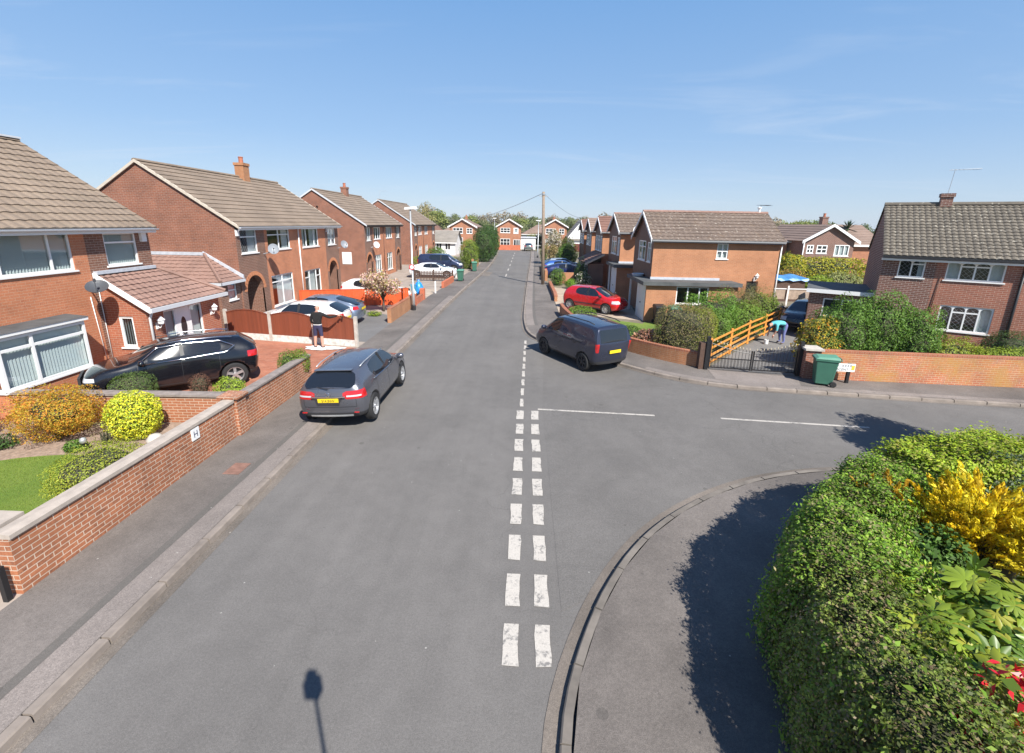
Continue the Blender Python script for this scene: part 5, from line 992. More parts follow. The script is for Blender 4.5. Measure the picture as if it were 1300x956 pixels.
def car(name,label,loc,rot,p,col,group=None,tilt=0,arch=True):
    """loft a closed body cage (mirror in y), subdivide, cut the arches, split the glass off as parts"""
    root=thing(name,label,p.get('cat','car'),loc,rot,group); root.rotation_euler=(0,tilt,rot) if tilt==0 else (0,0,rot)
    if tilt: root.rotation_mode='XYZ'; root.rotation_euler=(tilt,0,rot)
    L,hw,zb,zbelt,zr=p['L'],p['hw'],p.get('zb',.22),p['belt'],p['roof']; yr=p.get('yr',.62); hz=p['hood']
    xb=p['x']   # dict of station x at belt / roof: tail,d (rear pillar),c,b,a,cowl,hood,nose
    def ring(xl,xm,xs,xt,zl,zbl,zt,wl,wb,wt,ztc=None):
        zm=zl+(zbl-zl)*.55
        return [(xl,0,zl),(xl,wl*.86,zl),(xl,wl*.97,zl+.10),(xm,wl,zm),(xs,wb,zbl),(xt,wt,zt),(xt,wt*.6,zt+.03 if ztc is None else ztc-.01),(xt,0,zt+.045 if ztc is None else ztc)]
    T=xb['tail']; rt=p.get('rtaper',.93); nt=p.get('ntaper',.88); bh=p.get('bhi',zbelt)
    S=[ring(.10,.0,T,T+.02,zb+.12,bh,bh+.03,hw*.90,hw*rt*.95,hw*.76),
       ring(.30,.28,xb['d'][0]-.05,xb['d'][1],zb+.02,bh,zr-.10,hw*.985,hw*rt*.985,yr*.97,zr-.045),
       ring(xb['c'][0],xb['c'][0],xb['c'][0],xb['c'][1],zb,zbelt+(bh-zbelt)*.6,zr-.055,hw,hw*.955,yr,zr-.0),
       ring(xb['b'][0],xb['b'][0],xb['b'][0],xb['b'][1],zb,zbelt+(bh-zbelt)*.25,zr-.045,hw,hw*.955,yr,zr+.015),
       ring(xb['a'][0],xb['a'][0],xb['a'][0],xb['a'][1],zb,zbelt,zr-.085,hw,hw*.95,yr*.97,zr-.03),
       ring(xb['cowl'],xb['cowl'],xb['cowl'],xb['cowl']+.03,zb,zbelt-.035,zbelt+.0,hw,hw*.93,hw*.80,zbelt+.045),
       ring(xb['hoodm'],xb['hoodm'],xb['hoodm'],xb['hoodm'],zb,hz,hz+.04,hw*.985,hw*.90,hw*.72,hz+.075),
       ring(L-.30,L-.22,L-.26,L-.26,zb+.02,hz-.13,hz-.09,hw*.93,hw*nt*.93,hw*.62,hz-.055),
       ring(L-.10,L-.0,L-.07,L-.08,zb+.10,hz-.26,hz-.22,hw*.80,hw*nt*.84,hw*.58,hz-.20)]
    nr=8; V=[];F=[];mt=[]
    for r in S:
        V+=r; V+=[(x,-y,z) for x,y,z in r]
    idx=lambda i,k,s:i*16+k+(8 if s else 0)
    glass=set(p.get('glass',[(0,5),(0,6),(2,4),(3,4),(4,5),(4,6)]))
    for i in range(8):
        for k in range(7):
            for s in (0,1):
                a,b,c,d=idx(i,k,s),idx(i+1,k,s),idx(i+1,k+1,s),idx(i,k+1,s)
                F.append((a,b,c,d) if s else (a,d,c,b)); mt.append(1 if (i,k) in glass else 0)
    for e,i in ((0,0),(1,8)):
        for k in range(7):
            a,b,c,d=idx(i,k,0),idx(i,k+1,0),idx(i,k+1,1),idx(i,k,1); F.append((a,b,c,d) if e==0 else (d,c,b,a)); mt.append(0)
    me=bpy.data.meshes.new('cage'); 
    bm=bmesh.new(); vs=[bm.verts.new(v) for v in V]
    for f,m in zip(F,mt):
        u=[];
        for q in f:
            if vs[q] not in u: u.append(vs[q])
        try: fc=bm.faces.new(u); fc.material_index=m
        except ValueError: pass
    bmesh.ops.remove_doubles(bm,verts=bm.verts,dist=1e-4); bmesh.ops.recalc_face_normals(bm,faces=bm.faces)
    cl=bm.edges.layers.float.new('crease_edge'); bm.verts.index_update()
    kk=lambda v:(round(v[0],3),round(v[1],3),round(v[2],3)); cs={}
    for i_,k_,j_,l_,w_ in p.get('crease',()):
        for s_ in (0,1): cs[frozenset((kk(V[idx(i_,k_,s_)]),kk(V[idx(j_,l_,s_)])))]=w_
    for e in bm.edges:
        zz=[v.co.z for v in e.verts]; fm={f.material_index for f in e.link_faces}
        if len(fm)==2: e[cl]=.55
        w_=cs.get(frozenset((kk(e.verts[0].co),kk(e.verts[1].co))))
        if w_: e[cl]=w_
    bm.to_mesh(me); bm.free()
    for m_ in (M['white'],M['cglass'],M['cclad']): me.materials.append(m_)
    ob=bpy.data.objects.new('cage',me); COL.objects.link(ob); sd=ob.modifiers.new('s','SUBSURF'); sd.levels=p.get('sub',2)+1; sd.render_levels=sd.levels
    wx=p['wheels']; wr=p['wr']; cutters=[]
    if arch:
        for x in wx:
            for s in (-1,1):
                cm=bpy.data.meshes.new('cut'); b2=bmesh.new(); bmesh.ops.create_cone(b2,cap_ends=True,segments=28,radius1=wr*1.17,radius2=wr*1.17,depth=.5,matrix=Matrix.Translation((x,s*(hw-.07),wr*1.03))@Matrix.Rotation(math.pi/2,4,'X'))
                for f in b2.faces: f.material_index=2
                b2.to_mesh(cm); b2.free()
                for m_ in (M['white'],M['cglass'],M['cclad']): cm.materials.append(m_)
                c=bpy.data.objects.new('cut',cm); COL.objects.link(c); cutters.append(c); bo=ob.modifiers.new('b','BOOLEAN'); bo.object=c; bo.operation='DIFFERENCE'; bo.solver='EXACT'
    dg=bpy.context.evaluated_depsgraph_get(); dg.update(); ev=ob.evaluated_get(dg); em=bpy.data.meshes.new_from_object(ev)
    src=bmesh.new(); src.from_mesh(em)
    bpy.data.objects.remove(ob)
    for c in cutters: bpy.data.objects.remove(c)
    x0=-(p['wheels'][0]+p['wheels'][1])/2
    bmesh.ops.translate(src,verts=src.verts,vec=(x0,0,0)); src.normal_update()
    def sub(nm,keep,mats,par,offs=0,planes=()):
        b=src.copy(); 
        for co,no in planes: bmesh.ops.bisect_plane(b,geom=b.verts[:]+b.edges[:]+b.faces[:],plane_co=(co[0]+x0,co[1],co[2]),plane_no=no,clear_outer=True)
        kill=[f for f in b.faces if not keep(f)]; bmesh.ops.delete(b,geom=kill,context='FACES')
        if not b.faces: b.free(); return None
        if offs:
            ns={v:v.normal.copy() for v in b.verts}
            for v in b.verts: v.co+=ns[v]*offs
        m2=bpy.data.meshes.new(nm); b.to_mesh(m2); b.free()
        for q in mats: m2.materials.append(q)
        if len(mats)==1: m2.polygons.foreach_set('material_index',[0]*len(m2.polygons))
        m2.polygons.foreach_set('use_smooth',[True]*len(m2.polygons)); return link(nm,m2,par)
    body=sub('body',lambda f:f.material_index!=1,[col,col,M['cclad']],root)
    # windows as separate parts
    gb=src.copy(); bmesh.ops.delete(gb,geom=[f for f in gb.faces if f.material_index!=1],context='FACES'); seen=set()
    for f in list(gb.faces):
        if f in seen: continue
        st=[f]; isl=[]; seen.add(f)
        while st:
            q=st.pop(); isl.append(q)
            for e in q.edges:
                for g in e.link_faces:
                    if g not in seen and (g.calc_center_median().y*q.calc_center_median().y>=-.02 or abs(q.normal.y)<.6): seen.add(g); st.append(g)
        c=sum((q.calc_center_median() for q in isl),Vector())/len(isl); nm='windscreen' if c.x>.35 and abs(c.y)<.15 else 'rear_window' if abs(c.y)<.15 else 'side_window'
        vm={}; mb=MB()
        for q in isl:
            for v in q.verts:
                if v not in vm: vm[v]=len(mb.v); mb.v.append(tuple(v.co))
            mb.f.append(tuple(vm[v] for v in q.verts)); mb.m.append(0)
        mb.build(nm,p.get('glassmat',M['cglass']),root,smooth=True,recalc=False)
    gb.free()
    def patch(nm,mat,box,offs=.004,par=body,extra=(),side=None):
        (xa,xc),(ya,yc),(za,zc)=box; pl=[((xc,0,0),(1,0,0)),((xa,0,0),(-1,0,0)),((0,yc,0),(0,1,0)),((0,ya,0),(0,-1,0)),((0,0,zc),(0,0,1)),((0,0,za),(0,0,-1))]+list(extra)
        return sub(nm,lambda f:f.material_index==0,[M[mat] if isinstance(mat,str) else mat],par,offs,pl)
    for x in wx:
        for s in (-1,1): wheel(root,x+x0,s*(hw-.005),wr,spokes=p.get('spokes',5),dark=p.get('darkrim',False),steel=p.get('steel',False))
    for s in (-1,1):
        y0_,y1_=(.3,3) if s>0 else (-3,-.3)
        # door shut lines, handles, mirrors
        for xs in p.get('seams',()): patch('door_seam','black',((xs,xs+.012),(y0_,y1_),(zb+.14,zbelt-.0)),.002)
        patch('sill_trim',p.get('sill','cclad'),((wx[0]+wr*1.22,wx[1]-wr*1.22),(y0_,y1_),(zb-.1,zb+.13)),.004)
        for xs in p.get('handles',()): MB().box(xs+x0,xs+x0+.17,s*hw*.955-.02,s*hw*.955+.028,zbelt-.15,zbelt-.115).build('door_handle',p.get('handlemat',col),root)
        if (2,4) in glass:
            bx0,bx1=xb['b'][0]+x0,xb['b'][1]+x0; MB().raw([(bx0-.05,s*hw*.962,zbelt-.01),(bx0+.05,s*hw*.962,zbelt-.01),(bx1+.045,s*(yr+.012),zr-.035),(bx1-.045,s*(yr+.012),zr-.035),(bx0-.05,s*hw*.92,zbelt-.01),(bx0+.05,s*hw*.92,zbelt-.01),(bx1+.045,s*(yr-.03),zr-.035),(bx1-.045,s*(yr-.03),zr-.035)],[(0,1,2,3),(7,6,5,4),(0,4,5,1),(1,5,6,2),(2,6,7,3),(3,7,4,0)]).build('door_pillar',M['black'],root)
        mx=xb['a'][0]-.10+x0; mir=MB(); mir.lathe([(0,-.11),(.06,-.10),(.085,-.03),(.085,.04),(.05,.10),(0,.11)],10,'y',o=(mx,s*(hw+.10),zbelt+.09)); mir.box(mx-.03,mx+.03,min(s*(hw-.08),s*(hw+.05)),max(s*(hw-.08),s*(hw+.05)),zbelt+.0,zbelt+.05); mir.build('wing_mirror',p.get('mirror',col),root,smooth=True)
        tl=p.get('tail'); ex=[]
        if tl and p.get('taildetail'): ex=[((0,s*(tl[1]+.05),tl[2][0]+.03),Vector((0,-s*.55,-.83)).normalized()),((0,s*(tl[1]+.07),tl[2][1]-.01),Vector((0,-s*.45,.89)).normalized())]
        if tl: patch('tail_light','tail',((-1,tl[0]),(tl[1],3) if s>0 else (-3,-tl[1]),tl[2]),.006,body,ex)
        if tl and p.get('taildetail'): patch('lamp_bar','headl',((-1,tl[0]*.5),((tl[1]+.09),hw-.12) if s>0 else (-(hw-.12),-(tl[1]+.09)),(tl[2][0]+.055,tl[2][0]+.095)),.010)
        hl=p.get('head')
        if hl: patch('headlight','headl',((hl[0],9),(hl[1],3) if s>0 else (-3,-hl[1]),hl[2]),.006)
    for q in p.get('patches',()): patch(*q)
    pz=p.get('plate')
    if pz:
        pb=MB().box(-.012,0,-.26,.26,-.056,.056).build('number_plate',M['plateY'],root,loc=(x0+pz[0],0,pz[1])); pb.rotation_euler=(0,R(pz[2]),0)
        if pz[3]: text('plate_lettering',pz[3],.095,M['black'],pb,(-.0135,0,-.035),(R(90),0,R(-90)),sx=.9)
    root['_x0']=x0; src.free(); return root,body,x0
def text(name,s,size,mat,par,loc,rot,align='CENTER',sx=1,ext=.001):
    c=bpy.data.curves.new(name,'FONT'); c.body=s; c.size=size; c.align_x=align; c.extrude=ext; c.materials.append(mat)
    o=bpy.data.objects.new(name,c); COL.objects.link(o); dg=bpy.context.evaluated_depsgraph_get(); me=bpy.data.meshes.new_from_object(o.evaluated_get(dg)); bpy.data.objects.remove(o)
    o=link(name,me,par); o.location=loc; o.rotation_euler=rot; o.scale=(sx,1,1); return o
SUV=dict(L=4.42,hw=.90,belt=1.00,bhi=1.06,roof=1.50,hood=.93,yr=.60,zb=.24,x=dict(tail=.06,d=(.35,.52),c=(1.02,1.02),b=(2.05,2.08),a=(3.12,2.62),cowl=3.32,hoodm=3.80),wheels=(.80,3.50),wr=.355,
  seams=(1.15,2.10,3.12),handles=(1.28,2.26),tail=(.36,.35,(.83,1.03)),taildetail=True,head=(4.02,.50,(.62,.80)),plate=(-.005,.82,-8,'S14 JNW'),
  patches=[('bumper_trim','cclad',((-1,.45),(-2,2),(.2,.45)),.005),('skid_plate','metal',((-1,.3),(-.54,.54),(.345,.40)),.012),('tailgate_seam','black',((-1,.3),(-.66,.66),(.615,.626)),.003),('tailgate_seam','black',((-1,.2),(.655,.664),(.62,.85)),.003),('tailgate_seam','black',((-1,.2),(-.664,-.655),(.62,.85)),.003),('bumper_crease','chrome',((-1,.3),(-.70,.70),(.505,.512)),.003)])
P_grey=paint('gunmetal_paint',(.135,.14,.165),.6,.3)
# grey SUV half on the left pavement (rear towards us)
g_,gbody,gx=car('parked_suv','grey hatchback-like SUV parked half on the left pavement, rear to us with yellow plate',(-4.75,12.55,.05),R(90),SUV,P_grey,tilt=R(-2.6))
def gp(nm,mat,pts,r=.018,par=None): return MB().tube([(a+gx,b,c) for a,b,c in pts],r,6).build(nm,M[mat],par or g_,smooth=True)
for s in (-1,1): gp('roof_rail','metal',[(.80,s*.575,1.455),(1.1,s*.585,1.495),(2.0,s*.59,1.505),(2.6,s*.575,1.45)],.015)
MB().box(gx+.45,gx+.60,-.48,.48,1.448,1.464).build('roof_spoiler',P_grey,g_); MB().fbox((gx,0,0),(1,0,0),(0,1,0),-.012,.06,-.42,.42,.895,.925).build('chrome_strip',M['chrome'],g_)
MB().raw([(gx-.01,-.33,.895),(gx-.01,.33,.895),(gx-.01,.28,.73),(gx-.01,-.28,.73)],[(0,1,2,3)]).build('plate_recess',M['cclad'],g_)
for s in (-1,1): MB().box(gx+.055,gx+.075,s*.66-.06,s*.66+.06,.47,.495).build('reflector',M['tail'],g_); gp('window_trim','chrome',[(.95,s*.875,1.075),(2.05,s*.885,1.035),(3.05,s*.885,1.02)],.011)
em=MB().lathe([(.050,0),(.058,.006),(.050,.012)],20,'x',o=(gx-.02,0,.975))
for i in range(3):
    a=math.pi/2+i*2.0944; em.tube([(gx-.012,0,.975),(gx-.012,.052*math.cos(a),.975+.052*math.sin(a))],.006,5)
em.build('star_emblem',M['chrome'],g_); text('model_lettering','GLA 200',.06,M['chrome'],g_,(gx-.012,.30,.955),(R(90),0,R(-90)))
MB().tube([(gx+.04,.0,1.10),(gx+.10,.30,1.14)],.012,5).build('rear_wiper',M['black'],g_)
# black SUV on the drive (nose to the bay window)
P_black=paint('black_paint',(.008,.009,.013),.2,.2)
q=dict(SUV); q.update(L=4.45,belt=1.02,bhi=1.10,roof=1.55,hood=.98,yr=.61,spokes=5,tail=(.40,.42,(.88,1.06)),head=(4.08,.52,(.70,.80)),plate=None,wr=.36,taildetail=False)
k_,kb,kx=car('parked_suv','glossy black SUV parked slantwise on the red drive under the porch',(-10.62,13.2,.09),R(180+38),q,P_black)
for s in (-1,1): MB().tube([(kx+.75,s*.60,1.52),(kx+1.1,s*.615,1.565),(kx+2.0,s*.62,1.575),(kx+2.65,s*.60,1.51)],.017,6).build('roof_rail',M['chrome'],k_,smooth=True); MB().tube([(kx+.72,s*.83,1.30),(kx+.95,s*.875,1.13),(kx+2.05,s*.885,1.07),(kx+3.1,s*.885,1.035)],.013,5).build('window_trim',M['chrome'],k_,smooth=True); MB().tube([(kx+.75,s*.80,1.30),(kx+1.1,s*.66,1.46),(kx+2.05,s*.655,1.485),(kx+2.65,s*.66,1.43),(kx+3.1,s*.86,1.06)],.012,5).build('window_trim',M['chrome'],k_,smooth=True)
MB().box(kx+4.40,kx+4.46,-.45,.45,.45,.78).build('grille',M['cclad'],k_)
# white hatchback and blue-grey saloon on the second drive, pointing at the house
HATCH=dict(L=4.3,hw=.88,belt=.94,bhi=1.0,roof=1.44,hood=.90,yr=.58,zb=.2,x=dict(tail=.04,d=(.42,.72),c=(1.05,1.10),b=(2.0,2.02),a=(3.05,2.45),cowl=3.28,hoodm=3.75),wheels=(.78,3.40),wr=.325,seams=(1.1,2.02,3.05),handles=(1.25,2.2),tail=(.35,.42,(.80,.98)),head=(3.9,.46,(.60,.77)),plate=(0,.72,-6,''))
P_white=paint('white_paint',(.78,.78,.78),.0,.3); P_bg=paint('blue_grey_paint',(.20,.25,.34),.5,.3)
w_,_,_=car('parked_hatchback','white hatchback on the drive right behind the man painting the fence',(-10.3,20.75,.09),R(180),HATCH,P_white)
SALOON=dict(HATCH); SALOON.update(L=4.5,roof=1.42,x=dict(tail=.06,d=(.85,1.25),c=(1.35,1.5),b=(2.1,2.15),a=(3.15,2.6),cowl=3.4,hoodm=3.9),wheels=(.9,3.6),plate=(0,.80,-6,''),tail=(.3,.45,(.80,.95)))
s_,_,_=car('parked_saloon','blue-grey saloon with yellow rear plate beyond the white hatchback',(-10.45,22.75,.09),R(180),SALOON,P_bg)
W2,_,_=car('parked_hatchback','white car with dark windscreen half hidden behind the red-orange fence',(-10.0,29.7,.09),R(-12),dict(HATCH,plate=None),P_white)
COUPE=dict(HATCH); COUPE.update(L=4.6,hw=.92,belt=.96,roof=1.40,x=dict(tail=.06,d=(.75,1.2),c=(1.35,1.55),b=(2.2,2.2),a=(3.3,2.65),cowl=3.5,hoodm=4.0),wheels=(.85,3.68),wr=.345,plate=None)
car('parked_coupe','long white coupe behind the brown picket fence, nose to the road',(-8.75,43.4,.09),R(2),COUPE,P_white)
VANB=dict(L=4.9,hw=.95,belt=1.20,bhi=1.22,roof=1.86,hood=1.08,yr=.74,zb=.25,x=dict(tail=.02,d=(.22,.32),c=(1.3,1.3),b=(2.6,2.6),a=(3.8,3.25),cowl=4.0,hoodm=4.4),wheels=(.95,3.95),wr=.36,seams=(1.4,2.65,3.8),tail=(.2,.7,(.9,1.3)),head=(4.5,.5,(.75,.95)),rtaper=.97,plate=None)
car('parked_people_carrier','dark blue people carrier side-on beyond the white coupe',(-9.0,49.0,.09),R(0),VANB,paint('navy_paint',(.02,.03,.075),.3,.3))
# red hatchback on the right drive
RED=dict(HATCH); RED.update(L=4.03,hw=.845,belt=.96,bhi=1.04,roof=1.49,hood=.93,yr=.57,x=dict(tail=.10,d=(.40,.55),c=(.98,1.05),b=(1.85,1.9),a=(2.95,2.25),cowl=3.12,hoodm=3.5),wheels=(.68,3.19),wr=.31,seams=(1.95,2.98),handles=(2.05,),tail=(.30,.55,(.98,1.28)),head=(3.55,.42,(.66,.82)),mirror=M['black'],spokes=9,plate=None)
r_,_,rx=car('parked_hatchback','bright red hatchback on the pale drive facing the garage',(4.3,28.0,.09),math.atan2(-.62,.784),RED,paint('red_paint',(.48,.010,.012),.0,.25))
for s in (-1,1): MB().fbox((rx,0,0),(1,0,0),(0,1,0),1.05,2.9,s*.845-.012,s*.845+.014,.50,.55).build('side_strip',M['cclad'],r_)
# dark blue panel van on the corner
VAN=dict(L=4.16,hw=.88,belt=1.08,bhi=1.10,roof=1.74,hood=1.0,yr=.70,zb=.23,x=dict(tail=.05,d=(.12,.20),c=(1.25,1.27),b=(2.2,2.2),a=(3.22,2.55),cowl=3.38,hoodm=3.72),wheels=(.78,3.27),wr=.325,glass=[(3,4),(4,5),(4,6)],seams=(.98,2.18,3.2),handles=(1.2,2.3),tail=(.14,.70,(.80,1.12)),head=(3.75,.5,(.75,.95)),rtaper=.97,plate=(-.002,.80,-4,''),darkrim=True,spokes=6,handlemat=M['cclad'],cat='van',crease=[(0,k,0,k+1,.75) for k in range(2,7)]+[(1,k,1,k+1,.6) for k in range(4,7)]+[(i,5,i+1,5,.45) for i in range(0,4)]+[(0,k,1,k,.4) for k in (4,5)],
  patches=[('rear_window','cglass',((-1,.5),(-.62,.62),(1.13,1.58)),.004),('bumper_trim','cclad',((-1,.6),(-2,2),(.2,.46)),.006)])
v_,vb,vx=car('panel_van','small dark blue panel van parked across the corner kerb with yellow plate',(2.22,17.48,.04),R(122),VAN,paint('van_blue_paint',(.028,.034,.062),.4,.3))
for s in (-1,1): MB().tube([(vx+.5,s*.60,1.74),(vx+.8,s*.62,1.79),(vx+2.2,s*.62,1.79),(vx+2.5,s*.6,1.73)],.018,6).build('roof_rail',M['black'],v_,smooth=True); MB().fbox((vx,0,0),(1,0,0),(0,1,0),.95,2.1,s*.875-.01,s*.875+.012,1.0,1.03).build('slider_rail',M['black'],v_)
# far cars
BLUE=dict(HATCH,plate=None)
car('parked_hatchback','mid blue hatchback behind the small orange wall on the right',(3.85,49.0,.09),R(8),BLUE,paint('blue_paint',(.04,.12,.42),.3,.3)); car('parked_hatchback','silver-blue hatchback just behind the mid blue one',(4.2,52.4,.09),R(8),BLUE,paint('silver_blue_paint',(.42,.5,.58),.5,.3)); car('parked_saloon','navy car in the shade right of the mid blue hatchback',(6.3,47.0,.09),R(12),SALOON,paint('deep_blue_paint',(.012,.02,.10),.3,.3)) if False else None
car('parked_saloon','navy car in the shade beside the tiled lean-to porch',(4.05,45.6,.09),R(3),dict(SALOON,plate=None),paint('deep_blue_paint',(.015,.025,.11),.3,.3))
car('parked_saloon','grey-green car in front of the white garage at the street end',(.55,92.6,.09),R(90),dict(SALOON,plate=None),paint('grey_green_paint',(.20,.23,.22),.4,.3))
car('parked_hatchback','dark car in shade on the drive between the green shrubs and the dark brick house',(15.1,24.4,.09),R(228),dict(HATCH,plate=None),paint('charcoal_paint',(.012,.012,.016),.3,.3))
# ------------------------------------------------------------------ walls, fences, street furniture
def wallthing(name,label,pts,h,t,mat,coping=None,cw=.06,ch=.06,z0=.0,cat='wall',group=None,step=None):
    r=thing(name,label,cat,(0,0,0),0,group); a=off(pts,t/2); b=off(pts,-t/2); mb=MB()
    mb.strip(P(a,z0),P(a,h)); mb.strip(P(b,z0),P(b,h)); mb.strip(P(a,h),P(b,h))
    for q in (0,-1): mb.face([(*a[q],z0),(*b[q],z0),(*b[q],h),(*a[q],h)])
    mb.build('brickwork',M[mat],r)
    if coping:
        a=off(pts,t/2+cw); b=off(pts,-t/2-cw); c=MB(); c.strip(P(a,h+.003),P(a,h+ch)); c.strip(P(b,h+.003),P(b,h+ch)); c.strip(P(a,h+ch),P(pts,h+ch*1.25)); c.strip(P(pts,h+ch*1.25),P(b,h+ch)); c.strip(P(a,h+.003),P(b,h+.003))
        for q in (0,-1): c.face([(*a[q],h+.003),(*b[q],h+.003),(*b[q],h+ch),(*pts[q],h+ch*1.25),(*a[q],h+ch)])
        c.build('coping',M[coping],r)
    return r
gw=wallthing('garden_wall','long brick front wall with pale stone coping beside the left pavement',[(-6.96,y) for y in (5.05,6,7,8,9,9.9)],.96,.215,'gwall','coping',.03,.065)
hp=MB().box(-.005,.012,-.11,.11,-.125,.125).build('house_number_tile',M['white'],gw,loc=(-6.845,8.58,.80)); text('number_lettering','H',.20,plain('navy_enamel',(.03,.04,.10),.4),hp,(.014,0,-.07),(R(90),0,R(90)),sx=.9)
tag(MB().box(-7.17,-6.78,9.93,10.28,0,1.04).box(-7.22,-6.73,9.88,10.33,1.043,1.10).build('wall_pier',[M['gwall']]),'square brick pier with stone cap where the front wall meets the cross wall','pier')
wallthing('garden_wall','higher brick wall length with grey coping beyond the pier, ending at the red drive',[(-6.94,y) for y in (10.3,11.2,12.2,13.2,13.85)],.97,.215,'gwall','copdark',.03,.05)
wallthing('cross_wall','brick wall with grey slab coping between the front garden and the drive',[(-7.2,10.72),(-9,10.66),(-11,10.58),(-13.44,10.46)],.80,.215,'cwall','copdark',.04,.055)
gp_=thing('gate_pier','brick gate pier with a broad white cap at the bottom left','pier',(-7.42,5.27,0)); MB().box(-.2,.2,-.2,.2,0,.98).build('brickwork',M['gwall'],gp_); MB().box(-.27,.27,-.27,.27,.983,1.05).build('cap',M['coping'],gp_)
tag(MB().box(-6.98,-6.91,4.90,4.97,.08,.62).build('gate_post',M['iron']),'black iron gate post at the end of the front wall','post')
# small garden light
gl=thing('garden_light','small round solar light on a spike in the soil bed','light',(-9.72,8.95,.09)); MB().tube([(0,0,-.05),(0,0,.22)],.012,6).build('stake',M['black'],gl); MB().lathe([(0,.2),(.06,.22),(.07,.28),(.05,.33),(0,.35)],12).build('lamp_globe',M['metal'],gl,smooth=True)
tag(MB().lathe([(0,0),(.16,.02),(.18,.16),(.10,.26),(0,.28)],14,o=(-8.42,9.35,.09)).build('garden_stone',M['conc'],smooth=True),'pale rounded stone ornament beside the round yellow-green bush','ornament')
# brown fence with concrete posts
FA,FB=Vector((-13.3,19.22,0)),Vector((-6.88,18.22,0)); fu=(FB-FA).normalized(); fn=Vector((fu.y,-fu.x,0)); Lf=(FB-FA).length
fr=thing('panel_fence','dark red-brown arched panel fence on concrete posts behind the painter','fence',tuple(FA),0); ul=fu; nl=fn
posts=[.25,2.42,4.48,6.42]
for i,u in enumerate(posts): MB().fbox((0,0,0),ul,nl,u-.06,u+.06,-.06,.06,0,1.36).build('concrete_post',M['conc'],fr)
for i in range(3):
    a,b=posts[i]+.065,posts[i+1]-.065; mb=MB(); n=18
    for j in range(n):
        x0,x1=a+(b-a)*j/n,a+(b-a)*(j+1)/n-.004; arc=lambda x:1.22+.16*math.sin(math.pi*(x-a)/(b-a)); z1=arc((x0+x1)/2)
        mb.fbox((0,0,0),ul,nl,x0,x1,-.012+.004*(j%2),.014+.004*(j%2),.36,z1)
    pn=mb.build('fence_panel',M['fence_br'],fr); k=MB()
    for j in range(n):
        x0,x1=a+(b-a)*j/n,a+(b-a)*(j+1)/n; k.fbox((0,0,0),ul,nl,x0,x1,-.03,.035,arc((x0+x1)/2)+.002,arc((x0+x1)/2)+.028)
    k.build('capping',M['fence_br'],pn); MB().fbox((0,0,0),ul,nl,a,b,-.025,.025,.08,.355).build('gravel_board',plain('paint_splashed_concrete',(.62,.60,.56),.8,var=.3,vscale=9),fr)
# red-orange fence between second and third drive
of=thing('board_fence','bright red-orange close-board fence running back between two drives','fence',(0,0,0)); pts=[(-7.35,28.5),(-9.4,27.85),(-11.4,27.2),(-13.4,26.55)]
for i in range(3):
    a=Vector((*pts[i],0)); b=Vector((*pts[i+1],0)); u=(b-a).normalized(); n_=Vector((u.y,-u.x,0)); L_=(b-a).length; mb=MB(); j=0; x=0
    while x<L_-.01: mb.fbox(a,u,n_,x,min(L_,x+.122),-.01+.006*(j%2),.012+.006*(j%2),.08,1.10); x+=.125; j+=1
    pn=mb.build('fence_panel',M['fence_or'],of); MB().fbox(a,u,n_,0,L_,-.03,.04,1.103,1.135).build('capping',M['fence_or'],pn)
# low walls on the left
wallthing('low_brick_wall','low brown brick wall with rounded top in front of the magnolia',[(-6.95,22.9),(-6.93,24.5),(-6.9,26.2),(-6.9,27.6)],.80,.2,'lowwall','coping_brick',.0,.05)
wallthing('low_brick_wall','short orange brick wall with a gap piece beyond the lamp post',[(-6.9,28.2),(-6.9,30.2)],.48,.2,'redwall','coping_brick',.0,.04); tag(MB().box(-7.05,-6.75,27.75,28.1,0,.85).build('wall_pier',M['redwall']),'orange brick pier behind the lamp post','pier'); tag(MB().box(-7.05,-6.75,30.3,30.65,0,.85).build('wall_pier',M['redwall']),'orange brick pier at the far end of the short orange wall','pier')
wallthing('low_brick_wall','low orange brick wall running beside the pavement below the picket fence',[(-6.55,36.2),(-6.45,38.5),(-6.4,40.4)],.55,.2,'redwall','redwall',.0,.03)
pf=thing('picket_fence','dark brown picket fence in front of the white coupe','fence',(0,0,0)); mb=MB()
for i in range(26): x=-9.9+i*.135; mb.box(x,x+.075,40.48,40.50,.18,1.0)
mb.build('pickets',M['wood_br'],pf); rl=MB().box(-9.95,-6.45,40.5,40.54,.35,.43).box(-9.95,-6.45,40.5,40.54,.75,.83); rl.build('rails',M['wood_br'],pf)
for x in (-9.95,-8.2,-6.5): MB().box(x,x+.12,40.545,40.665,.05,1.1).build('post',M['wood_br'],pf)
for x,y,l in [(-6.6,33.4,'white bollard post on the left pavement beyond the short orange wall'),(-6.6,43.6,'white post beside the nose of the white coupe'),(-7.6,45.4,'white post in front of the dark people carrier')]:
    tag(MB().lathe([(.06,.05),(.06,.92),(.045,.96),(0,.97)],12,o=(x,y,0)).build('white_post',M['white']),l,'post')
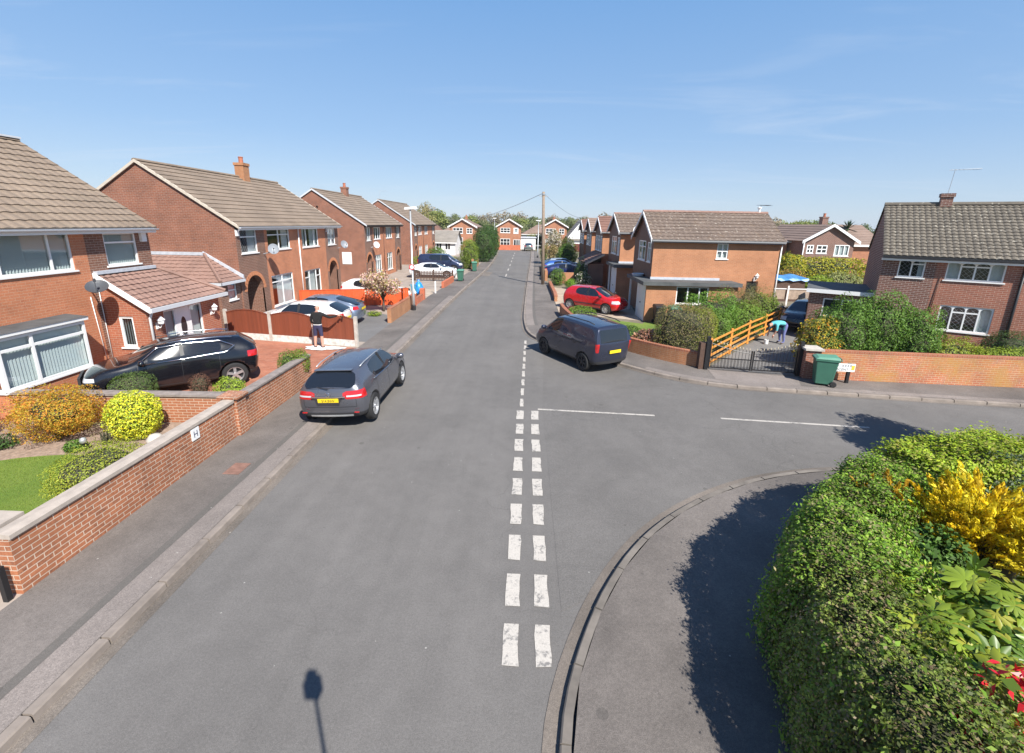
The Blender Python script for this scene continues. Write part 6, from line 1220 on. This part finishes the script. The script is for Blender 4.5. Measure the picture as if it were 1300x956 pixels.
# wheelie bins
def bin_(name,label,x,y,rot,body,lid,s=1.0,group=None):
    t=thing(name,label,'wheelie bin',(x,y,.1),rot,group); mb=MB(); w0,w1,d0,d1,h=.21*s,.28*s,.25*s,.33*s,.95*s
    V=[(-d0,-w0,.06),(d0,-w0,.06),(d0,w0,.06),(-d0,w0,.06),(-d1,-w1,h),(d1,-w1,h),(d1,w1,h),(-d1,w1,h)]; mb.raw(V,[(0,3,2,1),(0,1,5,4),(1,2,6,5),(2,3,7,6),(3,0,4,7),(4,5,6,7)])
    b=mb.build('body',M[body],t); bevel(b,.025); rm=MB().box(-d1-.02,d1+.03,-w1-.02,w1+.02,h-.06,h-.005).build('rim',M[body],t)
    l=MB().raw([(-d1-.03,-w1-.025,h),(d1+.04,-w1-.025,h),(d1+.04,w1+.025,h),(-d1-.03,w1+.025,h),(-d1,-w1+.02,h+.09),(d1-.06,-w1+.04,h+.06),(d1-.06,w1-.04,h+.06),(-d1,w1-.02,h+.09)],[(3,2,1,0),(0,1,5,4),(1,2,6,5),(2,3,7,6),(3,0,4,7),(4,5,6,7)]).build('lid',M[lid],t); bevel(l,.02)
    MB().tube([(-d1-.06,-w1+.02,h-.02),(-d1-.08,-w1*.5,h+.02),(-d1-.08,w1*.5,h+.02),(-d1-.06,w1-.02,h-.02)],.018,6).build('handle',M[body],t,smooth=True)
    for sg in (-1,1): MB().lathe([(0,-.03),(.08,-.03),(.10,-.015),(.10,.015),(.08,.03),(0,.03)],16,'y',o=(-d0-.02,sg*(w0+.04),.10)).build('wheel',M['rubber'],t)
    return t
bin_('wheelie_bin','green wheelie bin with pale lid beside the red brick gate pillar',10.16,14.93,R(160),'binG','binL',.98)
bin_('wheelie_bin','green wheelie bin alone at the end of the low orange wall on the left',-5.78,40.9,R(-90),'binG','binL'); bin_('wheelie_bin','green wheelie bin beside the upright light green shrub farther up the left pavement',-5.5,49.6,R(-80),'binG','binL')
bin_('wheelie_bin','black wheelie bin against the corner house garage',7.25,24.25,R(-90),'binK','binK'); bin_('wheelie_bin','green wheelie bin half hidden behind the large square hedge',7.95,23.9,R(-90),'binG','binL'); bin_('wheelie_bin','dark wheelie bin in the shade on the right pavement beyond the wooden pole',1.75,46.5,R(180),'binK','binK')
# low wall of the corner house
wallthing('low_curved_wall','low curved orange brick wall with brick-on-edge top round the corner garden',smooth([(6.72,16.5),(5.6,17.32),(4.5,18.5),(3.42,20.15),(2.68,22.4),(2.26,25.0),(2.2,26.6)],2),.60,.2,'lowwall','coping_brick',.0,.08)
wallthing('low_brick_wall','low pinkish brick wall along the right pavement beside the pale drive',[(2.16,30.9),(2.2,33),(2.17,36),(2.15,39.2)],.42,.2,'lowwall','coping_brick',.02,.05)
tag(MB().box(2.95,4.35,40.9,41.1,0,1.05).build('garden_wall',M['buff']),'small orange brick wall panel in front of the blue hatchback','wall')
tag(MB().box(1.85,2.1,42.4,44.5,0,1.0).build('garden_wall',M['lowwall']),'brick wall end just behind the wooden pole','wall')
# gates, pillar, wall, sign
gt=thing('driveway_gates','pair of black iron gates with pale spear tips and sagging tops','gate',(6.78,16.28,.1)); gu=(Vector((9.82,15.82,0))-Vector((6.78,16.28,0))); GL=gu.length; gu.normalize(); gn=Vector((gu.y,-gu.x,0))
for sd in (0,1):
    u0,u1=(.06,GL/2-.012) if sd==0 else (GL/2+.012,GL-.06); top=lambda u:.80+.34*abs((u-GL/2)/(GL/2))**1.6
    lf=MB(); lf.fbox((0,0,0),gu,gn,u0,u0+.045,-.02,.02,.06,top(u0)).fbox((0,0,0),gu,gn,u1-.045,u1,-.02,.02,.06,top(u1)); lf.fbox((0,0,0),gu,gn,u0+.045,u1-.045,-.015,.015,.08,.12); n=12
    for i in range(n):
        a,b=u0+.045+(u1-u0-.09)*i/n,u0+.045+(u1-u0-.09)*(i+1)/n; A=gu*a+Z3*(top(a)-.10); B=gu*b+Z3*(top(b)-.10); lf.tube([A,B],.016,5)
    lf.fbox((0,0,0),gu,gn,u0+.045,u1-.045,-.013,.013,.44,.475); leaf=lf.build('gate_leaf',M['iron'],gt); br=MB(); tp=MB(); k=int((u1-u0)/.105)
    for i in range(1,k): u=u0+(u1-u0)*i/k; br.tube([gu*u+Z3*.1,gu*u+Z3*(top(u)+.02)],.0075,5); tp.lathe([(0,-.02),(.016,.0),(.020,.02),(0,.085)],6,o=tuple(gu*u+Z3*(top(u)+.02)))
    for i in range(0,2*k): u=u0+(u1-u0)*(i+.5)/(2*k); br.tube([gu*u+Z3*.1,gu*u+Z3*.45],.006,4)
    br.build('bars',M['iron'],leaf); tp.build('spear_tips',plain('pale_bronze',(.55,.47,.33),.4),leaf)
for u in (-.02,GL+.02): MB().fbox((0,0,0),gu,gn,u-.06,u+.06,-.06,.06,-.05,1.25).build('gate_post',M['iron'],gt)
tag(MB().box(6.50,6.74,16.28,16.52,0,1.1).build('timber_post',M['wood_br']),'stained timber post at the left end of the iron gates','post')
pl_=thing('gate_pillar','red brick pillar with flat stone cap right of the gates','pillar',(10.12,15.72,0),R(-8)); MB().box(-.23,.23,-.23,.23,0,1.12).build('brickwork',M['rred'],pl_); MB().box(-.30,.30,-.30,.30,1.123,1.19).build('cap',M['conc'],pl_)
wallthing('boundary_wall','weathered red and ochre brick wall along the side road',[(10.37,15.62),(12,15.5),(14.5,15.36),(17.5,15.2),(22,14.8),(30,14.1)],1.06,.22,'rwall','coping_brick',.0,.08)
sg=thing('street_name_sign','low white street name plate with two lines of lettering on posts beside the bin','sign',(10.82,15.12,.1),R(-4))
pl2=MB().box(-.46,.46,-.02,.0,.42,.70).build('name_plate',M['white'],sg); text('street_lettering','CRESCENT',.12,M['black'],pl2,(-.04,-.022,.45),(R(90),0,0),sx=1.0); lt2=MB()
for i in range(9): x=-.38+i*.083; lt2.box(x,x+.055,-.0225,-.0205,.585,.665) if i!=4 else None
lt2.build('worn_lettering',plain('worn_letters',(.35,.35,.36),.6),pl2); MB().box(.34,.44,-.0235,-.0205,.48,.64).build('yellow_emblem',plain('emblem_yellow',(.7,.5,.05),.5),pl2)
for x in (-.30,.26): MB().box(x,x+.09,.002,.09,-.1,.70).build('post',M['iron'],sg)
# orange ranch rails and grey fence
rp=[Vector(q) for q in [(7.05,16.75,0),(8.6,18.55,0),(10.2,20.4,0),(11.8,22.1,0),(13.5,24.0,0),(15.5,26.0,0)]]; rfz=thing('ranch_rail_fence','bright orange stained timber rail fence climbing beside the drive','fence',(0,0,0))
for q in rp: MB().box(q.x-.04,q.x+.04,q.y-.04,q.y+.04,0,1.18).build('post',M['wood_o'],rfz)
for z in (.22,.50,.78,1.05): mb=MB(); [mb.fbox(a,(b-a).normalized(),Vector(((b-a).y,-(b-a).x,0)).normalized(),0,(b-a).length,.042,.066,z,z+.075) for a,b in zip(rp[:-1],rp[1:])]; mb.build('rail',M['wood_o'],rfz)
gf=thing('close_board_fence','weathered grey timber fence at the top of the orange rails','fence',(0,0,0)); a=Vector((15.5,26.05,0)); b=Vector((19.0,30.3,0)); u=(b-a).normalized(); mb=MB()
for i in range(44): mb.fbox(a,u,Vector((u.y,-u.x,0)),i*.125,i*.125+.122,-.01+.006*(i%2),.014+.006*(i%2),.05,1.55)
mb.build('boards',M['wood_g'],gf); MB().fbox(a,u,Vector((u.y,-u.x,0)),0,5.5,-.04,-.012,.5,.6).fbox(a,u,Vector((u.y,-u.x,0)),0,5.5,-.04,-.012,1.2,1.3).build('rails',M['wood_o'],gf)
# back gardens: tarpaulin, white-posted fence
tp_=MB(); n=12
for j in range(4): pass
gx=[(16.9+ .28*i, 33.6) for i in range(13)]; tp_.strip([(x,33.2,1.72+.05*math.sin(i*1.7)) for i,(x,_) in enumerate(gx)],[(x+.2,35.0,1.86+.06*math.sin(i*1.3+1)) for i,(x,_) in enumerate(gx)]); tp_.strip([(x,33.2,1.72+.05*math.sin(i*1.7)) for i,(x,_) in enumerate(gx)],[(x,33.1,1.60+.05*math.sin(i*2.1)) for i,(x,_) in enumerate(gx)])
tt=thing('shed','garden shed roof draped with a crumpled bright blue tarpaulin','shed',(0,0,0)); tp_.build('tarpaulin',plain('blue_tarp',(.07,.24,.50),.45,var=.2,vscale=2),tt); MB().box(17.0,20.1,33.25,35,.05,1.60).build('walls',M['wood_br'],tt)
wf=thing('low_timber_fence','low pale fence with white posts behind the corner house','fence',(0,0,0)); MB().box(14.3,18.6,28.9,28.94,.9,1.5).build('boards',M['wood_g'],wf); MB().box(14.3,18.6,28.86,28.90,1.52,1.58).build('rail',M['white'],wf)
for x in (14.25,16.4,18.6): MB().box(x,x+.1,28.80,28.855,.1,1.75).build('post',M['white'],wf)
# street lamps, telegraph pole, wires
def lamp(label,x,y,h,rot=0,sign=False,arm=.55):
    t=thing('street_lamp',label,'street lamp',(x,y,.1),rot); MB().tube([(0,0,-.1),(0,0,1.2),(0,0,1.25),(0,0,h)],[.085,.085,.058,.045],10).build('column',M['metal'],t,smooth=True); MB().lathe([(.13,0),(.13,.28),(.09,.34)],10).build('base_collar',M['black'],t)
    hd=MB().tube([(0,0,h),(.15,0,h+.05)],.03,6); hd.raw([(-.32,-.1,h+.0),(.40,-.13,h+.04),(.40,.13,h+.04),(-.32,.1,h+.0),(-.30,-.07,h+.12),(.33,-.10,h+.17),(.33,.10,h+.17),(-.30,.07,h+.12)],[(3,2,1,0),(0,1,5,4),(1,2,6,5),(2,3,7,6),(3,0,4,7),(4,5,6,7)]); hd.build('lamp_head',M['whitep'],t)
    if sign:
        s=MB().lathe([(.0,0),(.17,0),(.17,.015),(0,.015)],20,'y',o=(0,-.10,2.55)).build('speed_sign',M['white'],t); MB().lathe([(.115,0),(.165,0),(.165,.004),(.115,.004)],20,'y',o=(0,-.108,2.55)).build('red_ring',plain('sign_red',(.6,.03,.03),.4),s)
    return t
lamp('steel street lamp with a white head and a round red-ringed sign on the left pavement',-6.55,26.5,5.75,0,True); lamp('grey street lamp on the far right pavement, left of the gabled end house',1.9,72,5.5,R(180)); lamp('thin lamp post left of the middle end house at the street end',-6.6,98,6.0,0)
tpz=thing('telegraph_pole','tall brown wooden telegraph pole on the right pavement','pole',(1.58,39.8,.1)); MB().tube([(0,0,-.2),(-.10,0,4),(-.20,0,7.7)],[.155,.135,.11],10).build('pole',plain('creosoted_pole',(.25,.19,.14),.85,var=.25),tpz,smooth=True); MB().lathe([(.16,7.45),(.16,7.55)],10,o=(-.19,0,0)).box(-.55,.2,-.03,.03,7.3,7.38).build('cap_bracket',M['metal'],tpz)
for i in range(5): MB().tube([(-.07-.02*i-.22*(-1)**i,0,3.6+.6*i),(-.07-.02*i,0,3.6+.6*i)],.012,5).build('step_iron',M['metal'],tpz)
def wire(label,a,b,sag,r=.02):
    a=Vector(a);b=Vector(b); tag(MB().tube([a.lerp(b,t)-Z3*sag*4*t*(1-t) for t in np.linspace(0,1,16)],r,4).build('telephone_wire',M['black'] if r<.02 else plain('wire_grey',(.25,.25,.27),.7)),label,'wire')
wire('telephone wire sagging left from the pole towards the far bungalows',(1.38,39.8,7.7),(-17,98,6.0),1.1,.022); wire('telephone wire running right from the pole over the gabled houses',(1.38,39.8,7.7),(8.5,62,6.0),.7,.013)
wallthing('end_wall','low bright red brick wall closing the end of the street',[(-6.1,93.2),(-1.05,93.2)],.95,.2,'redwall','redwall',.0,.05)
tag(MB().box(-5.95,-5.72,50.9,51.2,0,1.3).box(-5.85,-5.75,51.3,57,.05,.9).build('boundary_wall',M['lowwall']),'narrow brick boundary wall behind the far green bin','wall')
# scooter under covers by the magnolia
sc=thing('motor_scooter','white and blue motor scooter parked behind the short orange wall','scooter',(-7.55,29.4,.09),R(60)); 
for x in (-.6,.62): MB().lathe([(.13,-.06),(.24,-.06),(.27,0),(.24,.06),(.13,.06)],18,'y',o=(x,0,.27)).lathe([(0,.0),(.13,.0)],12,'y',o=(x,0,.27)).build('wheel',M['rubber'],sc,smooth=True)
MB().tube([(-.85,0,.55),(-.5,0,.72),(-.1,0,.62),(.1,0,.32),(.4,0,.30),(.55,0,.6),(.5,0,1.0)],[.08,.17,.17,.13,.10,.13,.06],10).build('body',M['white'],sc,smooth=True); MB().tube([(-.65,0,.78),(-.3,0,.86),(.02,0,.80)],[.08,.13,.09],8).build('saddle',M['black'],sc,smooth=True); MB().tube([(.42,-.35,1.02),(.5,0,1.05),(.42,.35,1.02)],.022,6).build('handlebar',M['black'],sc); MB().raw([(.50,-.25,.62),(.50,.25,.62),(.38,.22,1.12),(.38,-.22,1.12)],[(0,1,2,3)]).build('leg_shield',plain('scooter_blue',(.06,.45,.62),.3,coat=1),sc)
sk=thing('rubbish_sack','bright blue filled plastic sack beside the lamp post','sack',(-6.75,30.9,.85) if False else (-7.25,30.9,.09)); MB().lathe([(0,0),(.30,.02),(.36,.35),(.32,.8),(.18,1.08),(.05,1.16),(.11,1.28),(0,1.27)],14).build('sack',plain('blue_plastic',(.02,.24,.66),.35,var=.2),sk,smooth=True)
tag(MB().raw(*blob((13.9,21.4,1.15),(.45,.35,.22),2.5,1.0)).build('folded_cover',plain('faded_blue_cloth',(.10,.14,.26),.9,var=.2),smooth=True),'faded blue cover lying on the roof of the dark car','cover') if False else None
# ------------------------------------------------------------------ people
def person(label,loc,rot,J,E,mats,bands,scale=1.0,hands=(),cuts=()):
    """one skinned figure: J joint -> (pos, radius), E edges; bands: function(face centre)-> material index"""
    me=bpy.data.meshes.new('person'); names=list(J); bm=bmesh.new(); vs={k:bm.verts.new(J[k][0]) for k in names}
    for a,b in E: bm.edges.new((vs[a],vs[b]))
    bm.to_mesh(me); bm.free(); ob=bpy.data.objects.new('person',me); COL.objects.link(ob); sk=ob.modifiers.new('skin','SKIN'); sk.use_smooth_shade=True
    ly=me.skin_vertices[0].data if me.skin_vertices else None
    if ly is None:
        b2=bmesh.new(); b2.from_mesh(me); b2.verts.layers.skin.verify(); b2.to_mesh(me); b2.free(); ly=me.skin_vertices[0].data
    for i,k in enumerate(names):
        r=J[k][1]; ly[i].radius=(r,r) if not hasattr(r,'__len__') else r; ly[i].use_root=(k=='pelvis')
    sb=ob.modifiers.new('sub','SUBSURF'); sb.levels=2; sb.render_levels=2
    dg=bpy.context.evaluated_depsgraph_get(); dg.update(); m2=bpy.data.meshes.new_from_object(ob.evaluated_get(dg)); bpy.data.objects.remove(ob)
    bm=bmesh.new(); bm.from_mesh(m2)
    for co_,no_ in cuts: bmesh.ops.bisect_plane(bm,geom=bm.verts[:]+bm.edges[:]+bm.faces[:],plane_co=co_,plane_no=no_)
    for f in bm.faces: f.material_index=bands(f.calc_center_median()); f.smooth=True
    # hands and features joined into the same mesh
    tmp=MB()
    for w,d,curl in hands:
        w=Vector(w); d=Vector(d).normalized(); s=d.cross(Vector(curl)).normalized(); u=s.cross(d)
        tmp.tube([w,w+d*.05,w+d*.09],[.026,.042,.040],8)
        for i,l in enumerate((.065,.078,.074,.058)):
            o=w+d*.088+s*(.019*(i-1.5)); tmp.tube([o,o+d*l*.55-u*.004,o+d*l*.85-u*.022,o+d*l*.9-u*.045],[.0105,.0098,.009,.007],6)
        tmp.tube([w+d*.03+s*.034,w+d*.065+s*.06-u*.01,w+d*.085+s*.062-u*.03],[.013,.0115,.008],6)
    if tmp.v:
        base=[bm.verts.new(v) for v in tmp.v]
        for f in tmp.f: q=bm.faces.new([base[i] for i in f]); q.material_index=0; q.smooth=True
    m3=bpy.data.meshes.new('person'); bm.to_mesh(m3); bm.free()
    for m in mats: m3.materials.append(m)
    o=link('person',m3,None,loc,rot); o.scale=(scale,)*3; return tag(o,label,'person')
navy=plain('navy_shorts',(.035,.035,.085),.9,var=.15); blk=plain('black_sweatshirt',(.012,.012,.013),.95,var=.2); shoe=plain('brown_shoes',(.12,.07,.05),.7); whitec=plain('white_cloth',(.78,.77,.75),.9,var=.05)
# painter: facing +Y, right arm reaching forward-right to the fence top
Jp={'pelvis':((0,0,.95),(.16,.125)),'waist':((0,.01,1.09),(.155,.12)),'chest':((0,.03,1.32),(.185,.13)),'neck0':((0,.05,1.50),(.075,.075)),'neck':((.0,.07,1.56),(.058,.06)),'head':((.01,.09,1.66),(.085,.095)),'crown':((.01,.085,1.755),(.07,.08)),
 'shl':((-.19,.03,1.43),.075),'ell':((-.27,.02,1.17),.055),'wrl':((-.26,.12,.95),.036),'shr':((.19,.05,1.43),.078),'elr':((.46,.14,1.27),.056),'wrr':((.70,.32,1.31),.036),
 'hpl':((-.10,0,.88),.105),'knl':((-.14,.02,.50),.068),'anl':((-.16,-.01,.10),.045),'tol':((-.18,.14,.04),(.042,.035)),'hpr':((.10,0,.88),.105),'knr':((.13,.02,.50),.068),'anr':((.15,-.01,.10),.045),'tor':((.16,.14,.04),(.042,.035))}
Ep=[('pelvis','waist'),('waist','chest'),('chest','neck0'),('neck0','neck'),('neck','head'),('head','crown'),('chest','shl'),('shl','ell'),('ell','wrl'),('chest','shr'),('shr','elr'),('elr','wrr'),('pelvis','hpl'),('hpl','knl'),('knl','anl'),('anl','tol'),('pelvis','hpr'),('hpr','knr'),('knr','anr'),('anr','tor')]
def bp(c):
    if c.z>1.51 : return 0
    if c.z>1.015: return 1
    if abs(c.x)>.2 and c.z>.90: return 0
    if c.z>.99: return 4
    if c.z>.52: return 2
    if c.z<.085: return 3
    return 0
pa=person('bald man in black sweatshirt and navy shorts reaching out to paint the brown fence',(-8.35,17.78,.10),R(-3),Jp,Ep,[M['skin'],blk,navy,shoe,whitec],bp,1.0,hands=[((-.26,.13,.94),(0,.25,-1),(0,1,0)),((.71,.33,1.315),(.8,.5,.2),(0,0,1))],cuts=[((0,0,z),(0,0,1)) for z in (.085,.52,.99,1.015,1.51)])
fc=MB()
for s in (-1,1): fc.lathe([(0,-.008),(.022,-.004),(.032,.0),(.02,.006),(0,.008)],10,'x',o=(.01+s*.088,.09,1.67))
fc.lathe([(0,0),(.016,.012),(.012,.035),(0,.045)],8,o=(.01,.188,1.645)); fc.build('ears_and_nose',M['skin'],pa,smooth=True)
ey=MB(); [ey.lathe([(0,-.006),(.012,0),(0,.006)],8,'y',o=(.01+s*.035,.178,1.685)) for s in (-1,1)]; ey.box(-.02,.04,.176,.182,1.612,1.62); ey.build('eyes_and_mouth',M['black'],pa)
br=thing('paint_brush','paint brush in the right hand of the man at the fence','brush',(-7.57,18.16,1.44)); MB().tube([(0,0,0),(.06,.05,-.08)],.012,6).build('handle',M['wood_o'],br); MB().box(.045,.095,.04,.07,-.20,-.08).build('bristles',M['black'],br)
sh=MB(); n=26; ring=[]
for i in range(n): a=6.283*i/n; rr=1+.14*math.sin(3*a+1)+.08*math.sin(7*a); ring.append((-8.2+.80*rr*math.cos(a),17.80+.32*rr*math.sin(a),.112+.012*(i%2)))
for i in range(n): sh.face([(-8.2,17.80,.125),ring[i],ring[(i+1)%n]])
tag(sh.build('dust_sheet',whitec),'crumpled white dust sheet under the feet of the man painting','sheet')
tur=plain('turquoise_shirt',(.12,.50,.55),.85,var=.12); jean=plain('blue_jeans',(.15,.17,.36),.9,var=.15)
# bending person, facing -X, body folded at the hips
Jb={'pelvis':((.05,0,.92),(.15,.13)),'waist':((-.10,0,1.00),(.15,.13)),'chest':((-.36,0,1.00),(.18,.14)),'neck0':((-.54,0,.93),(.07,.07)),'head':((-.66,.0,.86),(.085,.085)),'crown':((-.74,0,.80),(.07,.07)),
 'shl':((-.42,-.18,.95),.07),'ell':((-.44,-.22,.68),.05),'wrl':((-.50,-.14,.46),.034),'shr':((-.42,.18,.95),.07),'elr':((-.46,.22,.68),.05),'wrr':((-.56,.14,.48),.034),
 'hpl':((.06,-.10,.86),.10),'knl':((.0,-.12,.47),.068),'anl':((.05,-.13,.10),.045),'tol':((-.10,-.14,.04),(.04,.035)),'hpr':((.06,.10,.86),.10),'knr':((-.03,.12,.47),.068),'anr':((.05,.13,.10),.045),'tor':((-.10,.14,.04),(.04,.035))}
Eb=[('pelvis','waist'),('waist','chest'),('chest','neck0'),('neck0','head'),('head','crown'),('chest','shl'),('shl','ell'),('ell','wrl'),('chest','shr'),('shr','elr'),('elr','wrr'),('pelvis','hpl'),('hpl','knl'),('knl','anl'),('anl','tol'),('pelvis','hpr'),('hpr','knr'),('knr','anr'),('anr','tor')]
def bb(c):
    if c.x<-.57 and c.z>.72: return 0 if c.x>-.69 else 4
    if c.x<-.30 and c.z<.66: return 0
    if c.x<-.02 and c.z>.66: return 1
    if c.z<.085: return 3
    return 2
person('person in turquoise top and jeans bending down beside the orange rails',(11.75,20.5,.10),R(8),Jb,Eb,[M['skin'],tur,jean,shoe,plain('dark_hair',(.03,.02,.015),.8)],bb,1.0,hands=[((-.50,-.14,.455),(-.3,.1,-1),(-1,0,0)),((-.56,.14,.475),(-.3,-.1,-1),(-1,0,0))],cuts=[((0,0,z),(0,0,1)) for z in (.085,.66)]+[((x,0,0),(1,0,0)) for x in (-.69,-.57,-.02)])
pt2=thing('paint_tin','small paint tin on the drive in front of the bending person','tin',(11.05,20.4,.1)); MB().lathe([(0,0),(.09,0),(.09,.2),(.085,.2),(.085,.03),(0,.03)],16).build('tin',M['whitep'],pt2); MB().tube([(-.09,0,.19),(0,.0,.30),(.09,0,.19)],.004,4).build('handle',M['metal'],pt2)

# the photographer's mast: only its shadow falls into the picture
mt=thing('camera_mast','slim mast holding the camera, seen only by the shadow on the near road','mast',(.22,-.05,0)); MB().tube([(0,0,0),(0,0,4.9)],[.03,.018],8).build('mast_pole',M['black'],mt); MB().box(-.08,.08,-.08,.05,4.95,5.16).box(-.05,.05,-.06,.03,5.163,5.26).box(-.02,.02,-.02,.02,4.88,4.95).build('camera_housing',M['black'],mt); MB().tube([(-.5,-.5,0),(0,0,.9)],.015,6).tube([(.5,-.5,0),(0,0,.9)],.015,6).tube([(0,.5,0),(0,0,.9)],.015,6).build('tripod_legs',M['black'],mt)
# ------------------------------------------------------------------ sky, sun, camera
EL,AZ=46.5,math.atan2(.53,-.85)
w=bpy.data.worlds.new('World'); scene.world=w; w.use_nodes=True; nt=w.node_tree; bg=nt.nodes['Background']
sky=nt.nodes.new('ShaderNodeTexSky'); sky.sky_type='NISHITA'; sky.sun_disc=False; sky.sun_elevation=R(EL); sky.sun_rotation=AZ; sky.altitude=50; sky.air_density=1.0; sky.dust_density=.25; sky.ozone_density=4.0
# thin cirrus streaks low in the sky
tc=nt.nodes.new('ShaderNodeTexCoord'); sp=nt.nodes.new('ShaderNodeSeparateXYZ'); nt.links.new(tc.outputs['Generated'],sp.inputs[0])
def mth(op,a,b=0.0,c=None):
    n=nt.nodes.new('ShaderNodeMath'); n.operation=op
    for i,v in enumerate((a,b)):
        if isinstance(v,bpy.types.NodeSocket): nt.links.new(v,n.inputs[i])
        else: n.inputs[i].default_value=v
    return n.outputs[0]
dz=mth('ADD',mth('MAXIMUM',sp.outputs[2],0.0),.06); cx=nt.nodes.new('ShaderNodeCombineXYZ'); nt.links.new(mth('DIVIDE',sp.outputs[0],dz),cx.inputs[0]); nt.links.new(mth('DIVIDE',sp.outputs[1],dz),cx.inputs[1])
mp=nt.nodes.new('ShaderNodeMapping'); mp.inputs['Rotation'].default_value=(0,0,R(35)); mp.inputs['Scale'].default_value=(.35,1.1,1); nt.links.new(cx.outputs[0],mp.inputs[0])
no=nt.nodes.new('ShaderNodeTexNoise'); no.inputs['Scale'].default_value=1.0; no.inputs['Detail'].default_value=9; no.inputs['Roughness'].default_value=.62; no.inputs['Distortion'].default_value=.9; nt.links.new(mp.outputs[0],no.inputs['Vector'])
rp_=nt.nodes.new('ShaderNodeValToRGB'); rp_.color_ramp.elements[0].position=.53; rp_.color_ramp.elements[0].color=(0,0,0,1); rp_.color_ramp.elements[1].position=.74; rp_.color_ramp.elements[1].color=(1,1,1,1); nt.links.new(no.outputs['Fac'],rp_.inputs[0])
band=nt.nodes.new('ShaderNodeValToRGB'); e=band.color_ramp.elements; e[0].position=.02; e[0].color=(.6,.6,.6,1); e[1].position=.42; e[1].color=(0,0,0,1); q=e.new(.18); q.color=(1,1,1,1); nt.links.new(sp.outputs[2],band.inputs[0])
mx=nt.nodes.new('ShaderNodeMix'); mx.data_type='RGBA'; nt.links.new(mth('MULTIPLY',mth('MULTIPLY',rp_.outputs[0],band.outputs[0]),.32),mx.inputs[0]); 
gr=nt.nodes.new('ShaderNodeValToRGB'); ge=gr.color_ramp.elements
for i,(p_s,c_s) in enumerate([(0.0,(.235,.285,.355)),(.07,(.205,.268,.358)),(.16,(.152,.236,.362)),(.38,(.094,.193,.355)),(.62,(.045,.105,.24)),(1.0,(.022,.060,.165))]):
    q=ge[i] if i<2 else ge.new(p_s); q.position=p_s; q.color=(*c_s,1)
nt.links.new(mth('MAXIMUM',sp.outputs[2],0.0),gr.inputs[0])
sc_=nt.nodes.new('ShaderNodeVectorMath'); sc_.operation='SCALE'; sc_.inputs['Scale'].default_value=9.2; nt.links.new(gr.outputs[0],sc_.inputs[0])
mm=nt.nodes.new('ShaderNodeMix'); mm.data_type='RGBA'; mm.inputs[0].default_value=.85; nt.links.new(sky.outputs[0],mm.inputs[6]); nt.links.new(sc_.outputs[0],mm.inputs[7]); nt.links.new(mm.outputs[2],mx.inputs[6]); mx.inputs[7].default_value=(3.4,3.7,4.2,1)
nt.links.new(mx.outputs[2],bg.inputs[0]); bg.inputs[1].default_value=.12
sl=bpy.data.lights.new('sun','SUN'); sl.energy=4.3; sl.angle=R(.5); sl.color=(1,.955,.88); so=bpy.data.objects.new('sun',sl); COL.objects.link(so)
sd=Vector((math.sin(AZ)*math.cos(R(EL)),math.cos(AZ)*math.cos(R(EL)),math.sin(R(EL)))); so.rotation_euler=(-sd).to_track_quat('-Z','Y').to_euler()
cam=bpy.data.cameras.new('camera'); co=bpy.data.objects.new('camera',cam); COL.objects.link(co); scene.camera=co
F_,W0,H0=578.0,1300.0,956.0; cam.sensor_width=36; cam.sensor_fit='HORIZONTAL'; cam.lens=36*F_/W0; cam.clip_end=6000; cam.clip_start=.05
cam.shift_x=0; cam.shift_y=-(H0/2-433.0)/W0
d=Vector((668-650,-(284-433),-F_)).normalized(); p_=math.atan2(d.y,-d.z); up=Vector((0,math.cos(p_),math.sin(p_))); r0=d.cross(up); up=(up*math.cos(.018)+r0*math.sin(.018)); X_=d.cross(up)
m3=Matrix((X_,d,up)); co.matrix_world=Matrix.Translation((0,0,5.2))@m3.to_4x4()
vs_=scene.view_settings; vs_.view_transform='Standard'; vs_.look='None'; vs_.exposure=.95; vs_.gamma=1; vs_.use_curve_mapping=False
scene.render.resolution_x=1024; scene.render.resolution_y=753
scene.cycles.max_bounces=6; scene.cycles.transparent_max_bounces=12

hz=MB().box(-2600,2600,-320,3600,-1.0,13.0); hm=NT('haze_air'); hm.n.remove(hm.bsdf); pv=hm.n.new('ShaderNodeVolumePrincipled'); pv.inputs['Color'].default_value=(.78,.87,1,1); pv.inputs['Density'].default_value=.0002; pv.inputs['Anisotropy'].default_value=.0; hm.l.new(pv.outputs[0],hm.out.inputs['Volume'])
tag(hz.build('haze',hm.mat),'thin pale blue air over the far end of the street','haze',kind='stuff')
